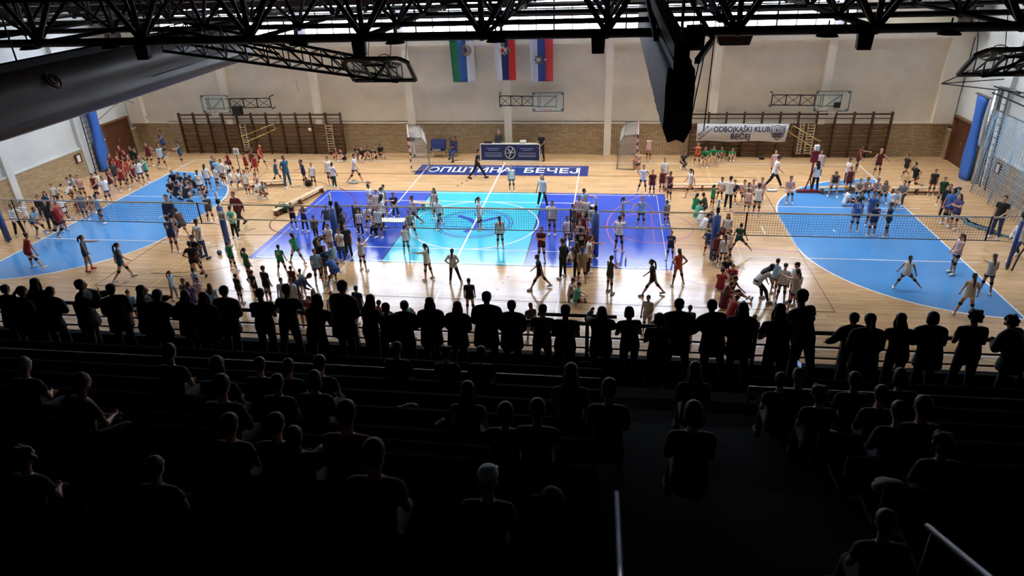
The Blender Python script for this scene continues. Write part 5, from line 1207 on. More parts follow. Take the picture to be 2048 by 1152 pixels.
 (-12.31, 3.07, 0.01, 1.4, 'floor', 110, 't:white', 's:black', 'short:dark', 'white', 'black', 'white-shirted child sitting on the wooden floor by a black bag', 'G1', ''),
 (-11.9, 2.86, 0.01, 1.4, 'floor', 120, 't:grey', 's:black', 'short:dark', 'white', 'black', 'grey-shirted child sitting next to the child by the black bag', 'G1', ''),
 (-15.53, 3.45, 0.01, 1.4, 'hug', 170, 's:maroon', 's:black', 'short:brown', 'white', 'black', 'maroon-clad child crouching among the left standing group', 'G1', ''),
 (-16.18, 4.03, 0.01, 1.4, 'hug', 150, 't:dgrey', 's:dgrey', 'short:dark', 'white', 'black', 'dark grey clad child crouching at the left of that group', 'G1', ''),
 (-12.27, 5.39, 0.01, 1.47, 'walk', 60, 't:teal', 's:teal', 'short:dark', 'white', 'black', 'boy in teal shirt stepping right beyond the dark red line', 'G1', ''),
 (-11.32, 4.73, 0.01, 1.81, 'behind', 120, 't:teal', 'p:teal', 'short:black', 'white', 'black', 'tall man in teal shirt and blue trousers on the far floor', 'G1', ''),
 (-10.43, 5.02, 0.01, 1.54, 'throw', 230, 't:navy', 's:black', 'short:dark', 'white', 'black', 'girl in navy shirt reaching up under the pale ball', 'G1', ''),
 (-9.86, 4.79, 0.01, 1.38, 'stand', 180, 't:white', 's:navy', 'short:dark', 'white', 'black', 'girl in white shirt rubbing her face right of the navy-shirted girl', 'G1', ''),
 (-9.06, 5.16, 0.01, 1.64, 'stand', 200, 't:white', 's:dgreen', 'short:dark', 'white', 'black', 'rear one of two white-shirted girls at the corner of the deep blue field', 'G1', ''),
 (-8.67, 4.84, 0.01, 1.42, 'relax', 20, 't:white', 'p:dgreen', 'short:dark', 'white', 'black', 'front one of two white-shirted girls at the deep blue corner', 'G1', ''),
 (-7.81, 5.74, 0.01, 1.73, 'walk', 90, 't:white', 's:black', 'short:dark', 'white', 'black', 'white-shirted player walking alone left of the striped goal', 'G1', ''),
 (-10.76, 10.45, 0.01, 1.5, 'hug', 150, 't:maroon', 's:black', 'short:dark', 'white', None, 'maroon-clad child sitting at the right end of the left wall bars', 'G1', ''),
 (-10.11, 10.13, 0.01, 1.5, 'hug', 200, 't:black', 's:black', 'short:dark', 'white', None, 'black-clad child sitting beside the maroon one at the wall bars', 'G1', ''),
 (-9.54, 10.95, 0.01, 1.5, 'hug', 160, 't:black', 's:black', 'short:dark', 'white', None, 'leftmost of the dark row sitting against the bricks', 'G1', ''),
 (-8.93, 10.22, 0.01, 1.5, 'legs', 170, 't:black', 's:black', 'short:dark', 'white', None, 'second of the dark row against the bricks, legs stretched', 'G1', ''),
 (-8.67, 10.74, 0.01, 1.5, 'hug', 190, 't:dgrey', 's:black', 'short:dark', 'white', None, 'third of the dark row against the bricks, in dark grey', 'G1', ''),
 (-8.24, 10.41, 0.01, 1.5, 'hug', 180, 't:black', 's:black', 'short:dark', 'white', None, 'fourth of the dark row against the bricks', 'G1', ''),
 (-8.02, 10.9, 0.01, 1.5, 'legs', 140, 't:black', 's:black', 'short:dark', 'white', None, 'rightmost of the dark row against the bricks, legs out to the right', 'G1', ''),
 (-6.03, 11.2, 0.01, 1.8, 'stand', 190, 'l:black', 'p:white', 'short:dark', 'black', None, 'man in black top and white trousers behind the left striped goal', 'G1', ''),
 (-3.13, 10.38, 0.01, 1.75, 'sitback', 200, 'l:navy', 'p:jeans', 'short:dark', 'black', None, 'man in dark jacket and jeans seated cross-legged by the far wall', 'G1', ''),
 (-0.45, 10.75, 0.01, 1.75, 'relax', 180, 'l:dgrey', 'p:dgrey', 'short:grey', 'black', None, 'grey-clad person standing behind the judges table at the pilaster', 'G1', ''),
 (2.15, 10.32, 0.01, 1.71, 'relax', 190, 't:black', 'p:black', 'short:dark', 'black', None, 'person in black standing at the right end of the judges table', 'G1', ''),
 (-1.07, 6.8, 0.01, 1.77, 'stride', 90, 't:black', 'p:black', 'short:dark', 'black', None, 'man in black striding right in front of the judges table', 'G1', ''),
 (1.15, 4.59, 0.01, 1.43, 'stand', 170, 's:white', 's:black', 'short:brown', 'white', 'black', 'player in white jersey on the navy name field', 'G1', ''),
 (2.98, 2.32, 0.01, 1.67, 'wide', 200, 't:white', 'p:black', 'long:blond', 'white', None, 'woman in white shirt and black trousers with long fair hair', 'G1', ''),
 (8.42, 10.39, 0.01, 1.48, 'stand', 200, 's:pink', 's:pink', 'short:brown', 'white', 'black', 'player in pink jersey standing right of the striped right goal', 'G1', ''),
 (7.77, 8.73, 0.01, 1.45, 'sit', 180, 's:pink', 's:black', 'short:brown', 'white', 'black', 'pink-shirted child crouching in the right goal mouth', 'G1', ''),
 (7.68, 9.16, 0.01, 1.4, 'hug', 190, 's:coral', 's:black', 'short:brown', 'white', 'black', 'small coral-shirted child low in the right goal mouth', 'G1', ''),
 (7.85, 4.56, 0.01, 1.5, 'hips', 180, 't:white', 's:black', 'short:dark', 'white', 'black', 'girl in white shirt and black shorts left of the maroon pair', 'G1', ''),
 (8.34, 4.2, 0.01, 1.36, 'stand', 180, 't:maroon', 's:navy', 'short:dark', 'white', 'black', 'girl in maroon shirt and navy shorts at the deep blue edge', 'G1', ''),
 (8.86, 4.61, 0.01, 1.29, 'stand', 180, 's:maroon', 's:maroon', 'short:dark', 'white', 'black', 'left one of two maroon jerseys with crests at the far side', 'G1', ''),
 (9.14, 3.56, 0.01, 1.49, 'relax', 220, 's:maroon', 's:black', 'short:dark', 'white', 'black', 'right one of two maroon jerseys at the corner of the blue field', 'G1', ''),
 (9.03, 5.82, 0.01, 1.5, 'stand', 170, 't:white', 's:black', 'pony:dark', 'white', 'black', 'white-shirted girl behind the two maroon jerseys', 'G1', ''),
 (10.24, 9.0, 0.01, 1.5, 'floor', 160, 't:dgrey', 'p:dgrey', 'short:dark', 'white', 'black', 'dark-clad person sitting on the floor under the banner left edge', 'G1', ''),
 (11.06, 9.37, 0.01, 1.39, 'headhands', 200, 's:orange', 's:black', 'short:brown', 'white', 'black', 'player with arms over the head walking under the banner', 'G1', ''),
 (11.5, 9.54, 0.01, 1.5, 'sit', 180, 't:green', 's:black', 'short:dark', 'white', None, 'leftmost of four green-shirted children at the wall bars', 'G1', ''),
 (12.0, 9.98, 0.01, 1.5, 'sitlean', 180, 't:green', 's:black', 'short:dark', 'white', None, 'second of four green-shirted children, with dark top edge', 'G1', ''),
 (12.62, 11.03, 0.01, 1.5, 'hug', 180, 't:green', 's:black', 'short:dark', 'white', None, 'third of four green-shirted children, hands between knees', 'G1', ''),
 (13.18, 10.82, 0.01, 1.5, 'hug', 180, 't:green', 's:black', 'short:dark', 'white', None, 'rightmost of four green-shirted children, knees hugged', 'G1', ''),
 (-5.33, 1.03, 0.01, 1.5, 'stand', 90, 't:white', 's:white', 'short:dark', 'white', 'black', 'white-shirted girl standing leftmost in the huddle on deep blue', 'G1', ''),
 (-4.69, 0.14, 0.01, 1.5, 'stand', 200, 't:cream', 's:white', 'short:brown', 'white', 'black', 'cream-shirted girl second in the huddle on deep blue', 'G1', ''),
 (-4.58, 0.53, 0.01, 1.5, 'relax', 230, 't:white', 's:black', 'short:dark', 'white', 'black', 'white-shirted girl leaning in the back of the deep blue huddle', 'G1', ''),
 (-4.59, 0.96, 0.01, 1.5, 'stand', 210, 't:sky', 's:navy', 'short:dark', 'white', 'black', 'girl in pale shirt at the far right of the deep blue huddle', 'G1', ''),
 (-5.11, 0.66, 0.01, 1.45, 'sit', 170, 't:white', 's:white', 'short:dark', 'white', 'black', 'white-shirted child seated in front of the deep blue huddle', 'G1', ''),
 (-4.07, -1.03, 0.01, 1.7, 'reach', 60, 't:white', 'p:black', 'long:dark', 'white', 'black', 'woman in white shirt and black trousers pointing right at the huddle', 'G1', ''),
 (-4.16, 0.97, 0.01, 1.5, 'sit', 150, 't:navy', 'p:dgrey', 'short:dark', 'white', 'black', 'dark-clad person sitting right of the pointing woman', 'G1', ''),
 (-5.1, -1.42, 0.01, 1.45, 'stand', 170, 't:dgrey', 's:black', 'short:dark', 'white', 'black', 'dark-shirted boy behind the net at the middle post', 'G1', ''),
 (-4.93, -1.73, 0.01, 1.21, 'stand', 180, 't:white', 'p:black', 'short:dark', 'white', 'black', 'white-shirted girl facing us behind the score table', 'G1', ''),
 (-4.91, -0.75, 0.01, 1.6, 'sitlean', 150, 't:white', 's:black', 'short:dark', 'white', 'black', 'white-shirted person leaning over the score table', 'G1', ''),
 (-4.06, -1.56, 0.01, 1.6, 'sitlean', 210, 'l:cream', 'p:black', 'short:dark', 'white', 'black', 'cream-clad person bending over papers at the score table', 'G1', ''),
 (-3.94, -2.0, 0.01, 1.5, 'stand', 190, 't:white', 's:black', 'short:dark', 'white', 'black', 'white-shirted girl between the score table and pointing woman', 'G1', ''),
 (-5.88, -1.73, 0.01, 1.6, 'stand', 340, 't:black', 'p:black', 'long:black', 'white', 'black', 'woman with long black hair right of the middle navy post', 'G1', ''),
 (-5.36, -2.65, 0.01, 1.37, 'stand', 300, 't:black', 's:black', 'long:brown', 'white', 'black', 'brown-haired girl in black and white right below the navy post', 'G1', ''),
 (-6.51, -1.3, 0.01, 1.34, 'lunge', 340, 't:dgrey', 'p:black', 'short:dark', 'white', 'black', 'person in dark grey leaning left of the middle navy post', 'G1', ''),
 (-5.32, -4.3, 0.01, 1.55, 'relax', 200, 't:white', 's:black', 'short:ginger', 'white', 'black', 'girl with reddish hair in white shirt below the navy post', 'G1', ''),
 (-4.71, -4.64, 0.01, 1.49, 'cross', 190, 't:white', 'p:jeans', 'short:brown', 'white', 'black', 'woman in printed white shirt and jeans below the middle post', 'G1', ''),
 (-4.55, -4.31, 0.01, 1.55, 'stand', 160, 't:black', 'p:black', 'short:brown', 'white', 'black', 'black-clad girl behind the woman in jeans', 'G1', ''),
 (-4.67, -3.97, 0.01, 1.2, 'stand', 180, 't:dgrey', 'p:dgrey', 'short:dark', 'white', 'black', 'dark grey child right of the woman in jeans', 'G1', ''),
 (-8.32, -1.28, 0.01, 1.34, 'cross', 170, 's:black', 's:black', 'short:brown', 'white', 'black', 'player in black jersey with folded arms left of the blue field', 'G1', ''),
 (-7.71, -1.43, 0.01, 1.28, 'photo', 180, 't:navy', 'p:black', 'long:brown', 'white', 'black', 'long-haired girl in navy holding hands to her face', 'G1', ''),
 (-6.78, -2.39, 0.01, 1.21, 'walk', 340, 'l:olive', 'p:black', 'tail:brown', 'white', 'black', 'girl in dark jacket with yellow stripe walking away', 'G1', ''),
 (-5.69, -4.49, 0.01, 1.56, 'bend', 110, 't:black', 'p:black', 'short:brown', 'white', 'black', 'black-clad person bending right of the green-shirted runner', 'G1', ''),
 (-6.58, -4.91, 0.01, 1.44, 'stride', 300, 't:green', 's:black', 'pony:dark', 'white', 'black', 'girl in green shirt running at the left of the blue field', 'G1', ''),
 (-4.85, -6.78, 0.01, 1.5, 'relax', 150, 't:sky', 's:navy', 'short:brown', 'white', 'black', 'blue-shirted girl leftmost of the lower left blue group', 'G1', ''),
 (-4.96, -6.06, 0.01, 1.6, 'stand', 200, 'l:black', 'p:black', 'short:dark', 'white', 'black', 'tall black-clad person at the back of the lower left blue group', 'G1', ''),
 (-4.36, -6.74, 0.01, 1.55, 'knees', 300, 't:blue', 's:navy', 'short:dark', 'white', 'black', 'blue-shirted player bending over, middle of the lower left blue group', 'G1', ''),
 (-4.58, -5.78, 0.01, 1.35, 'hips', 120, 's:sky', 's:blue', 'short:brown', 'white', 'black', 'player in striped blue jersey with hand on hip, right of the blue group', 'G1', ''),
 (-4.58, -6.45, 0.01, 1.5, 'stand', 140, 't:teal', 's:navy', 'pony:brown', 'white', 'black', 'teal-shirted girl behind the bending blue player', 'G1', ''),
 (-3.53, -5.38, 0.01, 1.45, 'photo', 20, 's:white', 's:black', 'short:brown', 'white', 'black', 'boy in white tank top standing alone right of the blue group', 'G1', ''),
 (-2.68, -0.52, 0.01, 1.56, 'walk', 240, 's:pink', 's:black', 'bun:dark', 'white', 'black', 'player in pale tank top with bun, just behind the net left of cyan', 'G1', ''),
 (-2.46, -2.01, 0.01, 1.48, 'ready', 150, 's:beige', 's:black', 'short:brown', 'white', 'black', 'player in striped beige jersey at the net tape', 'G1', ''),
 (-2.23, -3.65, 0.01, 1.31, 'relax', 350, 's:white', 's:dgrey', 'short:dark', 'white', 'black', 'player in white top and grey shorts before the net, black shoes', 'G1', ''),
 (-1.93, 0.36, 0.01, 1.56, 'stand', 200, 's:pink', 's:black', 'long:brown', 'white', 'black', 'long-haired player in pink-white jersey on the cyan field edge', 'G1', ''),
 (-1.52, -0.58, 0.01, 1.58, 'stride', 200, 't:white', 's:black', 'short:brown', 'white', 'black', 'player in white shirt and black shorts behind the net on cyan', 'G1', ''),
 (0.44, -0.83, 0.01, 1.58, 'stand', 100, 's:white', 's:white', 'pony:dark', 'white', 'black', 'player in white with ponytail standing on the centre emblem', 'G1', ''),
 (1.67, -2.81, 0.01, 1.45, 'stand', 340, 's:cream', 's:black', 'tail:black', 'white', 'black', 'player in cream jersey and long black tail before the centre net', 'G1', ''),
 (-0.67, -6.05, 0.01, 1.51, 'reach', 290, 't:white', 's:black', 'tail:black', 'white', 'black', 'player in white shirt with arm forward, below the cyan field edge', 'G1', ''),
 (0.45, -6.23, 0.01, 1.44, 'hips', 0, 't:white', 'p:black', 'tail:black', 'white', 'black', 'girl in white shirt and black leggings with hands on hips', 'G1', ''),
 (1.52, -8.73, 0.01, 1.44, 'stand', 350, 't:black', 's:cream', 'short:dark', 'white', 'black', 'girl in black shirt and pale shorts near the railing centre', 'G1', ''),
 (3.75, -1.23, 0.01, 1.61, 'stand', 190, 's:cream', 's:black', 'short:dark', 'white', 'black', 'player in cream jersey on the deep blue right of the emblem', 'G1', ''),
 (3.56, -4.12, 0.01, 1.54, 'cross', 190, 't:maroon', 's:black', 'short:brown', 'white', 'black', 'player in dark red shirt with folded arms right of the cyan field', 'G1', ''),
 (3.74, -6.5, 0.01, 1.5, 'stride', 260, 't:black', 's:black', 'short:dark', 'white', 'black', 'player in black striding left with a ball-like tuft at centre', 'G1', ''),
 (4.5, -5.5, 0.01, 1.65, 'behind', 300, 'l:black', 'p:black', 'short:brown', 'white', 'black', 'man in black tracksuit seen from behind at the central huddle', 'G1', ''),
 (6.84, 0.33, 0.01, 1.28, 'reach', 110, 's:sky', 's:blue', 'pony:black', 'white', 'black', 'player in pale blue top reaching right on the deep blue field', 'G1', ''),
 (7.66, -0.18, 0.01, 1.49, 'wings', 180, 's:sky', 's:black', 'short:brown', 'white', 'black', 'player with spread dark sleeves facing us on the deep blue field', 'G1', ''),
 (6.69, -2.81, 0.01, 1.59, 'photo', 20, 't:white', 's:black', 'short:dark', 'white', 'black', 'player in white shirt holding arms forward before the right net tapes', 'G1', ''),
 (6.35, -6.63, 0.01, 1.49, 'clap', 50, 's:olive', 's:blue', 'short:dark', 'white', 'black', 'girl in striped top and blue shorts alone at lower centre right', 'G1', ''),
 (7.87, -6.72, 0.01, 1.52, 'stride', 270, 't:black', 's:black', 'tail:black', 'white', 'black', 'girl in black with long tail striding left at lower right', 'G1', ''),
 (8.71, -3.58, 0.01, 1.27, 'behind', 200, 't:navy', 's:black', 'short:dark', 'white', 'black', 'girl in black jersey with white number at the blue field corner', 'G1', ''),
 (8.85, -5.83, 0.01, 1.51, 'hips', 340, 's:coral', 'm:dgrey', 'pony:dark', 'white', 'black', 'girl in red and white jersey and grey shorts beside the blue field', 'G1', ''),
 (8.79, 0.19, 0.01, 1.2, 'stand', 330, 't:grey', 's:black', 'short:dark', 'white', 'black', 'grey-shirted girl at the right edge of the deep blue field', 'G1', ''),
 (7.55, -9.58, 0.01, 1.45, 'relax', 200, 't:cream', 's:grey', 'short:dark', 'white', 'black', 'child in cream shirt standing behind the railing right of centre', 'G1', ''),
 (5.02, 0.63, 0.01, 1.55, 'reach', 100, 't:sky', 's:sky', 'short:dark', 'white', 'black', 'pale blue shirted person at the top of the central huddle', 'G1', ''),
 (4.87, -0.2, 0.01, 1.5, 'stand', 190, 's:pink', 's:black', 'pony:dark', 'white', 'black', 'pink-shirted girl second from the top of the central huddle', 'G1', ''),
 (5.2, -0.34, 0.01, 1.5, 'stand', 170, 't:cream', 's:black', 'short:dark', 'white', 'black', 'cream-shirted girl beside the pink one atop the central huddle', 'G1', ''),
 (5.44, -1.65, 0.01, 1.95, 'knees', 80, 't:black', 'p:black', 'short:dark', 'white', 'black', 'man in black shirt and white cap leaning over the huddle', 'G1', 'c'),
 (4.69, -1.33, 0.01, 1.5, 'stand', 120, 't:dgrey', 's:black', 'short:dark', 'white', 'black', 'dark-shirted girl at the left edge of the central huddle', 'G1', ''),
 (5.02, -1.72, 0.01, 1.5, 'stand', 170, 's:maroon', 's:maroon', 'short:ginger', 'white', 'black', 'reddish-haired girl in maroon inside the central huddle', 'G1', ''),
 (5.15, -2.35, 0.01, 1.5, 'stand', 200, 's:maroon', 's:maroon', 'short:brown', 'white', 'black', 'maroon-shirted girl right of the reddish-haired one', 'G1', ''),
 (4.67, -1.83, 0.01, 1.27, 'stand', 80, 't:dgreen', 'p:navy', 'short:dark', 'white', 'black', 'person in dark green and navy at the left side of the central huddle', 'G1', ''),
 (5.07, -3.27, 0.01, 1.5, 'stand', 190, 's:pink', 's:purple', 'short:brown', 'white', 'black', 'girl in patterned pink jersey in the middle of the huddle', 'G1', ''),
 (5.13, -4.15, 0.01, 1.55, 'stand', 350, 't:black', 's:black', 'short:black', 'white', 'black', 'black jersey with pale number seen from behind in the huddle', 'G1', ''),
 (5.48, -4.25, 0.01, 1.55, 'stand', 200, 't:maroon', 's:black', 'short:brown', 'white', 'black', 'brown-haired girl in dark red at the right of the huddle', 'G1', ''),
 (5.49, -5.25, 0.01, 1.68, 'reach', 80, 's:white', 'p:black', 'short:brown', 'white', 'black', 'person in white and black vest holding an arm out right', 'G1', ''),
 (5.04, -5.5, 0.01, 1.5, 'stand', 300, 't:dgreen', 'p:black', 'long:brown', 'white', 'black', 'long brown-haired girl in dark green in the lower huddle', 'G1', ''),
 (4.66, -4.13, 0.01, 1.45, 'hug', 120, 'l:cream', 's:navy', 'curl:brown', 'white', 'black', 'curly-haired child crouching left in the lower huddle', 'G1', ''),
 (5.27, -5.88, 0.01, 1.51, 'behind', 350, 't:beige', 'm:jeans', 'pony:brown', 'white', 'black', 'girl in beige shirt and denim shorts seen from behind', 'G1', ''),
 (4.92, -7.39, 0.01, 1.45, 'kneel', 100, 's:pink', 's:maroon', 'short:ginger', 'white', 'black', 'red-haired child kneeling below the girl in denim shorts', 'G1', ''),
 (5.15, -7.76, 0.01, 1.45, 'kneel', 80, 't:mint', 's:black', 'short:brown', 'white', 'black', 'child in pale green floral top kneeling nearest the railing', 'G1', ''),
 (4.52, -2.65, 0.01, 1.45, 'stand', 150, 't:white', 's:navy', 'short:dark', 'white', 'black', 'white-shirted girl left of the dark green person in the huddle', 'G1', ''),
 (10.25, 4.28, 0.01, 1.5, 'walk', 250, 't:white', 's:beige', 'tail:black', 'white', 'black', 'girl in white shirt walking on the far floor below the banner', 'G1', ''),
 (11.11, 2.52, 0.01, 1.2, 'cross', 60, 's:green', 's:black', 'pony:dark', 'white', 'black', 'girl in green tank top and black shorts standing', 'G1', ''),
 (10.15, 1.37, 0.01, 1.45, 'sit', 40, 't:green', 's:green', 'pony:dark', 'white', 'black', 'green-shirted girl seated, leftmost of the right group', 'G1', ''),
 (10.65, 1.5, 0.01, 1.45, 'sit', 300, 't:dgrey', 's:black', 'short:brown', 'white', 'black', 'grey-shirted girl facing left beside the green seated one', 'G1', ''),
 (10.11, 0.28, 0.01, 1.5, 'sitlean', 40, 't:mint', 's:black', 'short:dark', 'white', 'black', 'pale-shirted girl sitting with her back to us, left of blue post', 'G1', ''),
 (10.17, -0.39, 0.01, 1.5, 'sitlean', 50, 't:white', 's:navy', 'short:dark', 'white', 'black', 'white-shirted girl sitting back to us just left of the navy post', 'G1', ''),
 (10.19, -1.22, 0.01, 1.5, 'sitlean', 60, 't:white', 's:grey', 'short:black', 'white', 'black', 'white-shirted girl sitting lowest left of the right navy post', 'G1', ''),
 (11.71, 3.97, 0.01, 1.5, 'sit', 200, 't:white', 's:black', 'short:dark', 'white', 'black', 'white-shirted girl sitting at the left end of the long bench', 'G1', ''),
 (11.82, 2.42, 0.01, 1.65, 'cross', 30, 't:white', 'p:black', 'short:dark', 'white', 'black', 'man in white shirt and black trousers standing at the bench', 'G1', ''),
 (12.22, 3.55, 0.01, 1.5, 'sit', 190, 't:navy', 's:navy', 'short:dark', 'white', 'black', 'navy-clad girl sitting on the bench right of the standing man', 'G1', ''),
 (12.66, 3.57, 0.01, 1.5, 'sit', 180, 's:pink', 's:black', 'short:dark', 'white', 'black', 'pink-shirted girl third on the long bench', 'G1', ''),
 (12.76, 3.14, 0.01, 1.5, 'sit', 170, 's:cream', 's:black', 'short:dark', 'white', 'black', 'cream-shirted girl fourth on the long bench', 'G1', ''),
 (13.09, 3.64, 0.01, 1.5, 'sit', 180, 's:pink', 's:maroon', 'short:brown', 'white', 'black', 'pink-clad girl fifth on the long bench', 'G1', ''),
 (13.57, 3.97, 0.01, 1.5, 'sit', 190, 's:pink', 's:black', 'short:brown', 'white', 'black', 'pink-shirted girl sitting before the dark red floor line', 'G1', ''),
 (12.6, 1.99, 0.01, 1.2, 'stand', 10, 's:pink', 's:purple', 'short:black', 'white', 'black', 'player in pink jersey numbered 13 seen from behind', 'G1', ''),
 (12.98, 1.68, 0.01, 1.56, 'cross', 20, 't:white', 's:dgreen', 'short:dark', 'white', 'black', 'person in white shirt and dark green shorts, black knee pads', 'G1', ''),
 (14.83, 3.83, 0.01, 1.68, 'sit', 180, 's:pink', 's:white', 'short:dark', 'white', 'black', 'pink-shirted girl with white knee pads on the bench end', 'G1', ''),
 (14.52, 5.72, 0.01, 1.85, 'stride', 90, 't:white', 'p:black', 'short:dark', 'white', 'black', 'man in white shirt and black trousers walking right', 'G1', ''),
 (14.94, 7.84, 0.01, 1.4, 'stand', 180, 's:pink', 's:pink', 'short:brown', 'white', 'black', 'small pink-shirted child behind the walking man', 'G1', ''),
 (16.43, 5.32, 0.01, 1.57, 'stand', 350, 't:white', 'p:black', 'long:black', 'white', 'black', 'woman in white shirt with long black hair by the red stand', 'G1', ''),
 (17.08, 4.44, 0.01, 1.62, 'knees', 200, 's:brown', 's:brown', 'short:dark', 'white', 'black', 'brown-clad girl bending over the red stand foot', 'G1', ''),
 (17.16, 7.51, 0.01, 1.5, 'stand', 190, 's:pink', 's:pink', 'short:dark', 'white', 'black', 'pink-shirted girl behind the red stand', 'G1', ''),
 (10.43, -2.04, 0.01, 1.55, 'stand', 100, 't:navy', 's:navy', 'short:dark', 'white', 'black', 'navy-clad girl leaning against the right navy post', 'G1', ''),
 (11.07, -2.17, 0.01, 1.5, 'relax', 200, 's:white', 's:black', 'long:brown', 'white', 'black', 'long-haired girl in white jersey right of the right navy post', 'G1', ''),
 (10.83, -2.44, 0.01, 1.5, 'bend', 190, 's:maroon', 's:black', 'long:brown', 'white', 'black', 'fair brown-haired girl stooping below the right navy post', 'G1', ''),
 (10.9, -3.77, 0.01, 1.45, 'photo', 220, 's:pink', 's:black', 'short:brown', 'white', 'black', 'girl in pink with raised hands right of the stooping one', 'G1', ''),
 (10.69, -4.12, 0.01, 1.38, 'stand', 350, 't:white', 's:black', 'tail:black', 'white', 'black', 'girl in white shirt with black tail seen from behind, lower right column', 'G1', ''),
 (10.46, -3.84, 0.01, 1.34, 'stand', 20, 's:maroon', 's:black', 'short:brown', 'white', 'black', 'girl in maroon and white left of the white-shirted back', 'G1', ''),
 (10.29, -3.03, 0.01, 1.2, 'hips', 30, 't:jeans', 's:purple', 'short:dark', 'white', 'black', 'denim blue clad girl at the left of the right column', 'G1', ''),
 (11.63, -2.64, 0.01, 1.33, 'lunge', 10, 't:dgreen', 's:black', 'short:black', 'white', 'black', 'person in green shirt with black leggings under the net edge', 'G1', ''),
 (10.66, -4.96, 0.01, 1.5, 'squat', 170, 't:black', 's:black', 'short:brown', 'white', 'black', 'black-clad girl squatting at the top of the red seated group', 'G1', ''),
 (10.35, -6.08, 0.01, 1.5, 'hug', 20, 't:red', 's:black', 'short:dark', 'white', 'black', 'red-shirted girl sitting at the left of the red group', 'G1', ''),
 (10.91, -5.32, 0.01, 1.5, 'hug', 200, 't:red', 's:black', 'short:brown', 'white', 'black', 'red-shirted girl sitting behind, right of the first red sitter', 'G1', ''),
 (10.63, -6.63, 0.01, 1.5, 'legs', 120, 't:maroon', 's:black', 'short:black', 'white', 'black', 'dark-haired girl in maroon with leg out to the right', 'G1', ''),
 (10.35, -6.96, 0.01, 1.5, 'hug', 100, 't:red', 's:red', 'short:brown', 'white', 'black', 'red-shirted girl in the middle of the red group', 'G1', ''),
 (10.26, -7.57, 0.01, 1.5, 'hug', 30, 't:maroon', 's:black', 'long:brown', 'white', 'black', 'brown long-haired girl in maroon within the red group', 'G1', ''),
 (10.32, -8.66, 0.01, 1.5, 'floor', 60, 't:red', 's:red', 'short:brown', 'white', 'black', 'red-shirted girl leaning low at the front of the red group', 'G1', ''),
 (10.83, -8.22, 0.01, 1.5, 'hug', 200, 't:black', 's:maroon', 'short:brown', 'white', 'black', 'dark-clad girl at the front right of the red group', 'G1', ''),
 (12.19, -6.35, 0.01, 1.42, 'stand', 60, 't:sky', 's:navy', 'short:dark', 'white', 'black', 'pale-shirted girl standing behind the bending coach', 'G1', ''),
 (11.82, -6.84, 0.01, 1.74, 'knees', 70, 't:white', 'p:black', 'long:black', 'white', 'black', 'woman coach in white bending forward, black trousers', 'G1', ''),
 (12.64, -7.05, 0.01, 1.6, 'stand', 250, 't:white', 's:black', 'short:brown', 'white', 'black', 'person in white with a dark cap opposite the bending coach', 'G1', 'Cm'),
 (12.3, -6.95, 0.01, 1.5, 'stand', 200, 't:white', 's:black', 'short:ginger', 'white', 'black', 'white-shirted girl left of the person in dark cap', 'G1', 'Cm'),
 (12.54, -7.74, 0.01, 1.66, 'reach', 340, 's:cream', 's:maroon', 'pony:brown', 'white', 'black', 'girl in cream jersey and dark red shorts seen from behind', 'G1', ''),
 (19.37, 8.52, 0.01, 1.51, 'reach', 100, 's:maroon', 's:black', 'short:brown', 'white', 'black', 'maroon-jersey player holding an arm out toward the right', 'G1', ''),
 (20.17, 7.76, 0.01, 1.53, 'wings', 170, 's:maroon', 's:black', 'short:blond', 'white', 'black', 'fair-haired player in maroon jersey with arms low and spread', 'G1', ''),
 (21.52, 7.64, 0.01, 1.36, 'walk', 250, 't:black', 's:black', 'short:brown', 'white', 'black', 'black-clad player walking left, leftmost of the right trio', 'G1', ''),
 (21.3, 5.69, 0.01, 1.65, 'run', 260, 't:black', 's:black', 'short:dark', 'white', 'black', 'black-clad player stepping on the bench end at the right', 'G1', ''),
 (21.74, 4.88, 0.01, 1.33, 'stand', 200, 't:black', 's:maroon', 'short:dark', 'white', 'black', 'black and maroon clad player right of the stepping one', 'G1', ''),
 (21.59, 3.45, 0.01, 1.39, 'relax', 190, 't:dgreen', 's:black', 'short:brown', 'white', 'black', 'person in dark green tee before the blue net', 'G1', ''),
 (20.84, 0.99, 0.01, 1.65, 'relax', 230, 't:blue', 's:dgrey', 'short:brown', 'white', 'black', 'left one of two blue-shirted girls with black knee pads', 'G1', ''),
 (20.96, 0.53, 0.01, 1.57, 'cross', 240, 't:purple', 's:navy', 'long:dark', 'white', 'black', 'right one of two blue-shirted girls, long dark hair', 'G1', ''),
 (21.05, 1.74, 0.01, 1.6, 'stand', 200, 'l:black', 'p:black', 'short:black', 'white', 'black', 'black-clad person behind the two blue-shirted girls', 'G1', ''),
 (18.2, 6.27, 0.01, 1.45, 'cross', 250, 't:white', 'p:black', 'short:black', 'white', 'black', 'white-shirted person in black trousers beside the red stand', 'G1', ''),
 (17.86, 4.77, 0.01, 1.45, 'stand', 180, 's:maroon', 's:black', 'short:brown', 'white', 'black', 'maroon-striped child behind the seated row at right', 'G1', ''),
 (18.14, 4.25, 0.01, 1.5, 'sitlean', 190, 't:beige', 's:black', 'short:brown', 'white', 'black', 'beige-clad girl sitting leftmost on the right bench', 'G1', ''),
 (18.51, 4.48, 0.01, 1.5, 'sitlean', 180, 's:pink', 's:black', 'short:brown', 'white', 'black', 'pink striped girl second on the right bench', 'G1', ''),
 (18.94, 4.37, 0.01, 1.5, 'sitlean', 180, 's:pink', 's:black', 'short:brown', 'white', 'black', 'pink jersey girl third on the right bench', 'G1', ''),
 (19.25, 3.99, 0.01, 1.5, 'sitlean', 200, 's:beige', 's:black', 'long:dark', 'white', 'black', 'long dark-haired girl fourth on the right bench', 'G1', ''),
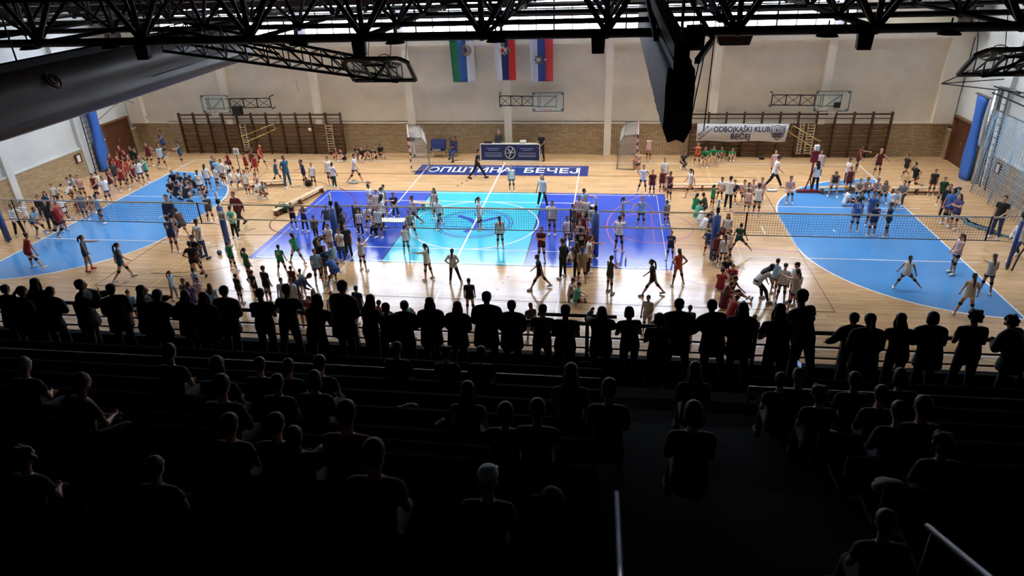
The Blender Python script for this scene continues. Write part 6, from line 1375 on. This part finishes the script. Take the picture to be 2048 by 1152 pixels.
 (19.94, 3.61, 0.01, 1.55, 'sit', 210, 't:grey', 'p:dgrey', 'short:dark', 'white', 'black', 'grey-shirted boy sitting alone near the bench gap', 'G1', ''),
 (17.31, 3.26, 0.01, 1.5, 'legs', 90, 't:white', 's:navy', 'short:dark', 'white', 'black', 'white-shirted girl sitting on the blue floor, left of the row', 'G1', ''),
 (19.41, 2.93, 0.01, 1.45, 'floor', 200, 't:white', 's:white', 'short:dark', 'white', 'black', 'white-shirted child sitting on the floor right of the ball', 'G1', ''),
 (17.66, 2.52, 0.01, 1.45, 'floor', 180, 't:dgrey', 's:black', 'short:dark', 'white', 'black', 'dark-clad child sitting below the right bench row', 'G1', ''),
 (16.75, -0.06, 0.01, 1.56, 'stand', 10, 't:blue', 's:navy', 'short:dark', 'white', 'black', 'player in blue shirt numbered 18 seen from behind', 'G1', ''),
 (17.58, 0.55, 0.01, 1.55, 'relax', 200, 't:blue', 's:blue', 'short:brown', 'white', 'black', 'player in bright blue shirt holding the yellow ball', 'G1', ''),
 (17.3, -0.54, 0.01, 1.5, 'stand', 350, 't:navy', 's:navy', 'short:dark', 'white', 'black', 'player in dark navy jersey before the right net', 'G1', ''),
 (17.89, -0.56, 0.01, 1.53, 'reach', 280, 't:navy', 's:black', 'short:dark', 'white', 'black', 'player in navy shirt reaching left, rightmost of the three', 'G1', ''),
 (19.05, -4.12, 0.01, 1.62, 'relax', 260, 's:pink', 's:black', 'tail:brown', 'white', 'black', 'tall player in pale pink jersey facing left by the goal line', 'G1', ''),
 (19.5, -5.72, 0.01, 1.51, 'reach', 10, 's:cream', 's:navy', 'tail:brown', 'white', 'black', 'player in cream jersey with long brown tail walking away at right', 'G1', ''),
 (18.08, -7.44, 0.01, 1.58, 'wide', 10, 's:cream', 's:white', 'tail:black', 'white', 'black', 'player in cream clothes with long tail near the lower right goal line', 'G1', ''),
 (16.95, -5.6, 0.01, 1.38, 'lunge', 10, 's:white', 's:navy', 'pony:dark', 'white', 'black', 'player in white jersey with red ponytail lunging left on light blue', 'G1', ''),
 (22.14, -0.52, 0.01, 1.87, 'relax', 220, 't:black', 'p:jeans', 'short:dark', 'white', 'black', 'man in black polo with white lanyard at the right net post', 'G1', ''),
 (21.9, -2.59, 0.01, 1.75, 'stride', 240, 'l:white', 'p:jeans', 'short:dark', 'white', None, 'person in white and blue with jeans cut by the right frame edge', 'G1', ''),
 (-8.95, -5.75, 0.01, 1.29, 'headhands', 20, 't:green', 's:black', 'short:dark', 'white', 'black', 'green-shirted child with both hands behind the head', 'G1', ''),
 (-7.79, -6.65, 0.01, 1.42, 'stand', 30, 't:green', 's:black', 'tail:dark', 'white', 'black', 'green-shirted girl with long dark tail', 'G1', ''),
 (-6.71, -6.02, 0.01, 1.32, 'wide', 0, 't:green', 's:black', 'short:black', 'white', 'black', 'green-shirted boy with pale number seen from behind', 'G1', ''),
 (-7.23, -8.47, 0.01, 1.2, 'stand', 20, 't:black', 's:black', 'short:dark', 'white', 'black', 'black-shirted boy, left one of three behind the railing', 'G1', ''),
 (-6.64, -8.26, 0.01, 1.26, 'hips', 30, 't:black', 's:black', 'tail:brown', 'white', 'black', 'black-shirted girl with hand on hip, middle of three', 'G1', ''),
 (-6.14, -8.38, 0.01, 1.51, 'stand', 20, 't:black', 's:black', 'short:dark', 'white', 'black', 'black-shirted boy, right one of three with number band', 'G1', ''),
 (-9.92, -8.43, 0.01, 1.2, 'reach', 80, 't:sky', 'p:grey', 'tail:brown', 'white', None, 'girl in sky blue shirt and grey trousers reaching right', 'G1', ''),
 (-8.63, -9.51, 0.01, 1.45, 'stand', 180, 't:grey', 'p:grey', 'short:brown', 'white', None, 'grey-clad child facing the sky blue shirted girl', 'G1', ''),
 (-8.29, -9.73, 0.01, 1.45, 'stand', 330, 't:purple', 's:dgrey', 'short:brown', 'white', None, 'purple-grey clad child behind the railing at left', 'G1', ''),
 (-8.21, -9.38, 0.01, 1.45, 'photo', 200, 't:pink', 'p:grey', 'short:brown', 'white', None, 'child in pink top fiddling with something behind the railing', 'G1', ''),
 (-7.45, -9.78, 0.01, 1.45, 'stand', 350, 't:sky', 's:sky', 'long:brown', 'white', None, 'girl in sky blue with brown hair right of the pink-topped child', 'G1', ''),
 (-5.15, -9.11, 0.01, 1.4, 'stand', 170, 't:white', 's:white', 'short:dark', 'white', None, 'left one of two small white-shirted boys', 'G1', ''),
 (-4.79, -9.1, 0.01, 1.4, 'stand', 190, 't:white', 's:white', 'short:dark', 'white', None, 'right one of two small white-shirted boys', 'G1', ''),
 (-5.45, -7.68, 0.01, 1.2, 'stand', 10, 't:maroon', 's:maroon', 'short:dark', 'white', 'black', 'boy in maroon beside the two small white-shirted boys', 'G1', ''),
 (-5.0, -7.89, 0.01, 1.2, 'relax', 10, 't:white', 's:black', 'short:brown', 'white', None, 'woman in pale pink-white shirt right of the maroon boy', 'G1', ''),
 (-4.76, -8.53, 0.01, 1.6, 'bend', 60, 'l:navy', 'p:black', 'short:black', 'white', 'black', 'dark navy clad person bending down behind the white-shirted woman', 'G1', ''),
 (-3.59, -9.95, 0.01, 1.45, 'stand', 330, 't:mint', 'p:dgrey', 'long:blond', 'white', None, 'fair-haired girl with pale straps behind the railing', 'G1', ''),
 (-2.88, -10.12, 0.01, 1.45, 'stand', 160, 't:white', 's:sky', 'short:brown', 'white', None, 'small child in white between two spectators', 'G1', ''),
 (-2.16, -9.69, 0.01, 1.5, 'stand', 10, 't:navy', 's:black', 'short:black', 'white', None, 'boy in navy shirt behind the tallest left spectator', 'G1', ''),
 (-3.93, -10.23, 0.01, 1.4, 'relax', 180, 't:grey', 's:dgrey', 'short:brown', 'white', None, 'grey-clad child low behind the railing', 'G1', ''),
 (-3.59, -10.38, 0.01, 1.4, 'stand', 200, 't:red', 's:black', 'short:brown', 'white', None, 'red-shirted child low behind the railing', 'G1', ''),
 (-1.09, -10.53, 0.01, 1.45, 'relax', 40, 't:coral', 's:dgrey', 'short:dark', 'white', None, 'child with raised arms beside a spectator left of centre', 'G1', ''),
 (3.83, -10.35, 0.01, 1.45, 'stand', 330, 't:dgrey', 's:black', 'pony:ginger', 'white', None, 'red-haired girl with ponytail in dark top behind the railing', 'G1', ''),
 (8.8, -10.13, 0.01, 1.45, 'stand', 0, 't:dgrey', 's:black', 'short:brown', 'white', None, 'small child between two spectators right of the cream-shirted one', 'G1', ''),
 (10.67, -10.53, 0.01, 1.4, 'stand', 180, 't:purple', 's:black', 'short:brown', 'white', None, 'small purple-grey child near the red seated group', 'G1', ''),
 (-10.03, -10.54, 0.01, 1.45, 'relax', 160, 'l:sky', 's:navy', 'bun:brown', 'white', None, 'brown-haired child in pale jacket behind the left spectators', 'G1', ''),
 (7.73, -10.7, 0.01, 1.4, 'stand', 180, 't:white', 's:red', 'short:brown', 'white', None, 'child in white number shirt behind the railing', 'G1', ''),
 (-0.15, -10.56, 0.01, 1.4, 'photo', 120, 't:mint', 's:grey', 'bun:brown', 'white', None, 'child with topknot glimpsed over a spectator left of centre', 'G1', ''),
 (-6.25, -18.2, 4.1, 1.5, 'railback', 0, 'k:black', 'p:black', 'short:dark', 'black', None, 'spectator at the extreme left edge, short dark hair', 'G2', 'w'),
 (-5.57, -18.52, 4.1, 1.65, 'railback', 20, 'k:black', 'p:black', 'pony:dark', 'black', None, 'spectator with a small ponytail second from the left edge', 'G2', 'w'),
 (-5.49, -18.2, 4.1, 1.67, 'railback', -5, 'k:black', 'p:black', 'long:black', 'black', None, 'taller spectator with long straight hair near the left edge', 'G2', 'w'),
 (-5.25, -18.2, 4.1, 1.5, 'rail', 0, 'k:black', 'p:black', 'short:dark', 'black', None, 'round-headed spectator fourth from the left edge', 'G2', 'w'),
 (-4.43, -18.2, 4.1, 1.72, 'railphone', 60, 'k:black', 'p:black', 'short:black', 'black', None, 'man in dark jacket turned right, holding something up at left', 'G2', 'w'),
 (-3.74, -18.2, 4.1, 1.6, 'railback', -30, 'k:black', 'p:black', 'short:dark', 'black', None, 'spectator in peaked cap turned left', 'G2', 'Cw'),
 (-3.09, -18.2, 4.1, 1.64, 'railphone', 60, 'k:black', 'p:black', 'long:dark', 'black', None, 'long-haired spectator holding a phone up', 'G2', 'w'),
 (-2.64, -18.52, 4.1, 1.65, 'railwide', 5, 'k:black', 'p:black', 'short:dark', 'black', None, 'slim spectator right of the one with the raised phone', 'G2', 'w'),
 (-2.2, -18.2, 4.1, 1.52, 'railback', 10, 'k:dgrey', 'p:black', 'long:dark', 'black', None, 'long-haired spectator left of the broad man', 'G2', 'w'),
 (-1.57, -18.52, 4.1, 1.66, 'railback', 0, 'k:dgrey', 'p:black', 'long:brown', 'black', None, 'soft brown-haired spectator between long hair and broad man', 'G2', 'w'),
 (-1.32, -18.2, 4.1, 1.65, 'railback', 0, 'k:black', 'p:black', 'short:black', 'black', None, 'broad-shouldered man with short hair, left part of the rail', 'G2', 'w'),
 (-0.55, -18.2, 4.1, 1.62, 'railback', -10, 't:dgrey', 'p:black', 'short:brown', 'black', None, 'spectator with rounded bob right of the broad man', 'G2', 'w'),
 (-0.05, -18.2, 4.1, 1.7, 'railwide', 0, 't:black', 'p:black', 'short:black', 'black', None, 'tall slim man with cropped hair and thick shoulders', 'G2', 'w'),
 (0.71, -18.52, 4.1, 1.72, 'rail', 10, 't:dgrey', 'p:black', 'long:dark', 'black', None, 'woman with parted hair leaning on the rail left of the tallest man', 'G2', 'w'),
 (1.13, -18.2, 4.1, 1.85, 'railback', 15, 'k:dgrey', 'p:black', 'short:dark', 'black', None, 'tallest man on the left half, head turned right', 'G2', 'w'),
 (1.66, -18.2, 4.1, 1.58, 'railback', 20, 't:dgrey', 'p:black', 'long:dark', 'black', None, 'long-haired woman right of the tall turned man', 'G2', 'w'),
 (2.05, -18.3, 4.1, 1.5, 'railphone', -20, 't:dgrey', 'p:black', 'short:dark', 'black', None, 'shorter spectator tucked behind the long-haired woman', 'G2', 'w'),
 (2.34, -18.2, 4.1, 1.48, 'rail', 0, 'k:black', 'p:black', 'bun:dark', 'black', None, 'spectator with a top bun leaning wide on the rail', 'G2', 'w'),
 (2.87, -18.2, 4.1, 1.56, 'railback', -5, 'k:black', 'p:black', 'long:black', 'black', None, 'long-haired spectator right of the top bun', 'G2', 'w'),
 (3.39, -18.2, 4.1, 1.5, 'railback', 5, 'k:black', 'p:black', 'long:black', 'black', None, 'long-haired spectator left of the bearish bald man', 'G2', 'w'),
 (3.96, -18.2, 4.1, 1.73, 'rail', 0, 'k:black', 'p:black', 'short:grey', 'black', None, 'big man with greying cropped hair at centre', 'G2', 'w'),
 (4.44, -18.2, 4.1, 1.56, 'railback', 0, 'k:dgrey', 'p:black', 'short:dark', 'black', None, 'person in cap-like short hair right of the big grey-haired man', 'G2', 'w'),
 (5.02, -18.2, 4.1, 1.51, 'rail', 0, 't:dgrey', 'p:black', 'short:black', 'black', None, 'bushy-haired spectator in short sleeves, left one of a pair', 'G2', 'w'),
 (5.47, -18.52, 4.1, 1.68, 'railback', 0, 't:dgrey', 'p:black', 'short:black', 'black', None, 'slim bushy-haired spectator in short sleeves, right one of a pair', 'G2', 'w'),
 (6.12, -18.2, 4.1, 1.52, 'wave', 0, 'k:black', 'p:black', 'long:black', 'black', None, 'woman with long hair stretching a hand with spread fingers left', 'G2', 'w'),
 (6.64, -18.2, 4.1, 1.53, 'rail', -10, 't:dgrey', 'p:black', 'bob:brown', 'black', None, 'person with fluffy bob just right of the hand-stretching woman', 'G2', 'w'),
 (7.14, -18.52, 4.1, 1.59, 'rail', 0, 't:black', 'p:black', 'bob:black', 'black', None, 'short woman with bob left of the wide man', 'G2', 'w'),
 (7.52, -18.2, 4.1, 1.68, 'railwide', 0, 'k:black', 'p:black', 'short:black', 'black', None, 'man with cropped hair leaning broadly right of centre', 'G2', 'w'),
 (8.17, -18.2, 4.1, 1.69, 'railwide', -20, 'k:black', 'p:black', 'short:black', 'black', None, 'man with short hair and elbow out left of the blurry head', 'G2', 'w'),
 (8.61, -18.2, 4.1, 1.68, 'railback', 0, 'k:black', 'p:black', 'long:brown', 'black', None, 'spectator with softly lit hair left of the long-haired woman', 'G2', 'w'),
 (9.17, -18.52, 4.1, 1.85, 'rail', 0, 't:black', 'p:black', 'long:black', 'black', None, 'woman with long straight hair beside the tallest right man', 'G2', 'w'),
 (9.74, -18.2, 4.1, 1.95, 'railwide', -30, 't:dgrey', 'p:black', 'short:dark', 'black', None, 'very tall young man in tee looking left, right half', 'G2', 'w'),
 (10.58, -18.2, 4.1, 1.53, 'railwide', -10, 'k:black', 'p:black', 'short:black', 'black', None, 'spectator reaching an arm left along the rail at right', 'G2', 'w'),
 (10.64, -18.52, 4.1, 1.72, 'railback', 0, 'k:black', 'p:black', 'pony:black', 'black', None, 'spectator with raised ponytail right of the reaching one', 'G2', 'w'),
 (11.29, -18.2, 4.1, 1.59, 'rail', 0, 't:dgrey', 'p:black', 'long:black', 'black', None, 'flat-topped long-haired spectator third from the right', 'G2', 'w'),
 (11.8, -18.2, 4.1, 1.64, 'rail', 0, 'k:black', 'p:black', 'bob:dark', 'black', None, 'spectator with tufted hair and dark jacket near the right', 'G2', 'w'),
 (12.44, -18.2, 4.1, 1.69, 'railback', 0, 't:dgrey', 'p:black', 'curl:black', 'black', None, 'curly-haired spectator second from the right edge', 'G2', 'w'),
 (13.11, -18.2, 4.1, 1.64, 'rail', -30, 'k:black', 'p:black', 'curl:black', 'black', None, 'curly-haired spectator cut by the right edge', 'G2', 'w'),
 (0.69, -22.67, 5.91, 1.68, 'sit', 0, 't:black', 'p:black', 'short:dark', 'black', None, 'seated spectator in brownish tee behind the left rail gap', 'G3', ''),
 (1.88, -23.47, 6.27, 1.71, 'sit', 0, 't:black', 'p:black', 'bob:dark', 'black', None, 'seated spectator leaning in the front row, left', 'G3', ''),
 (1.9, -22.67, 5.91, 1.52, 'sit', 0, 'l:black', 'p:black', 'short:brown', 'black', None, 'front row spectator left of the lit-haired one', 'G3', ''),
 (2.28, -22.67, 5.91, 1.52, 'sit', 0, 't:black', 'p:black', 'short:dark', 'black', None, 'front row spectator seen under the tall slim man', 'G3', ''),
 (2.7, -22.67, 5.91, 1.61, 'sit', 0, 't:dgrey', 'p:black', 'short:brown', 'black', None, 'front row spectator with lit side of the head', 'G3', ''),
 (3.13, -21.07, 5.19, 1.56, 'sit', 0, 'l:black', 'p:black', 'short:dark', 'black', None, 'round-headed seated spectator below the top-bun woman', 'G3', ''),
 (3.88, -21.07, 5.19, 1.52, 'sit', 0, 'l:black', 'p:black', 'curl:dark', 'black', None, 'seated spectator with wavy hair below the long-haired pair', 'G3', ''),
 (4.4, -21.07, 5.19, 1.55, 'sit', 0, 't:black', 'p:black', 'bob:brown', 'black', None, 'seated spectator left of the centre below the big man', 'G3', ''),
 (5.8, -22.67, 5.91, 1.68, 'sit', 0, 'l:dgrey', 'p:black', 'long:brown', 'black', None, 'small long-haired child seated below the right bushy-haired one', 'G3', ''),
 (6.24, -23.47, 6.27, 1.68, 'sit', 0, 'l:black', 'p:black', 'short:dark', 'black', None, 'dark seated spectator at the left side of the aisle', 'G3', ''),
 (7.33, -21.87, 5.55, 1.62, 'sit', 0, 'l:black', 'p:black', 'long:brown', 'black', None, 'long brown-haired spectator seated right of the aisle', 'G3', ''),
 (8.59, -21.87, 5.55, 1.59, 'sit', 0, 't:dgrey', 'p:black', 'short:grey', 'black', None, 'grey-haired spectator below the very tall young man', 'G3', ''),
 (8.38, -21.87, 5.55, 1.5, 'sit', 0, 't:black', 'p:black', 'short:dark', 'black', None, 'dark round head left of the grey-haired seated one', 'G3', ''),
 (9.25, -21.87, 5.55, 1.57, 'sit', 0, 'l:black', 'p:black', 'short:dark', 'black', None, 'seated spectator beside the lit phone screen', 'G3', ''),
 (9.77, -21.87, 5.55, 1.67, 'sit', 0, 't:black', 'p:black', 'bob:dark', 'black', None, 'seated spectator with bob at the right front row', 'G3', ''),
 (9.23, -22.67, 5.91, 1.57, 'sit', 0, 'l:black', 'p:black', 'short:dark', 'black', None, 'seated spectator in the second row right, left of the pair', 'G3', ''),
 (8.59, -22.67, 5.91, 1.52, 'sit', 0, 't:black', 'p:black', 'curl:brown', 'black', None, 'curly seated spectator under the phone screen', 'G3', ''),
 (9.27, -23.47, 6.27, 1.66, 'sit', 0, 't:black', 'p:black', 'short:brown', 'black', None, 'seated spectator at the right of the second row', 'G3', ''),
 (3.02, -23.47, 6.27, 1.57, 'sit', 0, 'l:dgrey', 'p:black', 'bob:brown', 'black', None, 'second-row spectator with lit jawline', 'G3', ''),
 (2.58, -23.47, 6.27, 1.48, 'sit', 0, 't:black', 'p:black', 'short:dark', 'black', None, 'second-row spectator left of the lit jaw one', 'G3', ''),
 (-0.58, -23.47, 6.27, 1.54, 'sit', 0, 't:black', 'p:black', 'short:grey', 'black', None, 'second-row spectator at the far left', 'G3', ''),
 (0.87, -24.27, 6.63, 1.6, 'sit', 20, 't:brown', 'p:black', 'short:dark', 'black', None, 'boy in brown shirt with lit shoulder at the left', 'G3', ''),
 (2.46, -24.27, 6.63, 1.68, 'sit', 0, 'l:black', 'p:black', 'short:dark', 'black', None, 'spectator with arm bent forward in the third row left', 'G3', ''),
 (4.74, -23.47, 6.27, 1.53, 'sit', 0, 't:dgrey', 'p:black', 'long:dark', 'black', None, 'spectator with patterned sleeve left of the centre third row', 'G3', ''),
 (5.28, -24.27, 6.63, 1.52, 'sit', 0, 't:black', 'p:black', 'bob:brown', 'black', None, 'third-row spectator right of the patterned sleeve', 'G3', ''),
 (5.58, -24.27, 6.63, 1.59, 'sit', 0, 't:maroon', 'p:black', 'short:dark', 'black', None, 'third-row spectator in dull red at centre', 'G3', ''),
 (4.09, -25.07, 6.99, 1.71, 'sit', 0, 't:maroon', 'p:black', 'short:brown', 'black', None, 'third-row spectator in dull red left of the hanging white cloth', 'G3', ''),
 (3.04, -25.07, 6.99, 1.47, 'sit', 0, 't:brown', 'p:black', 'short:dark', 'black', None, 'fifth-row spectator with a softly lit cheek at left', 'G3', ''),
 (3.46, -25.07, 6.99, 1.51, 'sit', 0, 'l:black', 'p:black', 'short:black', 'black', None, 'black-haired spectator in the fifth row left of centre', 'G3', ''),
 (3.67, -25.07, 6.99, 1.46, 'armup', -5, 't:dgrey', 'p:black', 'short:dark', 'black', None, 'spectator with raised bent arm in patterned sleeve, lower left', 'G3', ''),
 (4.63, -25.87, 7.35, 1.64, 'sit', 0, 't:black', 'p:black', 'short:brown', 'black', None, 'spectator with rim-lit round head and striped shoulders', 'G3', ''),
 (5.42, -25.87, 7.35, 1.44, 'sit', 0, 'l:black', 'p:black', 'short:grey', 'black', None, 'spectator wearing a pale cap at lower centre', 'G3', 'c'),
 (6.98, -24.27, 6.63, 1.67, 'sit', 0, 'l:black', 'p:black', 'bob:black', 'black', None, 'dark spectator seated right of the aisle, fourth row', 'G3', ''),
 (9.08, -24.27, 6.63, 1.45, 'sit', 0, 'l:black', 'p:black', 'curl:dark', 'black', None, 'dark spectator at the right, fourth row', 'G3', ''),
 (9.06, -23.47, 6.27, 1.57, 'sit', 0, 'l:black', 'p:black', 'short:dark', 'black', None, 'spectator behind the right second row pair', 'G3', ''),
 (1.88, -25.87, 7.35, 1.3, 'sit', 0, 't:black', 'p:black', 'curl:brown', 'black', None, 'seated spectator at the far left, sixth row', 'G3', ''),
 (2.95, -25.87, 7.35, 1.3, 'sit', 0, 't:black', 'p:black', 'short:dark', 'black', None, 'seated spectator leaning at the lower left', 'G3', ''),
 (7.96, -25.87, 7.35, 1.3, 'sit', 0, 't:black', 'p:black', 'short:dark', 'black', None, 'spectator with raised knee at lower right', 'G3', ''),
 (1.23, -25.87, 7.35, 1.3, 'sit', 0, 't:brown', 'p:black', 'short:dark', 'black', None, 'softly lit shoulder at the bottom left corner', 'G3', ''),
]
GR = {'G1': 'people standing and sitting on the court floor', 'G2': 'spectators standing along the front railing', 'G3': 'spectators seated in the dark rows'}
for (x, y, z, H, pose, rot, top, bot, hair, shoe, pads, label, g, fl) in PEOPLE:
    person(x, y, z, H, pose, rot, top, bot, hair, shoe, pads, label, GR[g], fl)
